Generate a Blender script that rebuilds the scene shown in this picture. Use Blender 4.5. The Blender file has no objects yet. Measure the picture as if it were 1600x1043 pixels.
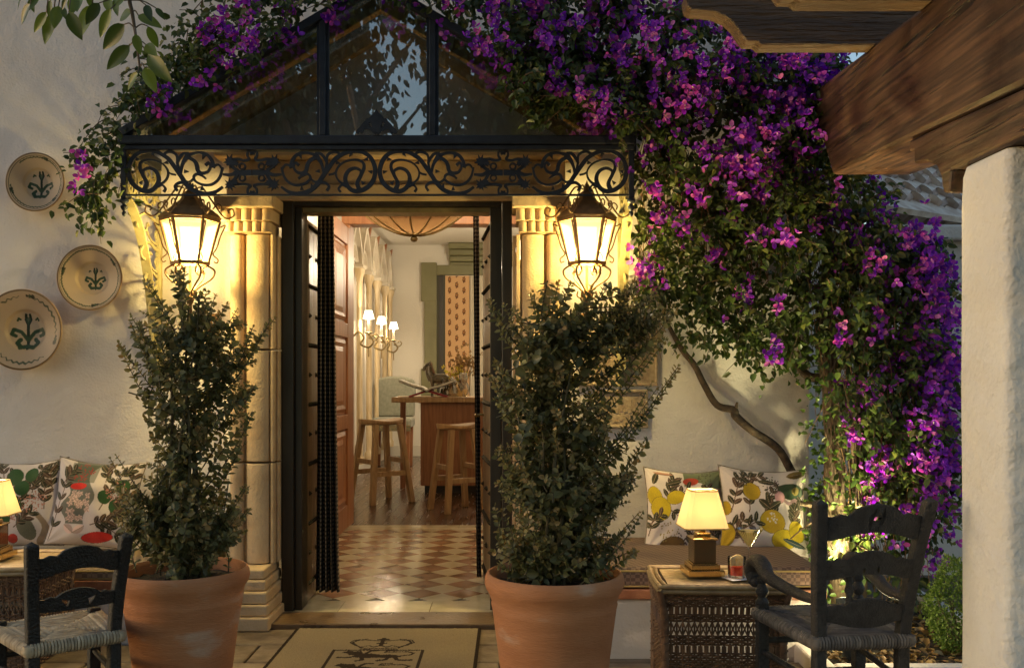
import bpy, math, random
import numpy as np
from mathutils import Vector, Matrix, Euler

SC = bpy.context.scene
COL = SC.collection
R = math.radians
PI = math.pi
rnd = random.Random(7)
rng = np.random.default_rng(7)

# ------------------------------------------------------------------ camera
CAM_H = 1.3
cam_data = bpy.data.cameras.new("camera")
cam = bpy.data.objects.new("camera", cam_data)
COL.objects.link(cam)
cam.location = (0, 0, CAM_H)
cam.rotation_euler = (R(90), 0, 0)
cam_data.sensor_width = 36
cam_data.lens = 33.75
cam_data.shift_y = 0.041
cam_data.clip_start = 0.05
cam_data.clip_end = 800
SC.camera = cam

# ------------------------------------------------------------------ sky, sun, exposure (dusk)
SUN_EL, SUN_AZ = 9.0, 262.0      # low evening sun off to the side, behind trees
world = bpy.data.worlds.new("World")
SC.world = world
world.use_nodes = True
wn = world.node_tree
bg = wn.nodes["Background"]
sky = wn.nodes.new("ShaderNodeTexSky")
sky.sky_type = 'NISHITA'
sky.sun_disc = False
sky.sun_elevation = R(SUN_EL)
sky.sun_rotation = R(SUN_AZ)
sky.dust_density = 0.8
wn.links.new(sky.outputs["Color"], bg.inputs["Color"])
bg.inputs["Strength"].default_value = 0.132

sun_data = bpy.data.lights.new("sun", 'SUN')
sun = bpy.data.objects.new("sun", sun_data)
COL.objects.link(sun)
sun_data.energy = 0.10
sun_data.angle = R(25)
sun_data.color = (1.0, 0.86, 0.72)
# sky azimuth: rotation measured from +Y towards +X
sd = Vector((math.sin(R(SUN_AZ)) * math.cos(R(SUN_EL)), math.cos(R(SUN_AZ)) * math.cos(R(SUN_EL)), math.sin(R(SUN_EL))))
sun.rotation_euler = sd.to_track_quat('Z', 'Y').to_euler()

SC.view_settings.view_transform = 'Standard'
SC.view_settings.look = 'None'
SC.view_settings.exposure = 0.86
SC.view_settings.gamma = 1.0
SC.view_settings.use_curve_mapping = False
SC.render.engine = 'CYCLES'
SC.cycles.use_denoising = True
SC.cycles.max_bounces = 8
SC.cycles.diffuse_bounces = 4
SC.cycles.glossy_bounces = 4
SC.cycles.transmission_bounces = 6
SC.cycles.transparent_max_bounces = 16
SC.cycles.caustics_reflective = False
SC.cycles.caustics_refractive = False
SC.cycles.sample_clamp_indirect = 3.0
SC.cycles.blur_glossy = 0.5

# ------------------------------------------------------------------ helpers
def W(px, py, d):
    """a point at distance d that a measured direction (photo pixels) meets"""
    return Vector(((px - 800) * d / 1500.0, d, CAM_H - (py - 587) * d / 1500.0))

WM = {}          # world matrix of each thing / part

def tag(o, label=None, cat=None, group=None, kind=None):
    if label: o["label"] = label
    if cat: o["category"] = cat
    if group: o["group"] = group
    if kind: o["kind"] = kind
    return o

def thing(name, label, cat, loc=(0, 0, 0), rz=0, group=None, kind=None):
    o = bpy.data.objects.new(name, None)
    COL.objects.link(o)
    o.location = loc
    o.rotation_euler = (0, 0, rz)
    o.empty_display_size = 0.1
    WM[o] = Matrix.Translation(Vector(loc)) @ Matrix.Rotation(rz, 4, 'Z')
    return tag(o, label, cat, group, kind)

def fast_mesh(name, V, Fq):
    """V (n,3); Fq: list of (m,k) index arrays"""
    me = bpy.data.meshes.new(name)
    V = np.asarray(V, dtype=np.float32)
    me.vertices.add(len(V))
    me.vertices.foreach_set("co", V.ravel())
    Fq = [np.asarray(f, dtype=np.int32) for f in Fq if len(f)]
    nl = sum(f.size for f in Fq)
    npol = sum(f.shape[0] for f in Fq)
    me.loops.add(nl)
    me.loops.foreach_set("vertex_index", np.concatenate([f.ravel() for f in Fq]))
    me.polygons.add(npol)
    starts, s = [], 0
    for f in Fq:
        starts.append(np.arange(f.shape[0], dtype=np.int32) * f.shape[1] + s)
        s += f.size
    me.polygons.foreach_set("loop_start", np.concatenate(starts))
    me.update(calc_edges=True)
    me.validate()
    return me

def set_smooth(me, ang=None):
    me.polygons.foreach_set("use_smooth", [True] * len(me.polygons))
    if ang is not None:
        try:
            me.set_sharp_from_angle(angle=R(ang))
        except Exception:
            pass

def link(name, me, mat, parent=None, loc=None, rot=None, scl=None):
    o = bpy.data.objects.new(name, me)
    COL.objects.link(o)
    if mat is not None and len(me.materials) == 0:
        me.materials.append(mat)
    if loc is not None: o.location = loc
    if rot is not None: o.rotation_euler = rot
    if scl is not None: o.scale = scl
    if parent is not None:
        o.parent = parent
        WM[o] = WM.get(parent, Matrix.Identity(4))
    else:
        WM[o] = Matrix.Identity(4)
    return o

def cr(pts, n=6, closed=False):
    """Catmull-Rom through points of any dimension"""
    P = [np.asarray(p, float) for p in pts]
    if len(P) < 3 and not closed:
        return [P[0] + (P[-1] - P[0]) * t for t in np.linspace(0, 1, n + 1)]
    out = []
    m = len(P)
    segs = m if closed else m - 1
    for i in range(segs):
        if closed:
            a, b, c, d = P[(i - 1) % m], P[i], P[(i + 1) % m], P[(i + 2) % m]
        else:
            b, c = P[i], P[i + 1]
            a = P[i - 1] if i > 0 else 2 * b - c
            d = P[i + 2] if i + 2 < m else 2 * c - b
        for k in range(n):
            t = k / n
            out.append(0.5 * (2 * b + (c - a) * t + (2 * a - 5 * b + 4 * c - d) * t * t + (3 * b - a - 3 * c + d) * t ** 3))
    if not closed:
        out.append(P[-1])
    return out

class MB:
    """collects shapes; build() links them as one mesh object.
    local=True: coordinates are in the parent's frame; otherwise world."""
    def __init__(self, local=False):
        self.v, self.f, self.local, self.c = [], [], local, None
    def add(self, vs, fs):
        o = len(self.v)
        self.v.extend([tuple(float(q) for q in p) for p in vs])
        self.f.extend([tuple(i + o for i in f) for f in fs])
        return self
    def bx(self, x0, x1, y0, y1, z0, z1, M=None):
        vs = [(x0, y0, z0), (x1, y0, z0), (x1, y1, z0), (x0, y1, z0), (x0, y0, z1), (x1, y0, z1), (x1, y1, z1), (x0, y1, z1)]
        if M is not None: vs = [M @ Vector(p) for p in vs]
        return self.add(vs, [(0, 3, 2, 1), (4, 5, 6, 7), (0, 1, 5, 4), (1, 2, 6, 5), (2, 3, 7, 6), (3, 0, 4, 7)])
    def frustum(self, c, s0, s1, z0, z1):
        """rectangular frustum, s0/s1 half sizes"""
        x, y = c
        vs = []
        for (a, b), z in ((s0, z0), (s1, z1)):
            vs += [(x - a, y - b, z), (x + a, y - b, z), (x + a, y + b, z), (x - a, y + b, z)]
        return self.add(vs, [(0, 3, 2, 1), (4, 5, 6, 7), (0, 1, 5, 4), (1, 2, 6, 5), (2, 3, 7, 6), (3, 0, 4, 7)])
    def tube(self, pts, r, n=8, cap=True, closed=False, flat=1.0):
        P = [Vector(p) for p in pts]
        m = len(P)
        rs = list(r) if hasattr(r, '__len__') else [r] * m
        if len(rs) != m:
            rs = list(np.interp(np.linspace(0, 1, m), np.linspace(0, 1, len(rs)), rs))
        T = []
        for i in range(m):
            a = P[(i - 1) % m] if (closed or i > 0) else P[i]
            b = P[(i + 1) % m] if (closed or i < m - 1) else P[i]
            t = (b - a)
            T.append(t.normalized() if t.length > 1e-9 else Vector((0, 0, 1)))
        ref = Vector((0, 0, 1)) if abs(T[0].z) < 0.9 else Vector((1, 0, 0))
        N = (ref - T[0] * ref.dot(T[0])).normalized()
        vs, fs = [], []
        for i in range(m):
            N = N - T[i] * N.dot(T[i])
            N = N.normalized() if N.length > 1e-6 else Vector((1, 0, 0))
            B = T[i].cross(N)
            for k in range(n):
                a = 2 * PI * k / n
                vs.append(P[i] + (N * math.cos(a) + B * math.sin(a) * flat) * rs[i])
        for i in range(m if closed else m - 1):
            j = (i + 1) % m
            for k in range(n):
                l = (k + 1) % n
                fs.append((i * n + k, i * n + l, j * n + l, j * n + k))
        if cap and not closed:
            fs.append(tuple(range(n - 1, -1, -1)))
            fs.append(tuple((m - 1) * n + k for k in range(n)))
        return self.add(vs, fs)
    def lathe(self, prof, c=(0, 0, 0), n=24, M=None, a0=0.0, cap=True):
        vs, fs = [], []
        c = Vector(c)
        for (r, z) in prof:
            for k in range(n):
                a = a0 + 2 * PI * k / n
                p = Vector((max(r, 1e-5) * math.cos(a), max(r, 1e-5) * math.sin(a), z))
                p = (M @ p) if M is not None else p
                vs.append(p + c)
        m = len(prof)
        for i in range(m - 1):
            for k in range(n):
                l = (k + 1) % n
                fs.append((i * n + k, i * n + l, (i + 1) * n + l, (i + 1) * n + k))
        if cap and prof[0][0] > 1e-4: fs.append(tuple(range(n - 1, -1, -1)))
        if cap and prof[-1][0] > 1e-4: fs.append(tuple((m - 1) * n + k for k in range(n)))
        return self.add(vs, fs)
    def prism(self, poly, fn, t0, t1):
        """poly: 2D outline (any), fn(u, v, t) -> xyz"""
        m = len(poly)
        vs = [fn(p[0], p[1], t0) for p in poly] + [fn(p[0], p[1], t1) for p in poly]
        fs = [tuple(range(m - 1, -1, -1)), tuple(range(m, 2 * m))]
        fs += [(i, (i + 1) % m, (i + 1) % m + m, i + m) for i in range(m)]
        return self.add(vs, fs)
    def ribbon(self, pts, w, fn, t0, t1, n=6, closed=False):
        """flat strip of width w along a 2D curve, extruded t0..t1"""
        C = cr(pts, n, closed)
        m = len(C)
        ws = list(w) if hasattr(w, '__len__') else [w] * 2
        ws = np.interp(np.linspace(0, 1, m), np.linspace(0, 1, len(ws)), ws)
        L, Rr = [], []
        for i in range(m):
            a = C[(i - 1) % m] if (closed or i > 0) else C[i]
            b = C[(i + 1) % m] if (closed or i < m - 1) else C[i]
            t = b - a
            l = np.hypot(*t) or 1
            nn = np.array((-t[1], t[0])) / l * ws[i] / 2
            L.append(C[i] + nn); Rr.append(C[i] - nn)
        vs = [fn(p[0], p[1], t0) for p in L] + [fn(p[0], p[1], t0) for p in Rr] + [fn(p[0], p[1], t1) for p in L] + [fn(p[0], p[1], t1) for p in Rr]
        fs = []
        for i in range(m if closed else m - 1):
            j = (i + 1) % m
            fs += [(i, j, m + j, m + i), (2 * m + i, 3 * m + i, 3 * m + j, 2 * m + j),
                   (i, 2 * m + i, 2 * m + j, j), (m + i, m + j, 3 * m + j, 3 * m + i)]
        if not closed:
            fs += [(0, m, 3 * m, 2 * m), (m - 1, 3 * m - 1, 4 * m - 1, 2 * m - 1)]
        return self.add(vs, fs)
    def mesh(self, name, parent=None):
        V = self.v
        if parent is not None and not self.local:
            Mi = WM.get(parent, Matrix.Identity(4)).inverted()
            V = [tuple(Mi @ Vector(p)) for p in V]
        me = bpy.data.meshes.new(name)
        me.from_pydata(V, [], self.f)
        me.update()
        return me
    def build(self, name, mat, parent=None, smooth=None, bevel=0, seg=2, kind=None):
        me = self.mesh(name, parent)
        o = link(name, me, mat, parent)
        if smooth is not None: set_smooth(me, smooth)
        if bevel:
            b = o.modifiers.new("bevel", 'BEVEL')
            b.width = bevel; b.segments = seg; b.limit_method = 'ANGLE'; b.angle_limit = R(35)
        if kind: o["kind"] = kind
        return o

def XZ(y0, s=1.0):
    return lambda u, v, t: (u, y0 + s * t, v)

def finish_normals(o):
    import bmesh
    bm = bmesh.new(); bm.from_mesh(o.data)
    bmesh.ops.recalc_face_normals(bm, faces=bm.faces)
    bm.to_mesh(o.data); bm.free()
    return o

# ------------------------------------------------------------------ materials
def s2l(c):
    return tuple(((x / 12.92) if x <= 0.04045 else ((x + 0.055) / 1.055) ** 2.4) for x in c)
def hexc(h):
    return s2l(tuple(int(h[i:i + 2], 16) / 255 for i in (0, 2, 4)))

MATS = {}
def new_mat(name):
    m = bpy.data.materials.new(name)
    m.use_nodes = True
    nt = m.node_tree
    return m, nt, nt.nodes["Principled BSDF"]

def node(nt, t, **kw):
    n = nt.nodes.new(t)
    for k, v in kw.items():
        if k in n.inputs: n.inputs[k].default_value = v
        else: setattr(n, k, v)
    return n

def pm(name, c1, c2=None, scale=6.0, st=(1, 1, 1), rough=0.6, rough2=None, metal=0.0, bump=0.0, bscale=60.0, bst=None,
       detail=6.0, c3=None, spec=0.5, objvar=0.0, islvar=0.0, coat=0.0, sheen=0.0, lo=0.35, hi=0.65, bump2=0.0, bscale2=6.0, distort=0.0):
    """principled with noise-driven colour, roughness and relief in world space"""
    m, nt, b = new_mat(name)
    L = nt.links.new
    geo = node(nt, "ShaderNodeNewGeometry")
    mp = node(nt, "ShaderNodeMapping"); mp.inputs["Scale"].default_value = st
    L(geo.outputs["Position"], mp.inputs["Vector"])
    nz = node(nt, "ShaderNodeTexNoise"); nz.inputs["Scale"].default_value = scale; nz.inputs["Detail"].default_value = detail
    nz.inputs["Distortion"].default_value = distort
    L(mp.outputs["Vector"], nz.inputs["Vector"])
    rp = node(nt, "ShaderNodeValToRGB")
    c2 = c2 or c1
    rp.color_ramp.elements[0].position = lo; rp.color_ramp.elements[0].color = (*c1, 1)
    rp.color_ramp.elements[1].position = hi; rp.color_ramp.elements[1].color = (*c2, 1)
    if c3:
        e = rp.color_ramp.elements.new(min(0.98, hi + 0.12)); e.color = (*c3, 1)
    L(nz.outputs["Fac"], rp.inputs["Fac"])
    col = rp.outputs["Color"]
    if objvar or islvar:
        hsv = node(nt, "ShaderNodeHueSaturation")
        mr = node(nt, "ShaderNodeMapRange")
        v = objvar or islvar
        mr.inputs["To Min"].default_value = 1 - v; mr.inputs["To Max"].default_value = 1 + v
        if objvar:
            oi = node(nt, "ShaderNodeObjectInfo"); L(oi.outputs["Random"], mr.inputs["Value"])
        else:
            L(geo.outputs["Random Per Island"], mr.inputs["Value"])
        L(mr.outputs["Result"], hsv.inputs["Value"])
        L(col, hsv.inputs["Color"])
        col = hsv.outputs["Color"]
    L(col, b.inputs["Base Color"])
    b.inputs["Roughness"].default_value = rough
    if rough2 is not None:
        mr2 = node(nt, "ShaderNodeMapRange"); mr2.inputs["To Min"].default_value = rough; mr2.inputs["To Max"].default_value = rough2
        mr2.inputs["From Min"].default_value = 0.3; mr2.inputs["From Max"].default_value = 0.7
        L(nz.outputs["Fac"], mr2.inputs["Value"]); L(mr2.outputs["Result"], b.inputs["Roughness"])
    b.inputs["Metallic"].default_value = metal
    b.inputs["Specular IOR Level"].default_value = spec
    if coat: b.inputs["Coat Weight"].default_value = coat; b.inputs["Coat Roughness"].default_value = 0.132
    if sheen: b.inputs["Sheen Weight"].default_value = sheen
    prev = None
    for s, k in ((bump2, bscale2), (bump, bscale)):
        if not s: continue
        n2 = node(nt, "ShaderNodeTexNoise"); n2.inputs["Scale"].default_value = k; n2.inputs["Detail"].default_value = 5
        mp2 = node(nt, "ShaderNodeMapping"); mp2.inputs["Scale"].default_value = bst or st
        L(geo.outputs["Position"], mp2.inputs["Vector"]); L(mp2.outputs["Vector"], n2.inputs["Vector"])
        bp = node(nt, "ShaderNodeBump"); bp.inputs["Strength"].default_value = s; bp.inputs["Distance"].default_value = 0.6 / k
        L(n2.outputs["Fac"], bp.inputs["Height"])
        if prev is not None: L(prev, bp.inputs["Normal"])
        prev = bp.outputs["Normal"]
    if prev is not None: L(prev, b.inputs["Normal"])
    MATS[name] = m
    return m

def leafmat(name, cols, rough=0.45, trans=0.25, spec=0.4, objrand=False, tcol=None):
    m, nt, b = new_mat(name)
    L = nt.links.new
    rp = node(nt, "ShaderNodeValToRGB")
    els = rp.color_ramp.elements
    while len(els) < len(cols): els.new(0.5)
    for i, c in enumerate(cols):
        els[i].position = i / (len(cols) - 1); els[i].color = (*c, 1)
    if objrand:
        oi = node(nt, "ShaderNodeObjectInfo"); L(oi.outputs["Random"], rp.inputs["Fac"])
    else:
        geo = node(nt, "ShaderNodeNewGeometry"); L(geo.outputs["Random Per Island"], rp.inputs["Fac"])
    L(rp.outputs["Color"], b.inputs["Base Color"])
    b.inputs["Roughness"].default_value = rough
    b.inputs["Specular IOR Level"].default_value = spec
    tr = node(nt, "ShaderNodeBsdfTranslucent")
    hs = node(nt, "ShaderNodeHueSaturation"); hs.inputs["Value"].default_value = 1.5; hs.inputs["Saturation"].default_value = 1.1
    L(rp.outputs["Color"], hs.inputs["Color"]); L(hs.outputs["Color"], tr.inputs["Color"])
    mx = node(nt, "ShaderNodeMixShader"); mx.inputs["Fac"].default_value = trans
    L(b.outputs["BSDF"], mx.inputs[1]); L(tr.outputs["BSDF"], mx.inputs[2])
    L(mx.outputs["Shader"], nt.nodes["Material Output"].inputs["Surface"])
    return m

def vcmat(name, rough=0.6, spec=0.4, coat=0.0, bump=0.0, bscale=300, sheen=0.0):
    m, nt, b = new_mat(name)
    L = nt.links.new
    at = node(nt, "ShaderNodeVertexColor"); at.layer_name = "Col"
    L(at.outputs["Color"], b.inputs["Base Color"])
    b.inputs["Roughness"].default_value = rough; b.inputs["Specular IOR Level"].default_value = spec
    if coat: b.inputs["Coat Weight"].default_value = coat; b.inputs["Coat Roughness"].default_value = 0.08
    if sheen: b.inputs["Sheen Weight"].default_value = sheen
    if bump:
        geo = node(nt, "ShaderNodeNewGeometry")
        n2 = node(nt, "ShaderNodeTexNoise"); n2.inputs["Scale"].default_value = bscale
        L(geo.outputs["Position"], n2.inputs["Vector"])
        bp = node(nt, "ShaderNodeBump"); bp.inputs["Strength"].default_value = bump; bp.inputs["Distance"].default_value = 0.6 / bscale
        L(n2.outputs["Fac"], bp.inputs["Height"]); L(bp.outputs["Normal"], b.inputs["Normal"])
    return m

def emis(name, col, strength, mixdiff=0.0, transp=0.0):
    m, nt, b = new_mat(name)
    L = nt.links.new
    b.inputs["Base Color"].default_value = (*col, 1)
    b.inputs["Emission Color"].default_value = (*col, 1)
    b.inputs["Emission Strength"].default_value = strength
    b.inputs["Roughness"].default_value = 0.5
    if transp:
        t = node(nt, "ShaderNodeBsdfTransparent")
        mx = node(nt, "ShaderNodeMixShader"); mx.inputs["Fac"].default_value = transp
        L(b.outputs["BSDF"], mx.inputs[1]); L(t.outputs["BSDF"], mx.inputs[2])
        L(mx.outputs["Shader"], nt.nodes["Material Output"].inputs["Surface"])
    return m

def glassmat(name, tint=(1, 1, 1), refl=0.2, rough=0.02):
    """thin pane: transparent with a mirror-like share"""
    m, nt, b = new_mat(name)
    L = nt.links.new
    t = node(nt, "ShaderNodeBsdfTransparent"); t.inputs["Color"].default_value = (*tint, 1)
    g = node(nt, "ShaderNodeBsdfGlossy"); g.inputs["Roughness"].default_value = rough
    lw = node(nt, "ShaderNodeLayerWeight"); lw.inputs["Blend"].default_value = 0.25
    mr = node(nt, "ShaderNodeMapRange"); mr.inputs["To Min"].default_value = refl; mr.inputs["To Max"].default_value = 0.9
    L(lw.outputs["Fresnel"], mr.inputs["Value"])
    mx = node(nt, "ShaderNodeMixShader")
    L(mr.outputs["Result"], mx.inputs["Fac"]); L(t.outputs["BSDF"], mx.inputs[1]); L(g.outputs["BSDF"], mx.inputs[2])
    L(mx.outputs["Shader"], nt.nodes["Material Output"].inputs["Surface"])
    return m

def lamp_light(name, loc, power, col, radius=0.03, parent=None):
    l = bpy.data.lights.new(name, 'POINT')
    l.energy = power; l.color = col; l.shadow_soft_size = radius
    o = bpy.data.objects.new(name, l)
    COL.objects.link(o)
    if parent is not None:
        o.parent = parent
        o.location = WM[parent].inverted() @ Vector(loc)
    else:
        o.location = loc
    return o

plaster = pm("plaster", (.62, .55, .51), (.80, .74, .70), scale=1.1, detail=9, rough=.9, bump=.5, bscale=80, bump2=.22, bscale2=11, spec=.15, lo=.3, hi=.68, c3=(.84, .79, .74))
plaster_in = pm("plaster_inside", (.66, .62, .54), (.72, .68, .60), scale=1.2, rough=.8, bump=.12, bscale=40, spec=.2)
stone = pm("carved_stone", (.50, .345, .20), (.60, .44, .27), scale=7, rough=.85, bump=.5, bscale=90, bump2=.2, bscale2=20, c3=(.40, .28, .19), spec=.2, objvar=.10)
paving = pm("paving_stone", (.15, .105, .070), (.25, .185, .125), scale=9, rough=.75, rough2=.5, bump=.4, bscale=60, objvar=.22, spec=.3)
grout = pm("grout", (.11, .085, .06), (.16, .12, .09), scale=20, rough=.95, bump=.3, bscale=80)
iron = pm("dark_iron", (.011, .015, .024), (.022, .028, .040), scale=18, rough=.5, metal=.25, bump=.15, bscale=120)
iron_lamplit = pm("lamplit_tint_iron", (.30, .25, .11), (.40, .34, .16), scale=22, rough=.55, bump=.2, bscale=120)  # dark iron of the brackets, with yellow lantern light put into its base colour
rust = pm("brown_lantern_iron", (.16, .085, .032), (.24, .13, .05), scale=30, rough=.55, metal=.3, bump=.2, bscale=150)
door_dark = pm("dark_door_paint", (.018, .013, .009), (.035, .025, .016), scale=5, st=(4, 4, .6), rough=.35, bump=.12, bscale=60)
wood_gold = pm("golden_door_wood", (.11, .066, .030), (.20, .125, .058), scale=6, st=(6, 6, .5), rough=.28, bump=.12, bscale=60, distort=.4)
wood_red = pm("red_pine_wood", (.30, .115, .045), (.42, .18, .075), scale=5, st=(6, 6, .5), rough=.4, bump=.1, bscale=40, distort=.6)
wood_oak = pm("stool_oak", (.33, .19, .085), (.48, .30, .15), scale=7, st=(5, 5, .7), rough=.5, bump=.15, bscale=50, distort=.5)
wood_counter = pm("counter_wood", (.26, .105, .045), (.38, .165, .075), scale=7, st=(6, 6, .6), rough=.35, bump=.06, bscale=40, distort=.5)

def timber(name, c1, c2, c3, ax):
    """hewn timber: fine grain along one axis, dark weather blotches, checks"""
    m, nt, b = new_mat(name)
    L = nt.links.new
    geo = node(nt, "ShaderNodeNewGeometry")
    def nz(st, sc, det, dis=0.0):
        mp = node(nt, "ShaderNodeMapping"); mp.inputs["Scale"].default_value = st
        L(geo.outputs["Position"], mp.inputs["Vector"])
        n = node(nt, "ShaderNodeTexNoise"); n.inputs["Scale"].default_value = sc; n.inputs["Detail"].default_value = det; n.inputs["Distortion"].default_value = dis
        L(mp.outputs["Vector"], n.inputs["Vector"]); return n.outputs["Fac"]
    g = [38.0, 38.0, 38.0]; g[ax] = 1.2
    k = [6.0, 6.0, 6.0]; k[ax] = .35
    grain, blotch, check = nz(tuple(g), 1.3, 8, .35), nz((1, 1, 1.6), 2.6, 5, .6), nz(tuple(k), 5.0, 3, .25)
    r1 = node(nt, "ShaderNodeValToRGB"); e = r1.color_ramp.elements
    e[0].position = .33; e[0].color = (*c1, 1); e[1].position = .66; e[1].color = (*c2, 1)
    L(grain, r1.inputs["Fac"])
    r2 = node(nt, "ShaderNodeValToRGB"); e = r2.color_ramp.elements
    e[0].position = .36; e[0].color = (.42, .38, .36, 1); e[1].position = .62; e[1].color = (1, 1, 1, 1)
    L(blotch, r2.inputs["Fac"])
    mx = node(nt, "ShaderNodeMix"); mx.data_type = 'RGBA'; mx.blend_type = 'MULTIPLY'; mx.inputs[0].default_value = 1.0
    L(r1.outputs["Color"], mx.inputs[6]); L(r2.outputs["Color"], mx.inputs[7])
    r3 = node(nt, "ShaderNodeValToRGB"); e = r3.color_ramp.elements
    e[0].position = .335; e[0].color = (.08, .08, .08, 1); e[1].position = .375; e[1].color = (1, 1, 1, 1)
    L(check, r3.inputs["Fac"])
    mx2 = node(nt, "ShaderNodeMix"); mx2.data_type = 'RGBA'; mx2.blend_type = 'MULTIPLY'; mx2.inputs[0].default_value = .8
    L(mx.outputs[2], mx2.inputs[6]); L(r3.outputs["Color"], mx2.inputs[7])
    L(mx2.outputs[2], b.inputs["Base Color"])
    mr = node(nt, "ShaderNodeMapRange"); mr.inputs["From Min"].default_value = .35; mr.inputs["From Max"].default_value = .65; mr.inputs["To Min"].default_value = .38; mr.inputs["To Max"].default_value = .62
    L(blotch, mr.inputs["Value"]); L(mr.outputs["Result"], b.inputs["Roughness"])
    b1 = node(nt, "ShaderNodeBump"); b1.inputs["Strength"].default_value = .5; b1.inputs["Distance"].default_value = .006; L(grain, b1.inputs["Height"])
    b2 = node(nt, "ShaderNodeBump"); b2.inputs["Strength"].default_value = .7; b2.inputs["Distance"].default_value = .010; L(r3.outputs["Color"], b2.inputs["Height"]); L(b1.outputs["Normal"], b2.inputs["Normal"])
    b3 = node(nt, "ShaderNodeBump"); b3.inputs["Strength"].default_value = .35; b3.inputs["Distance"].default_value = .03; L(blotch, b3.inputs["Height"]); L(b2.outputs["Normal"], b3.inputs["Normal"])
    L(b3.outputs["Normal"], b.inputs["Normal"])
    return m
wood_beam = timber("hewn_pergola_timber", (.024, .0115, .0072), (.135, .067, .036), None, 1)
wood_rafter = pm("rafter_timber", (.055, .032, .016), (.12, .070, .032), scale=3, st=(.8, 5, 5), rough=.45, bump=.6, bscale=9, bst=(.8, 8, 8), distort=.8)
wood_canopy = pm("canopy_rafter_wood", (.26, .14, .05), (.38, .22, .085), scale=4, st=(2, 5, 2), rough=.6, bump=.3, bscale=25, distort=.5)
chair_black = pm("black_chair_wood", (.005, .004, .0035), (.012, .010, .009), scale=8, st=(3, 3, 3), rough=.5, bump=.5, bscale=40, distort=.6)
chair_grey = pm("weathered_grey_wood", (.016, .015, .0155), (.038, .036, .036), scale=9, st=(3, 3, 3), rough=.6, bump=.6, bscale=45, distort=1.0)
rush_pale = pm("pale_rush", (.34, .26, .17), (.52, .42, .29), scale=25, rough=.7, islvar=.25, bump=.5, bscale=160)
rush_grey = pm("grey_rush", (.10, .088, .082), (.18, .16, .145), scale=25, rough=.75, islvar=.3, bump=.6, bscale=160)
wicker = pm("brown_wicker", (.090, .050, .030), (.19, .11, .065), scale=30, rough=.5, islvar=.3, bump=.3, bscale=200)
wicker_pale = pm("pale_wicker", (.30, .20, .10), (.45, .33, .17), scale=30, rough=.5, islvar=.25, bump=.3, bscale=200)
terracotta = pm("terracotta", (.36, .14, .058), (.47, .21, .098), scale=3.2, st=(1, 1, 2.2), rough=.78, bst=(1, 1, 5), bump=.3, bscale=50, bump2=.12, bscale2=8, c3=(.53, .37, .27), spec=.25, lo=.3, hi=.60)
brick_red = pm("red_edge_tile", (.26, .095, .045), (.38, .16, .08), scale=14, rough=.6, bump=.4, bscale=60, objvar=.15)
brass = pm("brass", (.50, .34, .13), (.62, .44, .19), scale=12, rough=.22, metal=1.0)
brass_dull = pm("aged_brass", (.30, .22, .10), (.40, .30, .14), scale=20, rough=.4, metal=.8)
soil = pm("soil", (.02, .014, .01), (.05, .035, .022), scale=60, rough=.95, bump=1, bscale=90)
bark = pm("vine_bark", (.085, .055, .033), (.18, .125, .075), scale=20, st=(3, 3, .7), rough=.9, bump=.9, bscale=40, distort=.5)
twig = pm("brown_twig", (.07, .045, .025), (.15, .095, .05), scale=20, rough=.8)
stem_green = pm("shrub_stem", (.06, .05, .025), (.12, .10, .05), scale=20, rough=.7)
glass_front = glassmat("canopy_glass", (.93, .94, .92), refl=.27, rough=.01)
glass_clear = glassmat("clear_glass", (.97, .98, .97), refl=.08, rough=.01)
# ================================================================== SETTING
WALL_Y = 5.30

# ---- ground sheet to the horizon, with stone slabs laid on it near the house
g = MB(); g.bx(-150, 150, -150, 150, -.30, -.030)
tag(g.build("ground", grout), "earth and mortar bed under the terrace paving", None, None, "structure")
terrace = thing("paving", "tan stone slab paving in front of the doorway", None, (0, 0, 0), 0, None, "structure")
def slab_mesh(w, l, t, seed):
    r = random.Random(seed); j = lambda: r.uniform(-.004, .004)
    m = MB(local=True)
    a = [(-w / 2 + j(), -l / 2 + j()), (w / 2 + j(), -l / 2 + j()), (w / 2 + j(), l / 2 + j()), (-w / 2 + j(), l / 2 + j())]
    e = .006
    b = [(x - math.copysign(e, x), y - math.copysign(e, y)) for x, y in a]
    vs = [(x, y, -t) for x, y in a] + [(x, y, -.005) for x, y in a] + [(x, y, r.uniform(-.0015, .0015)) for x, y in b]
    fs = [(8, 9, 10, 11)]
    for k in range(4):
        l2 = (k + 1) % 4
        fs += [(k, l2, 4 + l2, 4 + k), (4 + k, 4 + l2, 8 + l2, 8 + k)]
    m.add(vs, fs)
    me = m.mesh("slab"); me.materials.append(paving)
    return me
SW, SL = .47, .29
slabs = [slab_mesh(SW - .014, SL - .014, .03, k) for k in range(4)]
row = 0
y = 2.05
while y < 5.30:
    off = (row % 2) * SW / 2 + .06
    x = -3.4 + off
    while x < 3.6:
        c = y + SL / 2
        skip = (x > 1.32 and c > 4.05 and x < 2.35)         # planting bed
        skip = skip or (c > 4.72 and x < -1.6) or (c > 4.45 and .55 < x < 1.7) or (c > 4.98 and -1.4 < x < .2)
        if not skip:
            link("slab", rnd.choice(slabs), None, terrace, (x, c, rnd.uniform(-.003, .001)), (0, 0, rnd.choice((0, PI))))
        x += SW
    y += SL; row += 1

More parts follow.
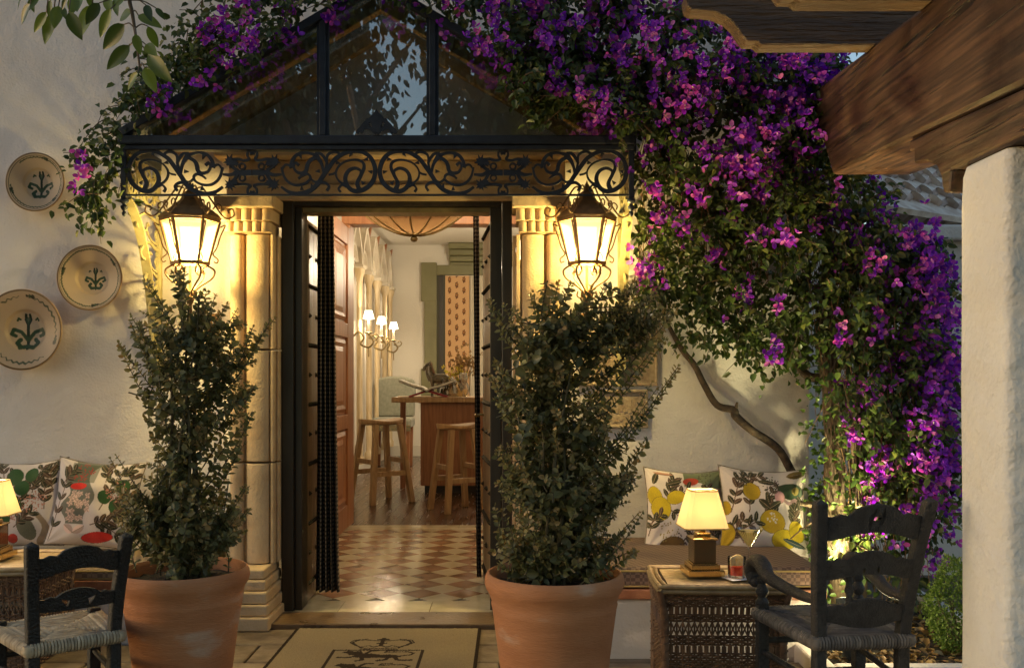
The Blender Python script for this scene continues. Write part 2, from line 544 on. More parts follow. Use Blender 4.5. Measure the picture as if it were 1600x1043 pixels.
# ---- planting bed with a pale kerb at the foot of the bougainvillea
bed = thing("planting_bed", "planting bed with pale kerb and dry leaves under the bougainvillea", "planting bed", (1.85, 4.6, 0))
m = MB(); m.bx(1.38, 2.28, 4.13, 5.5, -.03, .025); m.build("bed_soil", soil, bed)
m = MB()
m.bx(1.30, 1.38, 4.05, 5.3, -.03, .07); m.bx(1.38, 2.28, 4.05, 4.13, -.03, .07); m.bx(2.28, 2.36, 4.05, 5.6, -.03, .07)
m.build("kerb", plaster, bed, bevel=.012)

# ---- house facade
house = thing("house_wall", "cream rough plastered house wall around the entrance", "wall", (0, WALL_Y, 0))
m = MB()
m.bx(-8, -1.43, WALL_Y, WALL_Y + .35, -.03, 5.2)
m.bx(.15, 1.64, WALL_Y, WALL_Y + .35, -.03, 5.2)
m.bx(-1.43, .15, WALL_Y, WALL_Y + .35, 2.42, 5.2)
m.build("wall", plaster, house)
# farther wing on the right, with barrel tiled roof
wing = thing("garden_wing", "white plastered wing with barrel tiled eave behind the bougainvillea", "building", (3.2, 6.4, 0))
m = MB(); m.bx(1.66, 6.5, 6.42, 6.75, -.03, 2.28); m.build("wall", plaster, wing)
m = MB(); m.bx(1.66, 6.5, 6.34, 6.415, 2.20, 2.30); m.build("eave_moulding", plaster, wing, bevel=.015)
roof_tile_m = pm("roof_tile", (.48, .36, .29), (.72, .62, .54), scale=10, rough=.8, bump=.4, bscale=60, objvar=.25)
s = Vector((.42, -.62, -.52)).normalized()
p = Vector((.83, .56, 0)).normalized()
nrm = p.cross(s); nrm = nrm if nrm.z > 0 else -nrm
P0 = Vector((2.62, 7.15, 2.90))
m = MB()
a = P0 - p * .9 - s * .9; 
quad = [a, a + p * 4.2, a + p * 4.2 + s * 1.75, a + s * 1.75]
m.add([q - nrm * .02 for q in quad] + [q - nrm * .06 for q in quad], [(0, 1, 2, 3), (7, 6, 5, 4), (0, 4, 5, 1), (1, 5, 6, 2), (2, 6, 7, 3), (3, 7, 4, 0)])
m.build("roof_deck", roof_tile_m, wing)
tm = MB(local=True)
vs, fs = [], []
for i, (sz, rr) in enumerate(((0, .075), (.30, .092))):
    for k in range(9):
        an = PI * k / 8
        vs.append((rr * math.cos(an), sz, rr * math.sin(an)))
for i, (sz, rr) in enumerate(((0, .062), (.30, .079))):
    for k in range(9):
        an = PI * k / 8
        vs.append((rr * math.cos(an), sz, rr * math.sin(an)))
for k in range(8):
    fs += [(k, k + 1, 9 + k + 1, 9 + k), (18 + k, 27 + k, 27 + k + 1, 18 + k + 1), (9 + k, 9 + k + 1, 27 + k + 1, 27 + k)]
tm.add(vs, fs)
tme = tm.mesh("roof_tile"); tme.materials.append(roof_tile_m); set_smooth(tme, 40)
Rm = Matrix((p, s, nrm)).transposed()
for ci in range(-4, 10):
    for ri in range(-3, 4):
        loc = P0 + p * (ci * .205) + s * (ri * .235) + nrm * (.012 * (ri % 2) + rnd.uniform(-.004, .004))
        o = link("roof_tile", tme, None, wing, WM[wing].inverted() @ loc)
        o.rotation_euler = Rm.to_euler()
        o.rotation_euler.rotate_axis('Z', rnd.uniform(-.04, .04))

# ---- carved stone surround
sur = thing("door_surround", "carved sandstone surround with fluted pilasters framing the doorway", "door surround", (-.63, 5.0, 0))
def half_shaft(mb, x0, x1, z0, z1, yf, yb, bul, n=8):
    """a shaft bulging to the front between x0 and x1"""
    prof = []
    for k in range(n + 1):
        t = k / n
        prof.append((x0 + (x1 - x0) * t, yf + bul * (1 - math.sin(PI * t) ** .6)))
    vs = [(x, y, z0) for x, y in prof] + [(x, y, z1) for x, y in prof]
    vs += [(x0, yb, z0), (x1, yb, z0), (x0, yb, z1), (x1, yb, z1)]
    m_ = n + 1; o = 2 * m_
    fs = [(k, k + 1, m_ + k + 1, m_ + k) for k in range(n)]
    fs += [(0, m_, o + 2, o), (n, o + 1, o + 3, m_ + n), tuple(range(m_, 2 * m_)) + (o + 3, o + 2), tuple(range(m_ - 1, -1, -1)) + (o, o + 1)]
    mb.add(vs, fs)
blocks = [(.30, .835), (.843, 1.435), (1.443, 2.055)]
for side in (0, 1):
    if side == 0: xs = [(-1.505, -1.435), (-1.418, -1.297)]; X0, X1, JX = -1.512, -1.29, (-1.29, -1.257)
    else: xs = [(.052, .170), (.186, .250)]; X0, X1, JX = .045, .256, (.002, .045)
    for z0, z1 in blocks:
        mb = MB()
        mb.bx(X0, X1, 5.15, 5.298, z0, z1)
        for (a, b) in xs: half_shaft(mb, a, b, z0 + .002, z1 - .002, 5.10, 5.16, .028)
        mb.build("pilaster_block", stone, sur, smooth=35, bevel=.004)
        # reveal: a stepped jamb running back to the door frame
        mj = MB()
        if side == 0:
            mj.bx(-1.288, -1.272, 5.12, 5.298, z0, z1); mj.bx(-1.2705, -1.258, 5.17, 5.298, z0, z1)
        else:
            mj.bx(.022, .043, 5.12, 5.298, z0, z1); mj.bx(.003, .0205, 5.17, 5.298, z0, z1)
        mj.build("reveal_block", stone, sur, bevel=.004)
    # base mouldings, five steps
    for k, (z0, z1, e, yf) in enumerate(((0, .068, .050, 4.885), (.071, .128, .038, 4.905), (.131, .190, .030, 4.92), (.193, .245, .018, 4.95), (.248, .298, .006, 4.965))):
        mb = MB(); mb.bx(X0 - e, X1 + (e if side == 0 else e), yf, 5.297, z0, z1)
        mb.build("base_course", stone, sur, bevel=.008)
    # capital
    mb = MB()
    mb.bx(X0 - .004, X1 + .004, 5.13, 5.297, 2.058, 2.115)
    nfl = 5
    for k in range(nfl):
        w = (X1 - X0 + .02) / nfl
        half_shaft(mb, X0 - .01 + k * w + .001, X0 - .01 + (k + 1) * w - .001, 2.062, 2.113, 5.06, 5.14, .02, 6)
    mb.build("capital", stone, sur, smooth=35)
    mb = MB()
    for k in range(nfl):
        w = (X1 - X0 + .05) / nfl
        half_shaft(mb, X0 - .025 + k * w + .001, X0 - .025 + (k + 1) * w - .001, 2.118, 2.178, 5.035, 5.297, .02, 6)
    mb.build("capital", stone, sur, smooth=35)
    mb = MB(); mb.bx(X0 - .045, X1 + .045, 5.005, 5.297, 2.181, 2.247); mb.build("abacus", stone, sur, bevel=.006)
mb = MB(); mb.bx(-1.54, .29, 5.21, 5.297, 2.338, 2.47); mb.build("frieze", stone, sur, bevel=.006)
mb = MB(); mb.bx(-1.545, .295, 5.19, 5.297, 2.25, 2.335); mb.build("architrave", stone, sur, bevel=.006)
mb = MB(); mb.bx(-1.60, .34, 5.13, 5.297, 2.473, 2.535); mb.build("cornice", stone, sur, bevel=.012)

# ---- threshold and doormat plane
thr = thing("threshold", "worn brown stone threshold slab in the doorway", "threshold", (-.63, 5.08, 0))
thr_m = pm("threshold_stone", (.11, .065, .036), (.19, .12, .066), scale=8, rough=.25, rough2=.4, bump=.25, bscale=50)
mb = MB(); mb.bx(-1.262, .0, 4.945, 5.205, -.02, .024); mb.build("threshold_slab", thr_m, thr, bevel=.006)

# ================================================================== INTERIOR SETTING
cream_tile = pm("cream_floor_tile", (.64, .54, .37), (.76, .66, .48), scale=9, rough=.07, rough2=.16, bump=.05, bscale=30, objvar=.07)
terra_tile = pm("terracotta_floor_tile", (.27, .135, .07), (.37, .19, .10), scale=9, rough=.10, rough2=.26, bump=.06, bscale=30, objvar=.16)
vf = thing("vestibule_floor", "checkered cream and terracotta tiled floor inside the doorway", None, (-.6, 6.8, 0), 0, None, "structure")
mb = MB(); mb.bx(-1.46, .6, 5.205, 8.30, -.03, .010); mb.build("mortar_bed", grout, vf)
mb = MB()
for k in range(4):
    mb = MB(); mb.bx(-1.45 + k * .5, -1.45 + k * .5 + .497, 5.208, 5.485, .0, .0185); mb.build("border_tile", cream_tile, vf, bevel=.002)
    mb = MB(); mb.bx(-1.45 + k * .5, -1.45 + k * .5 + .497, 8.085, 8.262, .0, .0185); mb.build("border_tile", cream_tile, vf, bevel=.002)
TW = .249
def diamond(mat_):
    q = TW / 2 * .985
    m_ = MB(local=True)
    m_.add([(0, -q, 0), (q, 0, 0), (0, q, 0), (-q, 0, 0), (0, -q, -.006), (q, 0, -.006), (0, q, -.006), (-q, 0, -.006)],
           [(0, 1, 2, 3), (4, 5, 1, 0), (5, 6, 2, 1), (6, 7, 3, 2), (7, 4, 0, 3)])
    me = m_.mesh("floor_tile"); me.materials.append(mat_); return me
dm, lm = diamond(terra_tile), diamond(cream_tile)
for j in range(-2, 10):
    for i in range(-4, 4):
        for kk, me in ((0, dm), (.5, lm)):
            x, yy = -.5375 + (i + kk) * TW, 5.925 + (j + kk) * TW
            if -1.50 < x < .58 and 5.46 < yy < 8.12:
                link("floor_tile", me, None, vf, (x + .6, yy - 6.8, .0165 + rnd.uniform(-.0006, .0004)))
# vestibule walls and ceiling
mb = MB(); mb.bx(-1.75, -1.46, 5.65, 8.26, 0, 2.80); tag(mb.build("vestibule_wall_left", plaster_in), "pale inner wall left of the entrance passage", kind="structure")
mb = MB(); mb.bx(.55, .85, 5.65, 8.26, 0, 2.80); tag(mb.build("vestibule_wall_right", plaster_in), "pale inner wall right of the entrance passage", kind="structure")
ceil_m = pm("olive_ceiling_paint", (.20, .19, .11), (.24, .23, .14), scale=2, rough=.6)
mb = MB(); mb.bx(-1.75, .85, 5.65, 8.26, 2.80, 2.92); tag(mb.build("vestibule_ceiling", ceil_m), "olive painted ceiling of the entrance passage", kind="structure")
# partition with a timber lined opening
mb = MB()
mb.bx(-3.3, -1.47, 8.262, 8.42, 0, 3.4); mb.bx(.35, 3.0, 8.262, 8.42, 0, 3.4); mb.bx(-1.47, .35, 8.262, 8.42, 2.70, 3.4)
tag(mb.build("partition_wall", plaster_in), "partition wall between passage and bar room", kind="structure")
pf = thing("passage_door_frame", "red timber frame around the opening into the bar room", "door frame", (-.56, 8.3, 0))
mb = MB(); mb.bx(-1.468, -1.39, 8.24, 8.44, .0, 2.60); mb.build("jamb", wood_red, pf, bevel=.006)
mb = MB(); mb.bx(.27, .348, 8.24, 8.44, .0, 2.60); mb.build("jamb", wood_red, pf, bevel=.006)
mb = MB(); mb.bx(-1.468, .348, 8.235, 8.445, 2.602, 2.69); mb.build("head", wood_red, pf, bevel=.006)
# panelled red door leaf standing open along the passage
pd = thing("panelled_door", "carved red pine door leaf standing open inside the passage", "door", (-1.40, 7.7, 0))
mb = MB(); mb.bx(-1.44, -1.40, 7.22, 8.20, .02, 2.56); mb.build("leaf", wood_red, pd, bevel=.004)
for y0, y1 in ((7.23, 7.33), (8.06, 8.19)):
    mb = MB(); mb.bx(-1.3995, -1.376, y0, y1, .03, 2.55); mb.build("stile", wood_red, pd, bevel=.005)
for z0, z1 in ((.03, .22), (.86, .98), (1.62, 1.74), (2.40, 2.55)):
    mb = MB(); mb.bx(-1.3995, -1.378, 7.332, 8.058, z0, z1); mb.build("rail", wood_red, pd, bevel=.005)
for z0, z1 in ((.24, .84), (1.0, 1.60), (1.76, 2.38)):
    mb = MB()
    vs = []
    for e, xx in ((.0, -1.3985), (.03, -1.381), (.06, -1.392), (.10, -1.380)):
        vs += [(xx, 7.345 + e * 2.2, z0 + e), (xx, 8.045 - e * 2.2, z0 + e), (xx, 8.045 - e * 2.2, z1 - e), (xx, 7.345 + e * 2.2, z1 - e)]
    fs = [(12, 13, 14, 15)]
    for r_ in range(3):
        for k in range(4):
            l2 = (k + 1) % 4
            fs.append((r_ * 4 + k, r_ * 4 + l2, r_ * 4 + 4 + l2, r_ * 4 + 4 + k))
    mb.add(vs, fs); mb.build("panel", wood_red, pd)
# bar room shell
plank_m = pm("dark_oak_floor", (.060, .030, .016), (.12, .062, .033), scale=4, st=(8, .7, 1), rough=.16, rough2=.30, bump=.08, bscale=30, objvar=.25, distort=.4)
rf = thing("room_floor", "dark polished plank floor of the bar room", None, (0, 11.8, 0), 0, None, "structure")
mb = MB(); mb.bx(-3.2, 3.0, 8.28, 15.42, -.03, .006); mb.build("subfloor", grout, rf)
x = -2.02
while x < 1.6:
    cuts = [8.265] + sorted(rnd.uniform(9, 15) for _ in range(2)) + [15.4]
    for a, b in zip(cuts[:-1], cuts[1:]):
        mb = MB(); mb.bx(x, x + .147, a + .0015, b - .0015, .004, .0155); mb.build("floor_plank", plank_m, rf)
    x += .15
mb = MB(); mb.bx(-2.3, -2.0, 8.42, 15.4, 0, 3.4); tag(mb.build("room_wall_left", plaster_in), "white bar room wall with the gothic arcade", kind="structure")
mb = MB(); mb.bx(-2.3, 2.6, 15.4, 15.7, 0, 3.4); tag(mb.build("room_wall_back", plaster_in), "white back wall of the bar room", kind="structure")
mb = MB(); mb.bx(2.3, 2.6, 8.42, 15.4, 0, 3.4); tag(mb.build("room_wall_right", plaster_in), "white bar room wall opposite the gothic arcade", kind="structure")
mb = MB(); mb.bx(-2.3, 2.6, 8.42, 15.7, 3.4, 3.5); tag(mb.build("room_ceiling", plaster_in), "pale bar room ceiling", kind="structure")
skirt_m = pm("white_skirting", (.62, .58, .50), rough=.5)
mb = MB(); mb.bx(-1.998, -1.975, 8.43, 15.37, .016, .19); tag(mb.build("skirting_left", skirt_m, bevel=.004), "white skirting along the arcade wall", kind="structure")
mb = MB(); mb.bx(-1.97, 2.3, 15.372, 15.398, .016, .19); tag(mb.build("skirting_back", skirt_m, bevel=.004), "white skirting along the back wall", kind="structure")
# olive cornice, stepped
corn = thing("room_cornice", "olive green stepped cornice above the back wall", "cornice", (0, 15.3, 3.2))
olive = pm("olive_paint", (.155, .145, .065), (.19, .18, .085), scale=3, rough=.45)
for k, (z0, z1, yf) in enumerate(((3.05, 3.12, 15.34), (3.122, 3.21, 15.27), (3.212, 3.30, 15.18), (3.302, 3.396, 15.08))):
    mb = MB(); mb.bx(-1.0, 2.29, yf, 15.398, z0, z1); mb.build("moulding", olive, corn, bevel=.012)
# ================================================================== ENTRANCE CANOPY
CY = 4.80
def canx(px): return (px - 800) * CY / 1500
def canz(py): return CAM_H - (py - 587) * CY / 1500
canopy = thing("entrance_canopy", "glazed gabled iron canopy with scrollwork valance above the doorway", "canopy", (canx(590), CY, 2.2))
CXL, CXR, CXM = canx(190), canx(990), canx(590)
ZB0, ZB1 = canz(235), canz(213)
APEX = canz(-22)
mb = MB(); mb.bx(CXL - .01, CXR + .01, CY - .03, CY + .045, ZB0 + .026, ZB1)
mb.build("front_beam", iron, canopy, bevel=.006)
mb = MB(); mb.bx(CXL, CXR, CY - .018, CY + .035, ZB0, ZB0 + .024); mb.build("beam_moulding", iron, canopy, bevel=.004)
for px in (505, 676):
    mb = MB(); x = canx(px); zt = ZB1 + (APEX - ZB1) * (1 - abs(x - CXM) / (CXR - CXM))
    mb.bx(x - .016, x + .016, CY - .022, CY + .02, ZB1 + .001, zt); mb.build("mullion", iron, canopy, bevel=.003)
    mb = MB(); mb.bx(x - .030, x + .030, CY - .010, CY + .008, ZB1 + .001, zt); mb.build("mullion_flange", iron, canopy)
for sgn, xe in ((-1, CXL), (1, CXR)):
    d = Vector((CXM - xe, 0, APEX - ZB1)); L_ = d.length; d.normalize()
    n_ = Vector((-d.z, 0, d.x)) if sgn < 0 else Vector((d.z, 0, -d.x))
    a = Vector((xe, 0, ZB1))
    def rakebox(w0, w1, y0, y1, s0, s1, name, mt, bev=.004):
        q = [a + d * s0 + n_ * w0, a + d * s1 + n_ * w0, a + d * s1 + n_ * w1, a + d * s0 + n_ * w1]
        m_ = MB(); m_.add([(p_.x, y0, p_.z) for p_ in q] + [(p_.x, y1, p_.z) for p_ in q],
                          [(3, 2, 1, 0), (4, 5, 6, 7), (0, 1, 5, 4), (1, 2, 6, 5), (2, 3, 7, 6), (3, 0, 4, 7)])
        o = m_.build(name, mt, canopy, bevel=bev); finish_normals(o); return o
    rakebox(-.012, .030, CY - .03, CY + .04, 0, L_, "rake_bar", iron)
    rakebox(-.075, -.005, CY + .09, CY + .15, .10, L_ - .04, "rafter", wood_canopy, .006)
    rakebox(-.075, -.005, WALL_Y - .075, WALL_Y - .015, .10, L_ - .04, "rafter", wood_canopy, .006)
    # glass-and-board roof slope between the rafters
    k_, nb = 0, 3
    for k_ in range(nb):
        y0 = CY + .045 + k_ * (WALL_Y - .004 - CY - .045) / nb
        y1 = CY + .045 + (k_ + 1) * (WALL_Y - .004 - CY - .045) / nb - .003
        rakebox(.0, .006, y0, y1, 0, L_, "roof_pane", glass_clear, 0)
# panes
def pane(poly):
    m_ = MB(); m_.prism(poly, XZ(CY), -.002, .003); o = m_.build("pane", glass_front, canopy); finish_normals(o); return o
def rz(x): return ZB1 + (APEX - ZB1) * (1 - abs(x - CXM) / (CXR - CXM))
xa, xb = canx(505), canx(676)
pane([(CXL + .03, ZB1 + .001), (xa - .0165, ZB1 + .001), (xa - .0165, rz(xa - .0165) - .01), (CXL + .03, ZB1 + .012)])
pane([(xa + .0165, ZB1 + .001), (xb - .0165, ZB1 + .001), (xb - .0165, rz(xb - .0165) - .01), (CXM, APEX - .02), (xa + .0165, rz(xa + .0165) - .01)])
pane([(xb + .0165, ZB1 + .001), (CXR - .03, ZB1 + .001), (CXR - .03, ZB1 + .012), (xb + .0165, rz(xb + .0165) - .01)])
# side beams
for xe in (CXL, CXR):
    mb = MB(); mb.bx(xe - .02, xe + .02, CY + .046, WALL_Y - .002, ZB0, ZB1 - .004); mb.build("side_beam", iron, canopy, bevel=.004)
# bottom rail, corner posts with drop finials
ZR = canz(304.5)
mb = MB(); mb.bx(CXL + .014, CXR - .014, CY - .008, CY + .012, ZR - .004, ZR + .004); mb.build("bottom_rail", iron, canopy)
for xe in (CXL + .012, CXR - .012):
    mb = MB(); mb.bx(xe - .013, xe + .013, CY - .012, CY + .016, ZR - .015, ZB0 - .001); mb.build("corner_post", iron, canopy, bevel=.002)
    mb = MB(); mb.lathe([(0, -.095), (.010, -.085), (.012, -.075), (.006, -.066), (.016, -.052), (.018, -.042), (.008, -.032), (.022, -.018), (.022, -.008), (.012, 0)], (xe, CY + .002, ZR - .015), 12)
    mb.build("drop_finial", iron, canopy, smooth=40)
    mb = MB(); mb.bx(xe - .006, xe + .006, CY + .02, WALL_Y - .003, ZR - .004, ZR + .004); mb.build("side_rail", iron, canopy)

# ---- scrollwork, drawn once for half a unit (source units 0..1460 x 50..560)
STROKES = [
    ([(400, 470), (480, 525), (570, 548), (650, 540), (745, 508), (830, 430), (890, 340), (960, 240), (1030, 150), (1095, 105), (1160, 72), (1260, 56), (1370, 80), (1450, 150), (1492, 260), (1480, 370), (1430, 450), (1350, 505), (1265, 520), (1195, 488), (1150, 415), (1150, 340), (1190, 280), (1262, 255), (1325, 285), (1322, 325)], [24, 40, 44, 44, 40, 38, 44, 46, 44, 42, 30, 20]),
    ([(1320, 520), (1285, 430), (1325, 340), (1362, 255), (1350, 190), (1280, 160), (1180, 168), (1090, 212), (1038, 290), (1048, 370), (1100, 425), (1140, 430)], [50, 36, 34, 26, 18, 18, 18, 20, 22]),
    ([(1155, 470), (1105, 448), (1068, 490), (1090, 528)], [20, 20, 24]),
    ([(820, 430), (900, 420), (955, 462), (930, 515)], [30, 26, 26]),
    ([(405, 245), (428, 340), (480, 412), (560, 448), (650, 440), (722, 400), (738, 352), (700, 322), (640, 342), (598, 375)], [20, 24, 24, 24, 24, 26, 20]),
    ([(415, 255), (450, 215), (500, 225), (515, 250)], [18, 20, 34]),
    ([(508, 245), (530, 165), (582, 102), (670, 76), (760, 92), (805, 120), (730, 172), (702, 225), (690, 282), (648, 312), (580, 298), (545, 240), (562, 190), (604, 222)], [34, 34, 30, 24, 40, 36, 40, 38, 30, 22, 22, 30]),
    ([(800, 105), (850, 170), (880, 240), (895, 320)], [56, 30, 26]),
    ([(795, 82), (860, 90), (905, 140), (932, 195)], [24, 30, 26]),
    ([(930, 190), (935, 110), (985, 72), (1040, 66), (1085, 95)], [20, 28, 24]),
    ([(932, 185), (918, 250), (905, 320)], [26, 20]),
    ([(735, 370), (790, 412), (840, 400)], [20, 20]),
    ([(1035, 300), (1000, 320), (950, 330)], [18, 18]),
    ([(64, 305), (140, 305), (250, 300)], [60, 56, 40]),
    ([(230, 290), (300, 330), (400, 325)], [40, 34, 20]),
    ([(230, 320), (270, 390), (330, 430)], [34, 30, 30]),
    ([(230, 280), (290, 240), (330, 200)], [34, 30, 40]),
    ([(68, 95), (78, 66), (112, 62), (115, 110), (95, 150), (150, 165), (220, 150), (290, 160)], [30, 24, 20, 24, 26, 26, 40]),
    ([(68, 515), (78, 545), (110, 542), (110, 490), (80, 455), (140, 440), (220, 440), (300, 440)], [30, 24, 20, 24, 26, 26, 40]),
]
STARS = [((320, 178), 78, 40, 9, .2), ((318, 448), 72, 36, 9, .6), ((250, 200), 40, 24, 7, 0), ((255, 420), 40, 24, 7, .3)]
RINGS = [((172, 235), 34, 18), ((172, 368), 34, 18)]
def scroll_unit(mb, fn, t0, t1, half=1460.0):
    """fn(u, v, t): u 0..1 along, v 0..1 up"""
    k = lambda x, y: ((x - 60) / half, (562 - y) / 512.0)
    f2 = lambda u, v, t: fn(*k(u, v), t)
    for i_, (pts, w) in enumerate(STROKES): mb.ribbon(pts, [q * 1.12 for q in w], f2, t0 + .00025 * i_ - .003, t1 + .0002 * i_, n=5)
    for i, ((cx, cy), r0, r1, n_, ph) in enumerate(STARS):
        poly = []
        for q in range(2 * n_):
            an = PI * q / n_ + ph; rr = r0 * (1 + .25 * math.sin(q * 2.3)) if q % 2 == 0 else r1
            poly.append((cx + rr * math.cos(an), cy + rr * math.sin(an)))
        mb.prism(poly, f2, t0 - .0036 - .0004 * i, t1 - .0006 * (1 + i))
    for (c, r, w) in RINGS:
        mb.ribbon([(c[0] + r * math.cos(2 * PI * q / 10), c[1] + r * math.sin(2 * PI * q / 10)) for q in range(10)], w, f2, t0 - .0052 - c[1] * 1e-6, t1, 2, True)
    # leaf barbs along the big arcs
    for (bx_, by_), an in (((1215, 88), 2.2), ((1400, 150), 3.0), ((1450, 300), 3.4), ((1355, 430), 4.0), ((620, 110), 1.2), ((840, 290), 3.1), ((760, 470), 4.4), ((1045, 190), .2), ((640, 500), 4.7)):
        poly = [(bx_ + 46 * math.cos(an), by_ + 46 * math.sin(an)), (bx_ + 22 * math.cos(an + 1.9), by_ + 22 * math.sin(an + 1.9)), (bx_ + 22 * math.cos(an - 1.9), by_ + 22 * math.sin(an - 1.9))]
        mb.prism(poly, f2, t0 - .0033 - .00003 * bx_ / 100, t1 - .0004)
UX = (CXR - CXL - .05) / 4
VZ0, VZ1 = ZR, ZB0
for c, sg in ((CXL + .025 + UX, -1), (CXL + .025 + UX, 1), (CXL + .025 + 3 * UX, -1), (CXL + .025 + 3 * UX, 1)):
    mb = MB()
    scroll_unit(mb, lambda u, v, t, c=c, sg=sg: (c + sg * u * UX, CY + t, VZ0 + v * (VZ1 - VZ0)), -.004, .006)
    finish_normals(mb.build("scrollwork", iron, canopy))
# crest on the beam
mb = MB()
for sg in (-1, 1):
    f2 = lambda u, v, t, sg=sg: (CXM + sg * u, CY - .034 + t, ZB1 + v)
    mb.ribbon([(0, .005), (.03, .03), (.06, .035), (.09, .02), (.095, .005)], [.02, .02, .014], f2, -.004, .004)
    mb.ribbon([(.085, .01), (.06, .05), (.03, .075), (.0, .11)], [.03, .02, .02, .014], f2, -.0045, .0045)
    mb.ribbon([(.02, .06), (.045, .075), (.05, .05), (.035, .045)], [.012, .012], f2, -.005, .005)
mb.prism([(CXM - .016, ZB1 + .01), (CXM + .016, ZB1 + .01), (CXM + .03, ZB1 + .07), (CXM + .018, ZB1 + .10), (CXM, ZB1 + .125), (CXM - .018, ZB1 + .10), (CXM - .03, ZB1 + .07)], XZ(CY - .034), -.006, .006)
finish_normals(mb.build("crest", iron, canopy))
# side valances and arched wall brackets
for xe in (CXL + .012, CXR - .012):
    mb = MB()
    scroll_unit(mb, lambda u, v, t, xe=xe: (xe + t, CY + .02 + (1 - u) * (WALL_Y - CY - .03), VZ0 + v * (VZ1 - VZ0)), -.004, .004)
    finish_normals(mb.build("side_scrollwork", iron_lamplit, canopy))
    YZ = lambda u, v, t, xe=xe: (xe + t, u, v)
    za = ZR - .012
    mb = MB()
    arc = [(CY + .03, za), (CY + .10, za - .035), (CY + .22, za - .16), (CY + .33, za - .40), (CY + .40, za - .68), (CY + .425, za - .86)]
    mb.ribbon(arc, .012, YZ, -.024, .024, n=5); finish_normals(mb.build("arch_bracket", iron_lamplit, canopy))
    mb = MB(); mb.bx(xe - .014, xe + .014, WALL_Y - .045, WALL_Y - .006, za - .95, za - .001); mb.build("wall_bar", iron_lamplit, canopy, bevel=.003)
    mb = MB()
    for k in range(5):
        z = za - .06 - k * .15; wv = .33 - k * .062
        yc = WALL_Y - .05 - wv / 2
        mb.ribbon([(WALL_Y - .05, z), (yc, z + .03), (yc - wv * .35, z - .02), (yc - wv * .3, z - .06), (yc, z - .06), (yc + .02, z - .02), (yc + .05, z - .03)], [.014, .012, .008], YZ, -.005, .005)
        mb.ribbon([(WALL_Y - .05, z - .12), (yc + wv * .2, z - .10), (yc, z - .05)], [.01, .008], YZ, -.004, .004)
        mb.ribbon([(WALL_Y - .05, z - .03), (WALL_Y - .08, z - .06), (WALL_Y - .06, z - .09)], [.01, .008], YZ, -.004, .004)
    finish_normals(mb.build("bracket_scrolls", iron_lamplit, canopy))

# ================================================================== DOUBLE DOOR
door = thing("double_door", "studded wooden double door with both leaves opened inward", "door", (-.63, 5.3, 0))
mb = MB(); mb.bx(-1.256, -1.19, 5.225, 5.36, .02, 2.285); mb.build("frame_jamb", door_dark, door, bevel=.006)
mb = MB(); mb.bx(-1.188, -1.150, 5.255, 5.40, .02, 2.222); mb.build("frame_stop", door_dark, door, bevel=.004)
mb = MB(); mb.bx(-.055, .0, 5.225, 5.36, .02, 2.285); mb.build("frame_jamb", door_dark, door, bevel=.006)
mb = MB(); mb.bx(-.120, -.057, 5.255, 5.40, .02, 2.222); mb.build("frame_stop", door_dark, door, bevel=.004)
mb = MB(); mb.bx(-1.188, -.057, 5.228, 5.36, 2.224, 2.286); mb.build("frame_head", door_dark, door, bevel=.006)
mb = MB(); mb.bx(-1.149, -.121, 5.262, 5.395, 2.196, 2.2225); mb.build("frame_stop", brass_dull, door, bevel=.003)
stud_m = pm("black_iron_studs", (.012, .010, .009), (.03, .025, .02), scale=30, rough=.35, metal=.6)
def leaf(hx, hy, ang, width, side):
    """door leaf hinged at (hx, hy) running inward; side=+1 face towards +X"""
    d = Vector((math.sin(ang), math.cos(ang), 0)); n_ = Vector((d.y, -d.x, 0)) * side
    h = Vector((hx, hy, 0))
    M = Matrix((( d.x, n_.x, 0, hx), (d.y, n_.y, 0, hy), (0, 0, 1, 0), (0, 0, 0, 1)))
    nb = 3
    mb0 = MB(); mb0.bx(0, width, -.045, -.012, .03, 2.18, M); lf = mb0.build("leaf", wood_gold, door, bevel=.003); finish_normals(lf)
    for k in range(nb):
        w = width / nb
        m_ = MB(); m_.bx(k * w + .001, (k + 1) * w - .001, -.0115, 0, .03, 2.18, M)
        o = m_.build("board", wood_gold, lf, bevel=.002); finish_normals(o)
    z = .13
    k = 0
    while z < 2.15:
        m_ = MB()
        if k % 2 == 0: us = [.035 + q * .036 for q in range(int((width - .05) / .036))]
        else: us = [.05, width * .42, width * .42 + .05, width - .06]
        for u in us:
            e = .0155
            vs = [(u - e, .0005, z), (u, .0005, z - e), (u + e, .0005, z), (u, .0005, z + e), (u, .018, z)]
            m_.add([M @ Vector(q) for q in vs], [(0, 1, 4), (1, 2, 4), (2, 3, 4), (3, 0, 4)])
        o = m_.build("stud_row", stud_m, lf); finish_normals(o)
        z += .168; k += 1
    # bolt and handle
    m_ = MB()
    m_.tube([M @ Vector(q) for q in ((width - .07, .0, 1.06), (width - .07, .045, 1.06), (width - .03, .05, 1.06), (width - .07, .05, 1.06), (width - .11, .05, 1.055))], .009, 8)
    m_.build("handle", brass, lf, smooth=40)
    return lf
leaf(-1.152, 5.405, 0.0, .53, 1)
leaf(-.118, 5.405, -.105, .62, -1)

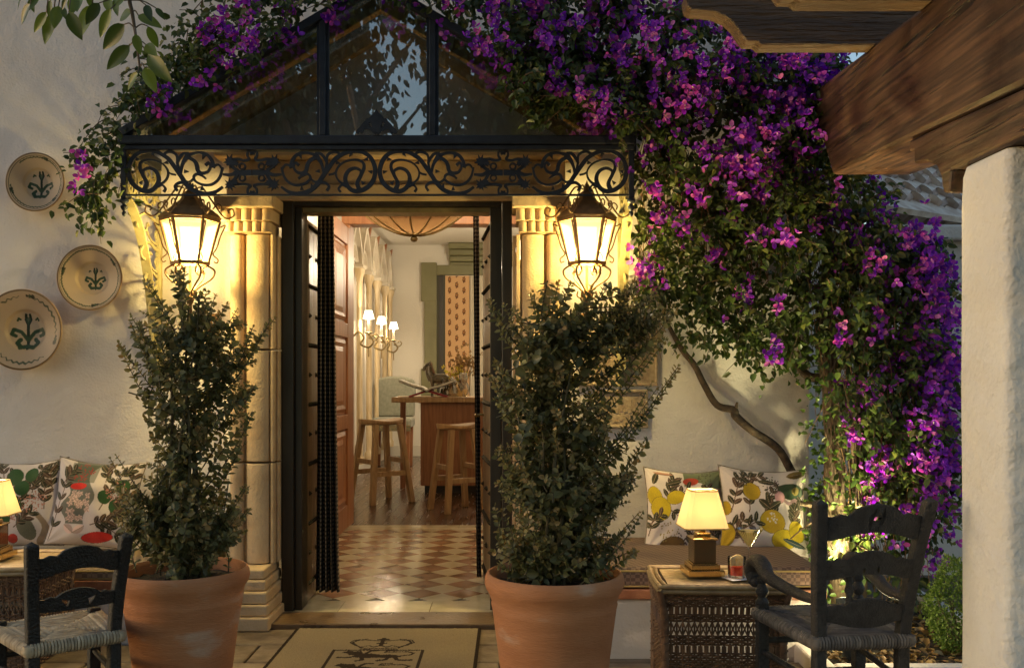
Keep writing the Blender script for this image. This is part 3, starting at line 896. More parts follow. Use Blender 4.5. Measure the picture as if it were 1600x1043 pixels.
# ---- gingham curtains
def gingham(name):
    m, nt, b = new_mat(name)
    L = nt.links.new
    uv = node(nt, "ShaderNodeAttribute"); uv.attribute_name = "cuv"
    sep = node(nt, "ShaderNodeSeparateXYZ"); L(uv.outputs["Vector"], sep.inputs["Vector"])
    outs = []
    for ax in ("X", "Y"):
        md = node(nt, "ShaderNodeMath", operation='FRACT'); L(sep.outputs[ax], md.inputs[0])
        gt = node(nt, "ShaderNodeMath", operation='GREATER_THAN'); gt.inputs[1].default_value = .5; L(md.outputs[0], gt.inputs[0]); outs.append(gt)
    ad = node(nt, "ShaderNodeMath", operation='ADD'); L(outs[0].outputs[0], ad.inputs[0]); L(outs[1].outputs[0], ad.inputs[1])
    rp = node(nt, "ShaderNodeValToRGB")
    rp.color_ramp.interpolation = 'CONSTANT'
    e = rp.color_ramp.elements
    e[0].position = 0; e[0].color = (.010, .007, .006, 1)
    e[1].position = .4; e[1].color = (.035, .022, .018, 1)
    x = e.new(.9); x.color = (.24, .19, .15, 1)
    dv = node(nt, "ShaderNodeMath", operation='MULTIPLY'); dv.inputs[1].default_value = .5; L(ad.outputs[0], dv.inputs[0])
    L(dv.outputs[0], rp.inputs["Fac"]); L(rp.outputs["Color"], b.inputs["Base Color"])
    b.inputs["Roughness"].default_value = .9
    return m
ging = gingham("gingham_cloth")
dark_cloth = pm("dark_curtain_hem", (.010, .007, .006), (.02, .014, .012), rough=.9)
def curtain(name, label, xs_top, xs_bot, y0, z0, z1, amp, folds, sx):
    t = thing(name, label, "curtain", ((xs_bot[0] + xs_bot[1]) / 2, y0, z0))
    nu, nv = 40, 40
    V, UV, Fc = [], [], []
    for j in range(nv + 1):
        v = j / nv; z = z0 + (z1 - z0) * v
        a = xs_bot[0] + (xs_top[0] - xs_bot[0]) * v ** .7; b_ = xs_bot[1] + (xs_top[1] - xs_bot[1]) * v ** .7
        for i in range(nu + 1):
            u = i / nu
            V.append((a + (b_ - a) * u, y0 + (amp * math.sin(u * folds * 2 * PI + .4 * math.sin(v * 5)) * (1 - .5 * v)), z))
            UV.append((u * sx, v * 92, 0))
    for j in range(nv):
        for i in range(nu):
            q = j * (nu + 1) + i
            Fc.append((q, q + 1, q + nu + 2, q + nu + 1))
    mb = MB(); mb.v = V; mb.f = Fc
    o = mb.build("cloth", ging, t, smooth=60)
    at = o.data.attributes.new("cuv", 'FLOAT_VECTOR', 'POINT')
    at.data.foreach_set("vector", np.array(UV, dtype=np.float32).ravel())
    sd_ = o.modifiers.new("thick", 'SOLIDIFY'); sd_.thickness = .003
    # ring top
    mb = MB(); mb.tube([(min(xs_top), y0, z1 + .005), (max(xs_top), y0, z1 + .005)], .008, 8); mb.build("curtain_rod", stud_m, t)
    return t
curtain("curtain", "dark gingham curtain hanging at the left door leaf", (-1.125, -1.035), (-1.138, -1.0), 5.58, .05, 2.32, .03, 4, 13)
curtain("curtain", "dark gingham curtain gathered narrow at the right door leaf", (-.24, -.205), (-.215, -.19), 5.98, .05, 2.36, .02, 2, 5)

# ---- coir doormat with printed crest
mat_root = thing("doormat", "tan coir doormat with printed crown and lion crest", "doormat", (-.63, 4.4, 0))
def seg_mask(X, Y, pts, w):
    msk = np.zeros(X.shape, bool)
    for (x0, y0), (x1, y1) in zip(pts[:-1], pts[1:]):
        dx, dy = x1 - x0, y1 - y0
        t = np.clip(((X - x0) * dx + (Y - y0) * dy) / (dx * dx + dy * dy + 1e-12), 0, 1)
        msk |= (X - x0 - t * dx) ** 2 + (Y - y0 - t * dy) ** 2 < w * w
    return msk
def poly_mask(X, Y, poly):
    ins = np.zeros(X.shape, bool)
    n_ = len(poly); j = n_ - 1
    for i in range(n_):
        xi, yi = poly[i]; xj, yj = poly[j]
        ins ^= ((yi > Y) != (yj > Y)) & (X < (xj - xi) * (Y - yi) / (yj - yi + 1e-12) + xi)
        j = i
    return ins
def colgrid(name, mat_, V, nu, nv, C, parent, local=False, extra=None):
    """grid mesh with a colour attribute"""
    idx = np.arange((nu + 1) * (nv + 1)).reshape(nv + 1, nu + 1)
    Fq = np.stack([idx[:-1, :-1], idx[:-1, 1:], idx[1:, 1:], idx[1:, :-1]], -1).reshape(-1, 4)
    V = np.asarray(V, float)
    if not local and parent is not None:
        Mi = np.array(WM[parent].inverted())
        V = V @ Mi[:3, :3].T + Mi[:3, 3]
    me = fast_mesh(name, V, [Fq])
    at = me.color_attributes.new("Col", 'FLOAT_COLOR', 'POINT')
    C4 = np.concatenate([C, np.ones((len(C), 1))], 1).astype(np.float32)
    at.data.foreach_set("color", C4.ravel())
    set_smooth(me)
    return link(name, me, mat_, parent)
mx0, mx1, my0, my1 = -1.10, -.157, 3.72, 4.90
nu, nv = 380, 330
U, Vv = np.meshgrid(np.linspace(mx0, mx1, nu + 1), np.linspace(my0, my1, nv + 1))
Cm = np.empty((nv + 1, nu + 1, 3)); Cm[:] = (.27, .205, .13)
Cm *= (1 + rng.normal(0, .07, (nv + 1, nu + 1, 1)))
DK = (.030, .020, .014)
edge = (U < mx0 + .016) | (U > mx1 - .016)
Cm[edge] = DK
cx = -.627
# crown
cm = np.zeros(U.shape, bool)
yb, yt = 4.525, 4.70
cm |= seg_mask(U, Vv, [(cx - .085, yb), (cx, yb - .012), (cx + .085, yb)], .006)
cm |= seg_mask(U, Vv, [(cx - .092, yb + .022), (cx, yb + .010), (cx + .092, yb + .022)], .006)
cm |= seg_mask(U, Vv, [(cx - .095, yb + .035), (cx - .055, yb + .06), (cx - .03, yb + .036), (cx, yb + .062), (cx + .03, yb + .036), (cx + .055, yb + .06), (cx + .095, yb + .035)], .005)
for sg in (-1, 1):
    cm |= seg_mask(U, Vv, [(cx + sg * .085, yb + .02), (cx + sg * .12, yb + .07), (cx + sg * .142, yb + .11), (cx + sg * .125, yb + .15), (cx + sg * .08, yb + .16), (cx + sg * .03, yb + .145), (cx + sg * .01, yb + .14)], .006)
    cm |= seg_mask(U, Vv, [(cx + sg * .12, yb + .06), (cx + sg * .155, yb + .11), (cx + sg * .14, yb + .155), (cx + sg * .08, yb + .175)], .004)
cm |= seg_mask(U, Vv, [(cx, yb + .06), (cx, yb + .19)], .010)
cm |= seg_mask(U, Vv, [(cx - .022, yb + .165), (cx + .022, yb + .165)], .010)
cm |= seg_mask(U, Vv, [(cx - .018, yb + .10), (cx + .018, yb + .10)], .009)
# shield frame
sx0, sx1, sy1, sy0 = -.836, -.418, 4.508, 3.80
cm |= seg_mask(U, Vv, [(sx0, sy0 + .1), (sx0, sy1), (sx1, sy1), (sx1, sy0 + .1), (cx, sy0), (sx0, sy0 + .1)], .0075)
def lion(ox, oy, s_):
    f_ = lambda L_: [(ox + x * s_, oy + y * s_) for x, y in L_]
    q = np.zeros(U.shape, bool)
    q |= poly_mask(U, Vv, f_([(-.6, .05), (-.45, .28), (-.2, .26), (.1, .16), (.5, .14), (.7, .0), (.55, -.14), (.1, -.12), (-.3, -.16), (-.55, -.08)]))
    q |= poly_mask(U, Vv, f_([(-.95, .34), (-.8, .52), (-.62, .46), (-.45, .5), (-.38, .3), (-.5, .1), (-.72, .12), (-.78, .26)]))
    q |= seg_mask(U, Vv, f_([(-.5, .0), (-.75, -.12), (-.98, -.1)]), .05 * s_)
    q |= seg_mask(U, Vv, f_([(-.35, -.1), (-.3, -.32), (-.45, -.4)]), .055 * s_)
    q |= seg_mask(U, Vv, f_([(.5, -.05), (.6, -.3), (.8, -.36), (.95, -.32)]), .06 * s_)
    q |= seg_mask(U, Vv, f_([(.35, -.08), (.3, -.3), (.1, -.38)]), .055 * s_)
    q |= seg_mask(U, Vv, f_([(.65, .05), (.9, .12), (.98, .3), (.8, .42), (.45, .4), (.2, .36), (.25, .5), (.5, .52)]), .035 * s_)
    q |= seg_mask(U, Vv, f_([(-.28, .3), (-.18, .5), (0, .52)]), .05 * s_)
    return q
for oy in (4.41, 4.21, 4.01): cm |= lion(cx, oy, .175)
Cm[cm] = np.array(DK) * 1.4
mat_cloth = vcmat("printed_coir", rough=.95, spec=.1, bump=.8, bscale=260)
nzv = rng.normal(0, .0012, U.shape)
Vm = np.stack([U, Vv, .014 + nzv], -1).reshape(-1, 3)
colgrid("pile", mat_cloth, Vm, nu, nv, Cm.reshape(-1, 3), mat_root)
mb = MB(); mb.bx(mx0, mx1, my0, my1, .002, .012); mb.build("backing", dark_cloth, mat_root)
# ================================================================== WALL LANTERNS
LAMP_COL = (1.0, .75, .24)
pane_glow = emis("frosted_lantern_glass", (1.0, .80, .40), .8, transp=.50)
bulb_glow = emis("lit_bulb", (1.0, .85, .55), 22.0)
def lantern(label, px, rot):
    d = 4.91
    x = (px - 800) * d / 1500
    t = thing("wall_lantern", label, "lantern", (x, d, 1.62), 0, "lanterns beside the doorway")
    zt, zb, rt, rb = 2.099 - 1.62, 1.884 - 1.62, .143, .086
    ang = [rot + k * PI / 3 for k in range(6)]
    P = lambda r, a, z: Vector((r * math.cos(a), r * math.sin(a), z))
    # roof: concave hexagonal pyramid with rolled edge
    mb = MB(True); mb.lathe([(.150, zt + .002), (.156, zt + .010), (.138, zt + .030), (.095, zt + .062), (.052, zt + .098), (.036, zt + .122), (.040, zt + .132), (.014, zt + .150), (.018, zt + .165), (.006, zt + .185), (.001, zt + .20)], n=6, a0=rot)
    rf_ = mb.build("roof", rust, t)
    mb = MB(True)
    for a in ang:
        r_ = Vector((math.cos(a), math.sin(a), 0))
        C = cr([r_ * .03 + Vector((0, 0, zt + .16)), r_ * .06 + Vector((0, 0, zt + .165)), r_ * .10 + Vector((0, 0, zt + .11)), r_ * .155 + Vector((0, 0, zt + .03)), r_ * .185 + Vector((0, 0, zt + .012)), r_ * .215 + Vector((0, 0, zt + .03)), r_ * .21 + Vector((0, 0, zt + .06)), r_ * .188 + Vector((0, 0, zt + .056)), r_ * .192 + Vector((0, 0, zt + .038))], 5)
        mb.tube(C, .0042, 6)
        C = cr([r_ * .11 + Vector((0, 0, zt + .055)), r_ * .135 + Vector((0, 0, zt + .085)), r_ * .155 + Vector((0, 0, zt + .07)), r_ * .15 + Vector((0, 0, zt + .05))], 4)
        mb.tube(C, .0035, 6)
    mb.build("roof_scroll", rust, rf_, smooth=60)
    mb = MB(True)
    mb.lathe([(rt + .006, zt - .012), (rt + .010, zt), (rt - .004, zt), (rt - .004, zt - .012), (rt + .006, zt - .012)], n=6, a0=rot, cap=False)
    mb.build("frame_ring", rust, t); mb = MB(True)
    mb.lathe([(rb + .012, zb - .016), (rb + .012, zb), (rb - .012, zb), (rb - .012, zb - .016), (rb + .012, zb - .016)], n=6, a0=rot, cap=False)
    mb.build("frame_ring", rust, t)
    for a in ang:
        mb = MB(True)
        mb.tube([P(rb + .003, a, zb), P(rt + .002, a, zt - .008)], .0085, 4); mb.build("frame_bar", rust, t)
        mb = MB(True)
        C = cr([P(rt + .005, a, zt - .035), P(rt + .030, a, zt - .022), P(rt + .022, a, zt - .045), P(rt + .008, a, zt - .075), P(rb + .045, a, zb + .075), P(rb + .026, a, zb + .04), P(rb + .05, a, zb + .015), P(rb + .045, a, zb - .004), P(rb + .03, a, zb + .002)], 4)
        mb.tube(C, .0034, 6); mb.build("side_scroll", rust, t, smooth=60)
    for k in range(6):
        a, b = ang[k], ang[(k + 1) % 6]
        mb = MB(True)
        q = [P(rb - .001, a, zb), P(rb - .001, b, zb), P(rt - .001, b, zt - .012), P(rt - .001, a, zt - .012)]
        ctr = sum(q, Vector()) / 4
        q = [ctr + (p_ - ctr) * .94 for p_ in q]
        mb.add(q, [(0, 1, 2, 3)]); mb.build("pane", pane_glow, t)
    mb = MB(True); mb.lathe([(.008, zb), (.012, zb + .03), (.026, zb + .07), (.030, zb + .10), (.020, zb + .13), (.001, zb + .142)], n=12)
    mb.build("bulb", bulb_glow, t, smooth=60)
    # scrolled foot below the glass and arm back to the wall
    mb = MB(True)
    for k, a in enumerate(ang):
        C = cr([P(.085, a, zb - .018), P(.12, a, zb - .045), P(.105, a, zb - .085), P(.05, a, zb - .125), P(.012, a, zb - .165), P(.01, a, zb - .19)], 5)
        mb.tube(C, .005, 6)
        C = cr([P(.085, a, zb - .02), P(.065, a, zb - .03), P(.06, a, zb - .055), P(.075, a, zb - .06)], 4); mb.tube(C, .004, 6)
        C = cr([P(.012, a, zb - .16), P(.03, a, zb - .185), P(.05, a, zb - .175), P(.045, a, zb - .15)], 4); mb.tube(C, .004, 6)
    mb.build("foot_scroll", rust, t, smooth=60)
    mb = MB(True)
    mb.lathe([(.006, zb - .30), (.012, zb - .27), (.010, zb - .22), (.020, zb - .20), (.022, zb - .185), (.008, zb - .165), (.006, zb - .02)], n=10)
    yw = WALL_Y - d
    mb.tube(cr([(0, 0, zb - .27), (0, .06, zb - .33), (0, .14, zb - .36), (0, yw - .012, zb - .33)], 6), .010, 8)
    mb.build("stem", rust, t, smooth=60)
    mb = MB(True); mb.bx(-.035, .035, yw - .014, yw - .001, zb - .46, zb - .24); mb.build("back_plate", rust, t, bevel=.006)
    lamp_light("lantern_light", (x, d, 1.945), 84.0, LAMP_COL, .035, t)
    return t
lantern("glowing hexagonal wall lantern between the painted plates and the doorway", 297, R(14))
lantern("glowing hexagonal wall lantern between the doorway and the bougainvillea", 917, R(0))

# ================================================================== PAINTED WALL PLATES
plate_m = vcmat("glazed_earthenware", rough=.42, spec=.22)
clay_back = pm("plate_clay", (.40, .26, .15), (.5, .34, .2), rough=.6)
def plate(label, px, py, rpx, kind_):
    d = 5.235
    c = W(px, py, d); r = rpx * d / 1500
    t = thing("wall_plate", label, "plate", c, 0, "painted plates on the wall")
    prof = [(0, .034), (.30, .036), (.46, .028), (.52, .014), (.70, .000), (.90, -.016), (.965, -.020), (1.0, -.014), (1.0, -.004)]
    nr, na = 74, 220
    rr = np.concatenate([np.linspace(0.001, .9, 60), np.linspace(.91, 1.0, nr - 59)])
    yy = np.interp(rr, [q[0] for q in prof[:8]], [q[1] for q in prof[:8]])
    A = np.linspace(0, 2 * PI, na + 1)
    RR, AA = np.meshgrid(rr, A)
    X, Z = RR * np.cos(AA), RR * np.sin(AA)
    C = np.empty(X.shape + (3,)); C[:] = (.40, .30, .205)
    C *= 1 + .05 * np.sin(5 * X + 3 * Z)[..., None] + rng.normal(0, .012, X.shape)[..., None]
    green, dgreen = np.array((.022, .045, .020)), np.array((.010, .018, .010))
    def paint(mask, col, a=1.0): C[mask] = C[mask] * (1 - a) + np.array(col) * a
    paint(RR > .955, (.18, .12, .06), .85)
    if kind_ == 0:
        paint(np.abs(RR - .90) < .012, dgreen, .8)
        saw = np.abs(RR - (.84 + .035 * np.abs(((AA * 46 / (2 * PI)) % 1) - .5))) < .018
        paint(saw & (np.sin(AA * 1.5 + .6) > -.75), green, .9)
    elif kind_ == 1:
        paint(np.abs(RR - .93) < .012, dgreen, .6)
        saw = np.abs(RR - (.86 + .02 * ((AA * 70 / (2 * PI)) % 1))) < .022
        paint(saw, green, .85)
        paint(RR < .43, (.38, .27, .17), .35)
    else:
        C[:] = C * np.array((.95, .93, .92))
        ph = (AA * 34 / (2 * PI)) % 1
        saw = np.abs(RR - (.80 + .10 * np.abs(ph - .5))) < .016 + .012 * np.sin(AA * 3)
        paint(saw & (np.sin(AA * 2.0 - .4) > -.8), green, .9)
    for a in ((1.2, 3.5, 5.6), (.6, 2.9, 4.9), (1.35, 6.0, 3.6))[kind_]:
        for q in range(3):
            aa = a + (q - 1) * .09
            paint((X - .85 * math.cos(aa)) ** 2 + (Z - .85 * math.sin(aa)) ** 2 < (.055 - .01 * q) ** 2, green if q % 2 else dgreen, .9)
    s_ = (.50, .36, .48)[kind_]; ox, oz = ((.08, -.02), (.06, .02), (.02, 0.0))[kind_]
    st = lambda L_: [(ox + a * s_, oz + b * s_) for a, b in L_]
    paint(seg_mask(X, Z, st([(.0, -.95), (.0, .35)]), .06 * s_ + .010), dgreen)
    for sg in (-1, 1):
        paint(seg_mask(X, Z, st([(0, -.5), (sg * .35, -.1), (sg * .75, .05), (sg * .85, -.2), (sg * .65, -.3)]), .07 * s_ + .010), green)
        paint(seg_mask(X, Z, st([(0, -.85), (sg * .35, -.9), (sg * .55, -.65), (sg * .4, -.5)]), .09 * s_ + .010), green)
        paint(poly_mask(X, Z, st([(0, -.55), (sg * .18, -.2), (sg * .42, 0.05), (sg * .3, -.3), (sg * .1, -.6)])), green, .8)
        paint(seg_mask(X, Z, st([(sg * .4, .55), (sg * .5, .62), (sg * .55, .5)]), .05 * s_), green)
        paint(seg_mask(X, Z, st([(0, .25), (sg * .14, .55), (sg * .1, .8)]), .05 * s_ + .008), dgreen)
    paint(poly_mask(X, Z, st([(0, .25), (.13, .5), (.08, .78), (0, .65), (-.08, .78), (-.13, .5)])), green, .85)
    V = np.stack([c.x + X * r, np.broadcast_to(c.y + np.broadcast_to(yy, X.shape) * r / .16 * .9, X.shape), c.z + Z * r], -1).reshape(-1, 3)
    colgrid("dish", plate_m, V, nr, na, C.reshape(-1, 3), t)
    Mx = Matrix.Rotation(R(90), 4, 'X')
    mb = MB(); mb.lathe([(.50 * r, -.045 * r / .16), (.55 * r, -.044 * r / .16), (.75 * r, -.012), (r * .999, .012 * r / .16), (r * 1.006, .0165 * r / .16), (r * .99, .0185 * r / .16)], c, 64, M=Mx, cap=False)
    finish_normals(mb.build("underside", clay_back, t, smooth=50))
    return t
plate("small painted plate with green flower sprig, uppermost on the wall", 57, 285, 46, 0)
plate("deep cream plate with small green sprig, nearest the lantern", 142, 434, 51, 1)
plate("largest painted plate with bold green blooms, cut by the photo edge", 37, 515, 63, 2)

# ================================================================== BENCHES AND SEAT PADS
def woven_mat(name, c1, c2, c3, k=1.0):
    m, nt, b = new_mat(name)
    L = nt.links.new
    geo = node(nt, "ShaderNodeNewGeometry")
    mp = node(nt, "ShaderNodeMapping"); mp.inputs["Scale"].default_value = (70 * k, 55 * k, 90 * k); mp.inputs["Rotation"].default_value = (0, 0, R(20))
    L(geo.outputs["Position"], mp.inputs["Vector"])
    wv = [node(nt, "ShaderNodeTexChecker"), node(nt, "ShaderNodeTexNoise")]
    L(mp.outputs["Vector"], wv[0].inputs["Vector"]); wv[0].inputs["Scale"].default_value = 1.0
    wv[0].inputs["Color1"].default_value = (*c1, 1); wv[0].inputs["Color2"].default_value = (*c2, 1)
    wv[1].inputs["Scale"].default_value = 300
    L(geo.outputs["Position"], wv[1].inputs["Vector"])
    mx = node(nt, "ShaderNodeMix"); mx.data_type = 'RGBA'; mx.inputs[0].default_value = .35
    L(wv[1].outputs["Fac"], mx.inputs[0]); L(wv[0].outputs["Color"], mx.inputs[6]); mx.inputs[7].default_value = (*c3, 1)
    L(mx.outputs[2], b.inputs["Base Color"]); b.inputs["Roughness"].default_value = .8
    bp = node(nt, "ShaderNodeBump"); bp.inputs["Strength"].default_value = .6; bp.inputs["Distance"].default_value = .004
    L(wv[0].outputs["Fac"], bp.inputs["Height"]); L(bp.outputs["Normal"], b.inputs["Normal"])
    return m
pad_m = woven_mat("woven_pad", (.095, .052, .042), (.26, .17, .13), (.08, .05, .04), .72)
pad_m2 = woven_mat("woven_pad_pale", (.34, .25, .16), (.12, .08, .055), (.20, .14, .09), .6)
pipe_m = pm("piping", (.33, .23, .08), rough=.7)
def bench(label, x0, x1, yf, ztop, padm, padlabel, padt):
    t = thing("bench", label, "bench", ((x0 + x1) / 2, (yf + WALL_Y) / 2, 0), 0, "masonry benches along the wall")
    mb = MB(); mb.bx(x0, x1, yf, WALL_Y - .001, -.03, ztop - .045); mb.build("base", plaster, t, bevel=.02)
    x = x0 - .0
    while x < x1 - .05:
        w = min(.30, x1 - x)
        mb = MB(); mb.bx(x + .002, x + w - .003, yf - .012, WALL_Y - .002, ztop - .043, ztop); mb.build("edge_tile", brick_red, t, bevel=.004)
        x += .30
    p_ = thing("seat_pad", padlabel, "cushion", ((x0 + x1) / 2, (yf + WALL_Y) / 2, ztop), 0)
    mb = MB()
    a0, a1, b0, b1, z0, z1 = x0 + .01, x1 - .012, yf + .004, WALL_Y - .01, ztop + .001, ztop + padt
    nx, ny = 24, 6
    vs = []; fs = []
    prof = [(0.0, .25), (.0, .75), (.35, .93), (1.0, 1.0)]
    mb.bx(a0, a1, b0, b1, z0, z1)
    o = mb.build("pad", padm, p_, bevel=padt * .28, seg=3)
    mb = MB()
    for zz, ins in ((z1 - padt * .16, -.001), (z0 + padt * .12, -.001)):
        mb.tube([(a0, b0 + ins + .004, zz), (a1, b0 + ins + .004, zz)], .0045, 6)
    mb.build("piping", pipe_m, p_, smooth=60)
    return t
bench("low white masonry bench with red tile edge under the plates", -4.6, -1.56, 4.69, .302, pad_m2, "woven brown seat pad on the bench below the plates", .05)
bench("low white masonry bench with red tile edge beside the bougainvillea", .34, 1.45, 4.42, .318, pad_m, "woven brown seat pad on the bench below the bougainvillea", .098)

# ================================================================== PRINTED PILLOWS
fabric_m = vcmat("printed_linen", rough=.9, spec=.15, bump=.25, bscale=500, sheen=.2)
GR = lambda *c: np.array(c)
def pillow(label, px, py, wpx, hpx, d, lean, tilt, print_fn, back=(.55, .47, .42)):
    c = W(px, py, d); w, h = wpx * d / 1500, hpx * d / 1500
    t = thing("pillow", label, "pillow", (c.x, c.y, c.z - h / 2), 0, "printed pillows on the benches")
    n = 170
    u = np.linspace(-1, 1, n + 1)
    Uu, Vv_ = np.meshgrid(u, u)
    th = .10 * (np.clip(1 - Uu ** 2, 0, 1) ** .55) * (np.clip(1 - Vv_ ** 2, 0, 1) ** .55)
    rr_ = np.hypot(np.abs(Uu) - 1, np.abs(Vv_) - 1); aa_ = np.arctan2(1 - np.abs(Vv_), 1 - np.abs(Uu))
    th += .010 * np.sin(aa_ * 11 + px) * np.exp(-rr_ * 2.2) * np.clip(1 - Uu ** 2, 0, 1) ** .5 * np.clip(1 - Vv_ ** 2, 0, 1) ** .5
    th += .007 * np.sin(5 * Uu + 6 * Vv_ + px) * np.sin(4 * Vv_ - 3 * Uu) * np.clip(1 - Uu ** 4, 0, 1)
    th += .004 * np.sin(9 * Uu + 3 * Vv_) * np.clip(1 - Uu ** 2, 0, 1) + .003 * np.sin(7 * Vv_ - 4 * Uu)
    X = Uu * w / 2 * (1 - .11 * (1 - Vv_ ** 2)); Z = Vv_ * h / 2 * (1 - .13 * (1 - Uu ** 2) * np.where(Vv_ > 0, 1.0, .4))
    M = Matrix.Translation(c) @ Matrix.Rotation(tilt, 4, 'Y') @ Matrix.Rotation(lean, 4, 'X')
    Mn = np.array(M)
    def tr(P_): return P_.reshape(-1, 3) @ Mn[:3, :3].T + Mn[:3, 3]
    C = np.empty(Uu.shape + (3,)); C[:] = np.array((.63, .535, .495)) * (1 + rng.normal(0, .02, Uu.shape))[..., None]
    print_fn(Uu, Vv_, C)
    colgrid("cover_front", fabric_m, tr(np.stack([X, -th, Z], -1)), n, n, C.reshape(-1, 3), t)
    Cb = np.empty(Uu.shape + (3,)); Cb[:] = back
    s_ = slice(None, None, 10)
    colgrid("cover_back", fabric_m, tr(np.stack([X, th, Z], -1)[s_, s_]), n // 10, n // 10, Cb[s_, s_].reshape(-1, 3), t)
    E = [(X[0, i], 0, Z[0, i]) for i in range(0, n, 10)] + [(X[i, n], 0, Z[i, n]) for i in range(0, n, 10)] + [(X[n, n - i], 0, Z[n, n - i]) for i in range(0, n, 10)] + [(X[n - i, 0], 0, Z[n - i, 0]) for i in range(0, n, 10)]
    mb = MB(); mb.tube([M @ Vector(e) for e in E], .004, 6, closed=True); mb.build("piping", pipe_dk, t, smooth=60)
    return t
pipe_dk = pm("dark_piping", (.10, .075, .05), (.3, .24, .19), scale=60, rough=.8)
LEAF_D, LEAF_B, LEAF_G = GR(.045, .042, .022), GR(.085, .05, .035), GR(.035, .075, .03)
LEMON, LEM2 = GR(.50, .36, .02), GR(.42, .27, .02)
def P_leaf(U_, V_, C, x, y, an, ln, wd, col):
    ca, sa = math.cos(an), math.sin(an)
    a = ((U_ - x) * ca + (V_ - y) * sa) / ln; b = (-(U_ - x) * sa + (V_ - y) * ca) / wd
    m_ = (a > 0) & (a < 1) & (np.abs(b) < 2.1 * np.clip(a, 0, 1) ** .7 * np.clip(1 - a, 0, 1) ** .75)
    C[m_] = col * (1 + .25 * np.sign(b[m_]))[:, None]
    C[m_ & (np.abs(b) < .06)] = (.28, .2, .13)
def P_ell(U_, V_, C, x, y, rx, ry, an, col, grad=0.2):
    ca, sa = math.cos(an), math.sin(an)
    a = ((U_ - x) * ca + (V_ - y) * sa) / rx; b = (-(U_ - x) * sa + (V_ - y) * ca) / ry
    q = a * a + b * b
    m_ = q < 1; C[m_] = col * (1 + grad * (.35 * np.sin(3 * a[m_] + 2 * b[m_]) + rng.normal(0, .35, int(m_.sum()))))[:, None]
    C[(q > 1) & (q < 1.07)] = (.10, .07, .03)
def P_sprig(U_, V_, C, x, y, an, n_, ln, col, r_):
    pts = [(x + math.cos(an) * ln * k / n_, y + math.sin(an) * ln * k / n_) for k in range(n_ + 1)]
    C[seg_mask(U_, V_, pts, .012)] = (.14, .08, .05)
    for k in range(1, n_ + 1):
        for sg in (-1, 1):
            P_leaf(U_, V_, C, *pts[k], an + sg * r_.uniform(.5, 1.0), r_.uniform(.19, .27), .072, col if r_.random() < .6 else LEAF_B)
def P_dots(U_, V_, C, x, y, s_, n_, col, r_):
    for _ in range(n_):
        a, q = r_.uniform(0, 2 * PI), s_ * math.sqrt(r_.random())
        m_ = (U_ - x - q * math.cos(a)) ** 2 + (V_ - y - q * math.sin(a)) ** 2 < .018 ** 2
        C[m_] = col
def print_lemon_a(U_, V_, C):
    r_ = random.Random(3)
    m_ = (V_ > .62 + .1 * np.sin(6 * U_)) & (U_ > -.05); C[m_] = (.15, .17, .09)
    P_ell(U_, V_, C, .12, .74, .20, .10, .1, GR(.45, .06, .03))
    m_ = (U_ > .25 + .08 * np.sin(5 * V_)) & (V_ < .55) & (V_ > -.2) & (U_ < .95); C[m_] = (.42, .28, .25)
    P_sprig(U_, V_, C, -.55, .15, 1.2, 4, .62, LEAF_D, r_); P_sprig(U_, V_, C, -.5, .2, .55, 3, .6, LEAF_D, r_)
    P_sprig(U_, V_, C, -.55, .05, -.6, 3, .6, LEAF_D, r_)
    P_ell(U_, V_, C, -.82, .30, .17, .24, .2, LEMON); P_ell(U_, V_, C, -.68, .02, .24, .28, .3, LEMON); P_ell(U_, V_, C, -.30, .30, .24, .17, .4, LEMON)
    P_leaf(U_, V_, C, -.5, .62, .3, .4, .09, LEAF_D); P_leaf(U_, V_, C, -.85, .6, 1.1, .35, .09, LEAF_D)
    P_sprig(U_, V_, C, .1, -.95, 1.5, 3, .5, LEAF_D, r_); P_sprig(U_, V_, C, .35, -.9, .8, 3, .6, LEAF_B, r_)
    P_ell(U_, V_, C, -.35, -.82, .3, .18, .1, GR(.16, .09, .03)); P_ell(U_, V_, C, .35, -.55, .16, .2, .1, GR(.36, .2, .05))
    P_dots(U_, V_, C, -.45, -.5, .28, 26, (.3, .22, .08), r_); P_dots(U_, V_, C, .7, -.4, .2, 30, (.12, .07, .06), r_)
    P_sprig(U_, V_, C, -.95, -.6, 1.4, 2, .35, LEAF_D, r_)
    P_leaf(U_, V_, C, -.8, .9, 0, .5, .05, GR(.35, .18, .12))
    for (x, y, a, n_, l) in ((.62, .0, 1.7, 3, .55), (.8, -.85, 1.8, 3, .5), (-.95, -.35, .7, 2, .3)):
        P_sprig(U_, V_, C, x, y, a, n_, l, LEAF_D, r_)
    P_dots(U_, V_, C, -.05, -.65, .2, 30, (.10, .06, .05), r_); P_dots(U_, V_, C, .5, .8, .2, 30, (.10, .09, .05), r_)
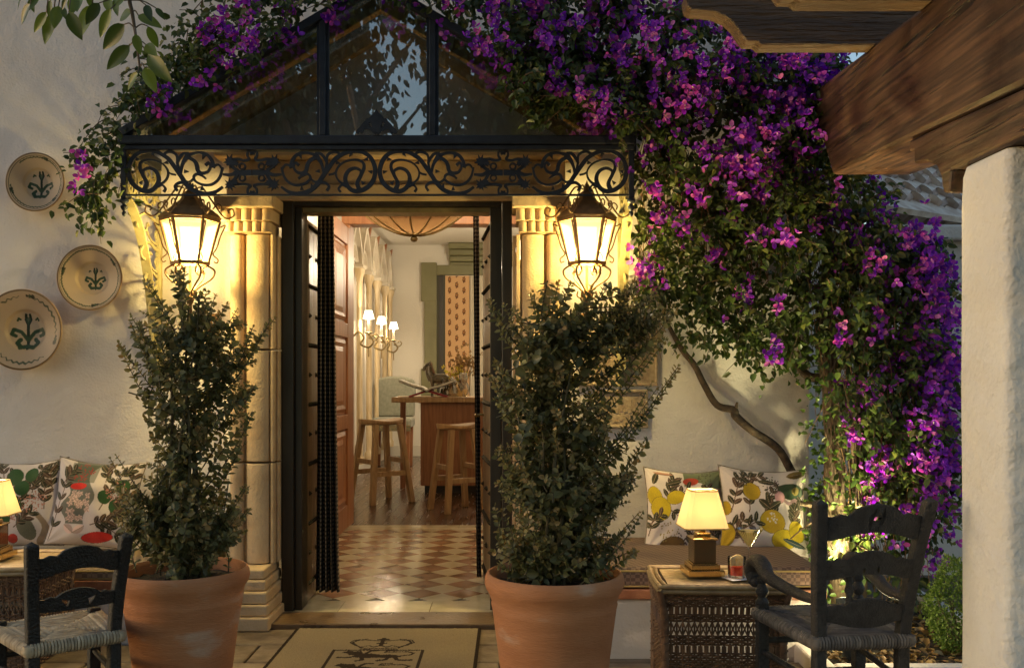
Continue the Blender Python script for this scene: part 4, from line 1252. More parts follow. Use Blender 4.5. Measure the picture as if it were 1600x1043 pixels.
def print_lemon_b(U_, V_, C):
    r_ = random.Random(11)
    for (x, y, a, n_, l) in ((-.85, -.1, 1.3, 4, .8), (-.45, -.1, 1.5, 5, .9), (-.75, .72, .2, 3, .6), (-.1, .1, .9, 3, .55), (.55, -.45, 1.2, 3, .55), (.2, -.3, 2.0, 3, .5), (.75, -.5, 1.7, 3, .5), (-.9, -.7, .9, 3, .5), (-.5, -.8, 2.2, 3, .5), (-.1, -.15, 1.1, 2, .3)):
        P_sprig(U_, V_, C, x, y, a, n_, l, LEAF_D, r_)
    P_ell(U_, V_, C, -.36, .42, .20, .22, .2, LEM2); P_ell(U_, V_, C, .12, -.30, .26, .30, 1.2, LEM2)
    P_ell(U_, V_, C, .42, -.68, .30, .22, .1, LEMON); P_ell(U_, V_, C, .74, -.48, .20, .24, .5, LEMON); P_ell(U_, V_, C, -.92, -.62, .2, .26, .1, LEM2)
    P_ell(U_, V_, C, -.95, .0, .10, .16, .1, LEM2)
    P_ell(U_, V_, C, .60, .45, .34, .20, -.1, GR(.03, .055, .025)); P_ell(U_, V_, C, .72, .46, .10, .10, 0, GR(.2, .15, .03))
    m_ = (np.abs(V_ - .20 - .04 * np.sin(20 * U_)) < .045) & (U_ > .2) & (U_ < .85); C[m_] = (.30, .19, .20)
    P_ell(U_, V_, C, .3, .3, .13, .16, .3, GR(.40, .20, .22))
    P_dots(U_, V_, C, .12, .62, .24, 60, (.06, .05, .03), r_); P_dots(U_, V_, C, .12, -.22, .14, 16, (.6, .55, .5), r_)
    P_dots(U_, V_, C, -.55, .75, .2, 30, (.06, .05, .03), r_)
    P_leaf(U_, V_, C, .5, .85, .1, .5, .13, GR(.16, .10, .02)); P_leaf(U_, V_, C, -.2, .7, -.1, .45, .09, LEAF_D)
    P_leaf(U_, V_, C, .05, .0, .6, .35, .11, LEAF_D); P_leaf(U_, V_, C, .05, .0, 2.4, .35, .11, LEAF_D)
    P_leaf(U_, V_, C, .95, -.82, 2.9, .6, .09, GR(.03, .06, .06))
    for (x, y, a, n_, l) in ((-.6, -.5, .5, 2, .35), (.88, -.15, 1.5, 2, .35)):
        P_sprig(U_, V_, C, x, y, a, n_, l, LEAF_D, r_)
def print_green_a(U_, V_, C):
    r_ = random.Random(5)
    for (x, y, a, n_, l) in ((-.6, -.4, 1.2, 5, 1.2), (.1, -.1, 1.0, 4, .9), (.3, -.8, 1.8, 4, .8), (-.2, .2, .4, 4, .8), (.4, .2, 1.4, 3, .6)):
        P_sprig(U_, V_, C, x, y, a, n_, l, LEAF_D, r_)
    for (x, y, rx) in ((-.1, .62, .2), (.15, .32, .17), (.0, -.05, .16), (-.35, .1, .2), (-.3, -.35, .18), (.3, .66, .16), (-.75, .4, .2), (-.6, -.75, .18)):
        P_ell(U_, V_, C, x, y, rx, rx * 1.15, .3, GR(.035, .085, .03))
    P_dots(U_, V_, C, .1, -.2, .3, 70, (.45, .18, .13), r_); P_dots(U_, V_, C, -.5, -.2, .3, 60, (.45, .18, .13), r_)
    P_ell(U_, V_, C, .25, -.62, .2, .28, .4, GR(.16, .15, .10)); P_ell(U_, V_, C, -.1, -.85, .12, .1, .4, GR(.5, .05, .03))
    m_ = (np.abs(U_ - .6 - .1 * np.sin(8 * V_)) < .08) & (V_ < -.3); C[m_] = (.30, .21, .14)
    for (x, y, a, n_, l) in ((.6, .6, .9, 3, .4), (-.9, -.1, 1.2, 4, .7), (.7, -.2, 1.6, 3, .5), (-.4, .6, 1.9, 3, .4), (-.05, -.6, .6, 3, .5), (.85, .2, 1.8, 3, .5), (-.85, -.8, .8, 3, .5)):
        P_sprig(U_, V_, C, x, y, a, n_, l, LEAF_D, r_)
    P_dots(U_, V_, C, .5, .0, .25, 60, (.50, .22, .16), r_)
def print_green_b(U_, V_, C):
    r_ = random.Random(9)
    m_ = (U_ > -.62 + .1 * np.sin(9 * V_)) & (U_ < .02 + .12 * np.sin(6 * V_ + 1)) & (V_ > -.55); C[m_] = (.17, .16, .125)
    m_ = (U_ > -.62) & (U_ < .05) & (V_ > .45) & (V_ < .95); C[m_] = C[m_] * .4 + np.array((.05, .075, .03)) * .6
    P_dots(U_, V_, C, -.28, .68, .26, 60, (.35, .04, .03), r_); P_ell(U_, V_, C, -.33, .35, .22, .085, .1, GR(.65, .03, .02))
    for _ in range(22):
        x, y = r_.uniform(-.5, .0), r_.uniform(-.45, .2)
        for k in range(5): P_leaf(U_, V_, C, x, y, k * 1.257 + r_.random(), .09, .035, GR(.62, .42, .34))
    P_leaf(U_, V_, C, -.3, -.75, .6, .3, .12, GR(.6, .42, .36)); P_leaf(U_, V_, C, -.3, -.75, 2.5, .3, .12, GR(.6, .42, .36))
    for (x, y, a, n_, l) in ((.3, -.2, 1.3, 4, .9), (.45, -.5, .9, 4, .8), (.25, -.4, -.6, 3, .5), (.75, -.1, 1.4, 3, .7)):
        P_sprig(U_, V_, C, x, y, a, n_, l, LEAF_D, r_)
    for (x, y) in ((.35, .12), (.62, -.08), (.72, .4)): P_ell(U_, V_, C, x, y, .14, .17, .3, GR(.035, .085, .03))
    P_ell(U_, V_, C, .25, -.82, .35, .12, .15, GR(.55, .03, .02))
    P_sprig(U_, V_, C, -.92, -.9, 1.4, 5, 1.5, LEAF_D, r_)
    for (x, y, a, n_, l) in ((.55, .55, .9, 3, .45), (.3, .5, 1.8, 3, .4), (.8, -.6, 1.7, 4, .6), (.1, -.55, .3, 3, .4), (.55, -.25, .2, 3, .4), (-.75, .4, 1.0, 3, .4)):
        P_sprig(U_, V_, C, x, y, a, n_, l, LEAF_D, r_)
    P_dots(U_, V_, C, .6, .25, .25, 50, (.50, .22, .16), r_)
pillow("pillow printed with lemon pair at its upper corner, behind the table lamp", 1069, 798, 128, 136, 5.12, R(-14), R(2), print_lemon_a)
pillow("pillow printed with lemons and dark leaves, beside the bougainvillea trunk", 1192, 797, 140, 138, 5.08, R(-15), R(3), print_lemon_b)
pillow("pillow printed with green fruits and pink blossom, next to the lamp under the plates", 38, 785, 132, 138, 5.13, R(-14), R(-3), print_green_a)
pillow("pillow printed with red and green birds, behind the black chair", 150, 785, 138, 138, 5.10, R(-15), R(4), print_green_b)

# ================================================================== WICKER TABLES
def wicker_table(label, cx, cy, w, dp, h, pale, rz_=0):
    t = thing("wicker_table", label, "table", (cx, cy, 0), rz_, "wicker side tables")
    wm = wicker
    X, Y = w / 2, dp / 2
    # top: reeds laid side by side inside a braided rim, glass over
    n_ = 22
    mb = MB(True)
    for k in range(n_):
        yy = -Y + .03 + (dp - .06) * (k + .5) / n_
        mb.tube([(-X + .03, yy, h - .012), (X - .03, yy, h - .012)], (dp - .06) / n_ * .5, 6)
    mb.build("reed_top", wicker_pale, t, smooth=60)
    def loop(x_, y_, z_, c_): return [(-x_ + c_, -y_, z_), (x_ - c_, -y_, z_), (x_, -y_ + c_, z_), (x_, y_ - c_, z_), (x_ - c_, y_, z_), (-x_ + c_, y_, z_), (-x_, y_ - c_, z_), (-x_, -y_ + c_, z_)]
    mb = MB(True)
    for k, (e, z_) in enumerate(((.0, h - .014), (.010, h - .004), (-.012, h - .004), (.014, h - .022))):
        mb.tube(cr(loop(X + e, Y + e, z_, .05), 4, True), .0085, 6, closed=True)
    rim = mb.build("braided_rim", wicker_pale if pale else wicker_pale, t, smooth=60)
    # woven sides: horizontal rods weave round upright stakes; flared skirt on top
    def side(A, B, nrm_, nst):
        A, B, nrm_ = Vector(A), Vector(B), Vector(nrm_)
        def fl(z): return .028 * max(0, (z - (h - .16)) / .16) ** 1.3 - .008 * max(0, 1 - z / .1)
        def at(u, z, o): return A + (B - A) * u + nrm_ * (fl(z) + o) + Vector((0, 0, z))
        mb = MB(True)
        for k in range(nst + 1):
            u = k / nst
            mb.tube([at(u, z, 0) for z in (.0, h * .3, h * .62, h - .12, h - .06, h - .02)], .0042, 5)
        mb.build("stakes", wm, t, smooth=60, kind="stuff")
        mb = MB(True)
        zs = []
        z = h - .03
        while z > h - .085: zs.append(z); z -= .0085
        z = h - .118
        while z > h - .150: zs.append(z); z -= .0085
        z = h - .205
        while z > h - .245: zs.append(z); z -= .0085
        z = h - .275
        while z > .005: zs.append(z); z -= .0095
        for i, z in enumerate(zs):
            pts = [at(q / (2 * nst), z + rnd.uniform(-.0008, .0008), .0058 * math.cos(PI * q / 2 + (i % 2) * PI)) for q in range(0, 2 * nst + 1)]
            mb.tube(pts, .0044, 5)
        mb.build("woven_rows", wm, t, smooth=60, kind="stuff")
        # open bands: close uprights above, crossing canes below
        mb = MB(True)
        for k in range(nst * 2):
            u = (k + .5) / (nst * 2)
            mb.tube([at(u, z, 0) for z in (h - .083, h - .118)], .0034, 5)
            mb.tube([at(u, z, 0) for z in (h - .245, h - .275)], .0034, 5)
        mb.build("open_uprights", wm, t, smooth=60, kind="stuff")
        mb = MB(True)
        for k in range(nst):
            u0, u1 = k / nst, (k + 1) / nst
            mb.tube([at(u0, h - .15, .004), at(u1, h - .205, .004)], .0036, 5)
            mb.tube([at(u1, h - .15, -.004), at(u0, h - .205, -.004)], .0036, 5)
        mb.build("lattice", wm, t, smooth=60, kind="stuff")
    xi, yi = X - .012, Y - .012
    side((-xi, -yi, 0), (xi, -yi, 0), (0, -1, 0), 20)
    side((-xi, yi, 0), (-xi, -yi, 0), (-1, 0, 0), 15)
    side((xi, -yi, 0), (xi, yi, 0), (1, 0, 0), 15)
    for sx in (-1, 1):
        for sy in (-1, 1):
            mb = MB(True)
            mb.tube([(sx * xi, sy * yi, 0), (sx * xi, sy * yi, h - .13), (sx * (xi + .014), sy * (yi + .014), h - .05), (sx * (xi + .026), sy * (yi + .026), h - .012)], [.017, .017, .015, .012], 10)
            # wrapped leg
            C = []
            for q in range(int(h / .007)):
                C.append((sx * xi + .018 * math.cos(q * 1.2), sy * yi + .018 * math.sin(q * 1.2), q * .0062))
            mb.tube(C, .0035, 4)
            mb.build("leg", wm, t, smooth=60)
    return t
TBX, TBY, TBH = .865, 4.075, .452
wicker_table("brown wicker side table holding the lit lamp and two cocktails", TBX, TBY, .50, .40, TBH, False, R(-2))
LTX, LTY = -2.38, 4.44
wicker_table("wicker side table under the lamp, cut by the photo edge", LTX, LTY, .52, .44, TBH, True, R(3))

# ================================================================== TABLE LAMPS
def shade_mat():
    m, nt, b = new_mat("lit_silk_shade")
    L = nt.links.new
    tr = node(nt, "ShaderNodeBsdfTranslucent"); tr.inputs["Color"].default_value = (.92, .80, .56, 1)
    df = node(nt, "ShaderNodeBsdfDiffuse"); df.inputs["Color"].default_value = (.75, .62, .40, 1)
    mx = node(nt, "ShaderNodeMixShader"); mx.inputs["Fac"].default_value = .4
    em = node(nt, "ShaderNodeEmission"); em.inputs["Color"].default_value = (1.0, .68, .27, 1); em.inputs["Strength"].default_value = .16
    ad = node(nt, "ShaderNodeAddShader")
    L(tr.outputs["BSDF"], mx.inputs[1]); L(df.outputs["BSDF"], mx.inputs[2]); L(mx.outputs["Shader"], ad.inputs[0]); L(em.outputs["Emission"], ad.inputs[1])
    L(ad.outputs["Shader"], nt.nodes["Material Output"].inputs["Surface"])
    return m
shade_m = shade_mat()
marb = pm("smoked_mirror", (.16, .14, .09), (.24, .15, .08), scale=8, rough=.08, metal=.6)
lb = emis("lamp_bulb", (1.0, .8, .45), 18.0)
trim_m = pm("shade_trim", (.45, .30, .10), rough=.6)
def table_lamp(label, x, y, z, power):
    t = thing("table_lamp", label, "lamp", (x, y, z), R(4), "lit table lamps")
    for k, (s_, z0, z1, mt) in enumerate(((.077, 0, .026, brass), (.062, .0262, .047, brass), (.054, .0472, .052, brass), (.048, .0522, .150, marb), (.054, .1502, .157, brass), (.030, .1572, .176, brass), (.013, .1762, .205, brass))):
        mb = MB(True); mb.bx(-s_, s_, -s_, s_, z0, z1); mb.build(("base_step", "base_step", "column_trim", "column", "column_trim", "neck", "stem")[k], mt, t, bevel=.003)
    z0, z1 = .20, .358
    a, b_, c_ = .094, .056, .012
    mb = MB(True)
    def ring(s_, c2, zz): return [(-s_ + c2, -s_, zz), (s_ - c2, -s_, zz), (s_, -s_ + c2, zz), (s_, s_ - c2, zz), (s_ - c2, s_, zz), (-s_ + c2, s_, zz), (-s_, s_ - c2, zz), (-s_, -s_ + c2, zz)]
    r0, r1 = ring(a, c_ * 1.5, z0), ring(b_, c_, z1)
    mb.add(r0 + r1, [(k, (k + 1) % 8, 8 + (k + 1) % 8, 8 + k) for k in range(8)])
    sh = mb.build("shade", shade_m, t)
    sm = sh.modifiers.new("s", 'SOLIDIFY'); sm.thickness = .0015
    mb = MB(True); mb.tube(ring(a + .001, c_ * 1.5, z0 + .002), .0028, 6, closed=True); mb.build("trim", trim_m, sh); mb = MB(True); mb.tube(ring(b_ + .001, c_, z1 - .002), .0024, 6, closed=True); mb.build("trim", trim_m, sh)
    mb = MB(True); mb.lathe([(.006, .205), (.010, .225), (.022, .255), (.024, .275), (.014, .297), (.001, .303)], n=12); mb.build("bulb", lb, t, smooth=60)
    mb = MB(True); mb.tube([(-b_, 0, z1 - .004), (b_, 0, z1 - .004)], .002, 5); mb.tube([(0, 0, .30), (0, 0, z1 - .004)], .002, 5); mb.build("harp", brass, t)
    lamp_light("table_lamp_light", (x, y, z + .285), power, (1.0, .74, .48), .02, t)
table_lamp("lit brass table lamp with square shade on the table beside the cocktails", (1097 - 800) * 4.10 / 1500, 4.10, TBH + .006, 34.0)
table_lamp("lit table lamp with square shade, cut by the photo edge near the plates", -2.41, 4.46, TBH + .006, 34.0)

glass_thin = glassmat("thin_stemware_glass", (.99, .99, .98), refl=.03, rough=.01)
# ---- drinks on the table
liquid_red = leafmat("red_drink", [(.70, .06, .02), (.70, .06, .02)], rough=.1, trans=.6)
liquid_cream = leafmat("pale_lemon_cocktail", [(.88, .80, .50), (.88, .80, .50)], rough=.2, trans=.5)
citrus = pm("citrus_slice", (.60, .42, .13), (.66, .55, .3), scale=60, rough=.5)
MXg = .5
g1 = W(1151, 902, 4.02); g1.z = TBH + .0055
t = thing("tumbler", "short tumbler of red drink with citrus slice on the wicker table", "drink", g1)
mb = MB(True); mb.lathe([(.034, 0), (.036, .004), (.038, .085), (.0365, .085), (.0345, .010), (.001, .009)], n=28); mb.build("glass", glass_clear, t, smooth=50)
mb = MB(True); mb.lathe([(.0335, .0105), (.0352, .048), (.001, .048)], n=24); mb.build("liquid", liquid_red, t, smooth=50)
for k, (ax, zz) in enumerate(((.5, .062), (-.7, .068))):
    Mr = Matrix.Translation((.006 * (k * 2 - 1), 0, zz)) @ Matrix.Rotation(ax, 4, 'Y') @ Matrix.Rotation(R(70), 4, 'X')
    mb = MB(True); mb.lathe([(.001, -.003), (.024, -.003), (.026, 0), (.024, .003), (.001, .003)], n=20, M=Mr.to_3x3().to_4x4(), c=Mr.translation); mb.build("citrus_slice", citrus, t, smooth=40)
mb = MB(True); mb.bx(-.045, .045, -.045, .045, -.0005, .0015); 
nap = thing("paper_napkin", "white paper napkin under the red drink", "napkin", (g1.x, g1.y, TBH + .0052), R(20))
mb = MB(True); mb.bx(-.055, .055, -.055, .055, 0, .0012); mb.build("sheet", pm("napkin_paper", (.75, .72, .68), rough=.9), nap)
t.location.z += .0018
g2 = W(1171, 880, 4.14); g2.z = TBH + .0055
t = thing("cocktail_glass", "stemmed martini glass of pale yellow cocktail on the wicker table", "drink", g2)
mb = MB(True); mb.lathe([(.036, 0), (.034, .003), (.006, .008), (.0035, .02), (.0035, .085), (.006, .095), (.050, .165), (.049, .165), (.004, .098)], n=32); mb.build("glass", glass_thin, t, smooth=50)
mb = MB(True); mb.lathe([(.001, .0975), (.0045, .0985), (.043, .156), (.001, .156)], n=28); mb.build("liquid", liquid_cream, t, smooth=50)
t.scale = (1.18, 1.18, 1.12)
mb = MB(True); mb.tube(cr([(.035, -.01, .175), (.045, .0, .165), (.04, .01, .150), (.03, .012, .16)], 5), .004, 6, flat=.4); mb.build("lemon_twist", citrus, t, smooth=50)

# ================================================================== LADDER-BACK CHAIRS
def slat_poly(w, zb_, zt_, crest, notch, n=14):
    """outline of a shaped slat: arched crest with stepped shoulders, scooped underside"""
    top, bot = [], []
    for k in range(n + 1):
        u = -1 + 2 * k / n; au = abs(u)
        if au > .72: z = zt_
        elif au > .62: z = zt_ + crest * .25
        elif au > .56: z = zt_ + crest * .12
        else: z = zt_ + crest * (.30 + .70 * math.cos(au / .56 * PI / 2) ** .8)
        top.append((u * w / 2, z))
        zz = zb_ + notch * max(0, 1 - (au / .8) ** 2)
        if .3 < au < .42: zz -= notch * .25
        bot.append((u * w / 2, zz))
    return bot, top
def strip_solid(mb, bot, top, fn, t0, t1):
    m_ = len(bot)
    vs = []
    for t_ in (t0, t1):
        vs += [fn(x, z, t_) for x, z in bot] + [fn(x, z, t_) for x, z in top]
    fs = []
    for k in range(m_ - 1):
        fs += [(k, k + 1, m_ + k + 1, m_ + k), (2 * m_ + k, 3 * m_ + k, 3 * m_ + k + 1, 2 * m_ + k + 1),
               (k, 2 * m_ + k, 2 * m_ + k + 1, k + 1), (m_ + k, m_ + k + 1, 3 * m_ + k + 1, 3 * m_ + k)]
    fs += [(0, m_, 3 * m_, 2 * m_), (m_ - 1, 3 * m_ - 1, 4 * m_ - 1, 2 * m_ - 1)]
    mb.add(vs, fs)
def rush_seat(t, wr, wf, dp, z, mat_, rr=.0085):
    mb = MB(True)
    n_ = 17
    for k in range(n_):
        f_ = 1 - k / (n_ + .3)
        zz = z + .006 * math.sin(k * 2.1) * .2 - .010 * (1 - f_) * f_ * 2 + (.0 if k else -.006)
        q = [(-wr / 2 * f_, -dp / 2 * f_, zz), (wr / 2 * f_, -dp / 2 * f_, zz), (wf / 2 * f_, dp / 2 * f_, zz), (-wf / 2 * f_, dp / 2 * f_, zz)]
        pts = []
        for a in range(4):
            A, B = Vector(q[a]), Vector(q[(a + 1) % 4])
            for s_ in (0.0, .04, .3, .6, .96):
                p_ = A.lerp(B, s_); p_.z -= .008 if s_ in (0.0,) else 0; p_.z += rnd.uniform(-.001, .001); pts.append(p_)
        mb.tube(pts, rr * rnd.uniform(.9, 1.1), 6, closed=True)
    # rolled edges
    q = [(-wr / 2, -dp / 2), (wr / 2, -dp / 2), (wf / 2, dp / 2), (-wf / 2, dp / 2)]
    for a in range(4):
        A, B = Vector((*q[a], z - .016)), Vector((*q[(a + 1) % 4], z - .016))
        L_ = (B - A).length; nw = int(L_ / .0105)
        d = (B - A).normalized(); nn = Vector((d.y, -d.x, 0))
        for k in range(nw):
            c = A + d * (k + .5) / nw * L_
            C = [c + nn * (.021 * math.cos(x)) + Vector((0, 0, .021 * math.sin(x))) + d * rnd.uniform(-.001, .001) for x in (-2.4, -1.2, -.4, .4, 1.2, 2.2)]
            mb.tube(C, .0058, 5)
    for (cx_, cy_) in q: mb.lathe([(.001, z - .040), (.017, z - .034), (.024, z - .018), (.020, z + .002), (.001, z + .006)], (cx_, cy_, 0), 10)
    return mb.build("rush_seat", mat_, t, smooth=60)
def chair(label, loc, rz_, wr, wf, wt, dp, hs, hb, wood, rush, slats, arms, lean, cut):
    t = thing("ladder_back_chair", label, "chair", loc, rz_)
    yb = -dp / 2
    def post(sx):
        mb = MB(True)
        pts = [(sx * wr / 2, yb - .02, 0), (sx * wr / 2, yb, hs * .5), (sx * wr / 2, yb, hs), (sx * (wr / 2 + (wt - wr) / 2 * .45), yb - lean * .4, hs + (hb - hs) * .5), (sx * wt / 2, yb - lean, hb - .012), (sx * wt / 2, yb - lean, hb)]
        pts = cr(pts[:-1], 5)
        e = .021
        vs, fs = [], []
        for p_ in pts:
            for (a, b_) in ((-e, -e * .8), (-e * .7, -e), (e * .7, -e), (e, -e * .8), (e, e), (-e, e)): vs.append((p_[0] + a, p_[1] + b_, p_[2]))
        n6 = 6
        for i in range(len(pts) - 1):
            for k in range(n6): fs.append((i * n6 + k, i * n6 + (k + 1) % n6, (i + 1) * n6 + (k + 1) % n6, (i + 1) * n6 + k))
        o = len(vs); p_ = pts[-1]
        vs.append((p_[0], p_[1], p_[2] + .016))
        fs += [((len(pts) - 1) * n6 + k, (len(pts) - 1) * n6 + (k + 1) % n6, o) for k in range(n6)]
        fs.append(tuple(range(n6 - 1, -1, -1)))
        mb.add(vs, fs); finish_normals(mb.build("back_post", wood, t, bevel=.004))
    post(-1); post(1)
    hf = hs + .015 if not arms else hs + .215
    for sx in (-1, 1):
        mb = MB(True)
        x = sx * wf / 2
        mb.bx(x - .021, x + .021, dp / 2 - .021, dp / 2 + .021, 0, hs + .02)
        mb.build("front_leg", wood, t, bevel=.005)
        if arms:
            mb = MB(True)
            mb.lathe([(.024, hs + .02), (.026, hs + .03), (.018, hs + .040), (.014, hs + .047), (.022, hs + .060), (.025, hs + .072), (.016, hs + .090), (.013, hs + .098), (.020, hs + .108), (.016, hs + .125)], (x, dp / 2, 0), 14)
            mb.build("arm_post", wood, t, smooth=50)
            mb = MB(True)
            xb = sx * (wr / 2 + .008); za = hs + .125
            C = cr([(xb, yb - lean * .35, za + .005), (xb + sx * .01, yb + .12, za - .005), (x + sx * .01, dp / 2 - .10, za + .015), (x + sx * .005, dp / 2 - .01, za + .048), (x, dp / 2 + .055, za + .045), (x, dp / 2 + .082, za + .005), (x, dp / 2 + .06, za - .03), (x, dp / 2 + .03, za - .025)], 6)
            mb.tube(C, [.017, .018, .022, .027, .030, .030, .024, .016], 10, flat=1.25)
            mb.build("arm", wood, t, smooth=60)
    # slats
    for (z0, z1, crest, notch, holes) in slats:
        zc = (z0 + z1) / 2
        f_ = (zc - hs) / (hb - hs)
        w = wr + (wt - wr) * max(0, f_) - .03
        yy = yb - lean * max(0, f_)
        bot, top = slat_poly(w, z0, z1, crest, notch)
        mb = MB(True)
        sl = lean / (hb - hs)
        bow = .02
        fn = lambda x, z, t_, yy=yy, zc=zc, w=w: (x, yy - sl * (z - zc) - bow * (1 - (2 * x / w) ** 2) + t_, z)
        strip_solid(mb, bot, top, fn, -.008, .010)
        so = mb.build("slat", wood, t, bevel=.003); finish_normals(so)
        if holes:
            cut.append((so, fn, zc, crest, holes))
    # seat rails and stretchers
    mb = MB(True)
    mb.tube([(-wr / 2, yb, hs - .02), (wr / 2, yb, hs - .02)], .013, 8); mb.tube([(-wf / 2, dp / 2, hs - .02), (wf / 2, dp / 2, hs - .02)], .013, 8)
    for sx in (-1, 1): mb.tube([(sx * wr / 2, yb, hs - .02), (sx * wf / 2, dp / 2, hs - .02)], .013, 8)
    mb.build("seat_rail", wood, t, smooth=60)
    for z_, who in ((hs * .62, 's'), (hs * .34, 's'), (hs * .72, 'f'), (hs * .42, 'f'), (hs * .5, 'b')):
        if who == 's':
            for sx in (-1, 1):
                mb = MB(True); mb.tube([(sx * wr / 2, yb, z_), (sx * wf / 2, dp / 2, z_)], .011, 8); mb.build("stretcher", wood, t, smooth=60)
        else:
            mb = MB(True); ww, y_ = (wf, dp / 2) if who == 'f' else (wr, yb)
            mb.tube([(-ww / 2, y_, z_), (ww / 2, y_, z_)], .012, 8); mb.build("stretcher", wood, t, smooth=60)
    rush_seat(t, wr + .03, wf + .03, dp + .03, hs, rush)
    return t
holes_ = []
def cut_holes():
    """pierced openings through slats"""
    for so, fn, zc, crest, hs_ in holes_:
        mb = MB(True)
        for poly in hs_:
            P_ = [(x, zc + z) for x, z in poly]
            mb.prism(P_, fn, -.06, .06)
        c = mb.build("cutter", chair_black, so.parent); finish_normals(c)
        md = so.modifiers.new("pierce", 'BOOLEAN'); md.object = c; md.operation = 'DIFFERENCE'; md.solver = 'EXACT'
        so.modifiers.move(len(so.modifiers) - 1, 0)
        dg = bpy.context.evaluated_depsgraph_get()
        me = bpy.data.meshes.new_from_object(so.evaluated_get(dg))
        so.modifiers.clear(); old = so.data; so.data = me
        bpy.data.objects.remove(c)
heart = [[(-.034, .004), (-.016, -.020), (-.004, -.028), (-.010, -.008), (-.020, .012)], [(.034, .004), (.016, -.020), (.004, -.028), (.010, -.008), (.020, .012)]]
def diamond_h(x, z, a, b_): return [(x - a, z), (x, z - b_), (x + a, z), (x, z + b_)]
tri = [[(-.058, .020), (-.030, .012), (-.036, -.014)], [(.058, .020), (.030, .012), (.036, -.014)]]
ch_l = chair("low black ladder-back chair with pale rush seat near the terracotta pot", (-1.64, 3.49, 0), R(40), .27, .33, .31, .34, .385, .745, chair_black, rush_pale,
             [(.615, .685, .035, .025, None), (.495, .54, .03, .0, tri)], False, .07, holes_)
ch_r = chair("grey weathered ladder-back armchair with rush seat beside the wicker table", (1.165, 3.47, 0), R(7), .30, .385, .385, .40, .415, .895, chair_grey, rush_grey,
             [(.755, .835, .045, .028, [diamond_h(0, .035, .022, .008)]), (.62, .685, .035, .02, [diamond_h(-.028, .0, .006, .012), diamond_h(.022, .004, .006, .014)]), (.47, .525, .03, -.02, None)], True, .10, holes_)
cut_holes()
# turned spindle between the lower slats of the armchair
mb = MB(True); mb.lathe([(.008, .53), (.013, .545), (.009, .56), (.016, .58), (.010, .60), (.012, .615), (.008, .64)], (-.06, -.20 - .035, 0), 12); mb.build("spindle", chair_grey, ch_r, smooth=50)

# ================================================================== PLAQUES
plaq_m = pm("bronze_plaque", (.30, .215, .14), (.42, .32, .22), scale=40, rough=.5, metal=.15, bump=.6, bscale=150)
def plaque(label, px0, px1, py0, py1, rows):
    d = WALL_Y - .01
    a, b = W(px0, py1, d), W(px1, py0, d)
    t = thing("wall_plaque", label, "plaque", ((a.x + b.x) / 2, WALL_Y, a.z), 0, "plaques on the wall")
    mb = MB(); mb.bx(a.x, b.x, WALL_Y - .016, WALL_Y - .001, a.z, b.z); mb.build("plate", plaq_m, t, bevel=.003)
    e = .016
    for q in ((a.x, b.x, a.z, a.z + e), (a.x, b.x, b.z - e, b.z), (a.x, a.x + e, a.z + e + .0005, b.z - e - .0005), (b.x - e, b.x, a.z + e + .0005, b.z - e - .0005)):
        mb = MB(); mb.bx(q[0], q[1], WALL_Y - .030, WALL_Y - .0165, q[2], q[3]); mb.build("border", plaq_m, t, bevel=.004)
    mb = MB()
    r_ = random.Random(len(label))
    H_ = (b.z - a.z - 4 * e) / rows
    for k in range(rows):
        z = a.z + 2 * e + H_ * k
        x = a.x + 2 * e
        while x < b.x - 2 * e - H_ * .5:
            w = H_ * r_.uniform(.25, .45)
            mb.bx(x, x + w * .3, WALL_Y - .0195, WALL_Y - .0162, z, z + H_ * .62)
            if r_.random() < .7: mb.bx(x + w * .3, x + w, WALL_Y - .0193, WALL_Y - .0162, z + H_ * r_.choice((.0, .25, .5)), z + H_ * .12 + H_ * r_.choice((.0, .25, .5)))
            x += w + H_ * .14 + (H_ * .4 if r_.random() < .15 else 0)
    mb.build("raised_text", plaq_m, t)
plaque("large square bronze plaque half hidden behind the potted shrub", 905, 1027, 508, 602, 8)
plaque("small bronze plaque with worn relief below the large plaque", 930, 1012, 608, 668, 3)
# ================================================================== BAR ROOM CONTENTS
# ---- bar counter
ct = thing("bar_counter", "reddish wooden bar counter with overhanging top in the bar room", "counter", (-.35, 10.8, 0))
mb = MB(); mb.bx(-1.0, .6, 10.5, 11.1, .10, 1.005); mb.build("body", wood_counter, ct, bevel=.004)
mb = MB(); mb.bx(-.96, .58, 10.56, 11.05, .016, .0995); mb.build("plinth", door_dark, ct)
mb = MB(); mb.bx(-1.31, .62, 10.42, 11.16, 1.012, 1.068); mb.build("top", wood_oak, ct, bevel=.006)
mb = MB(); mb.bx(-1.02, .6, 10.47, 11.12, 1.0052, 1.0118); mb.build("edge_strip", wood_counter, ct)
for k, xx in enumerate((-1.28,)):
    mb = MB(); mb.bx(xx, xx + .06, 11.0, 11.06, .016, 1.0115); mb.build("support_leg", wood_counter, ct)
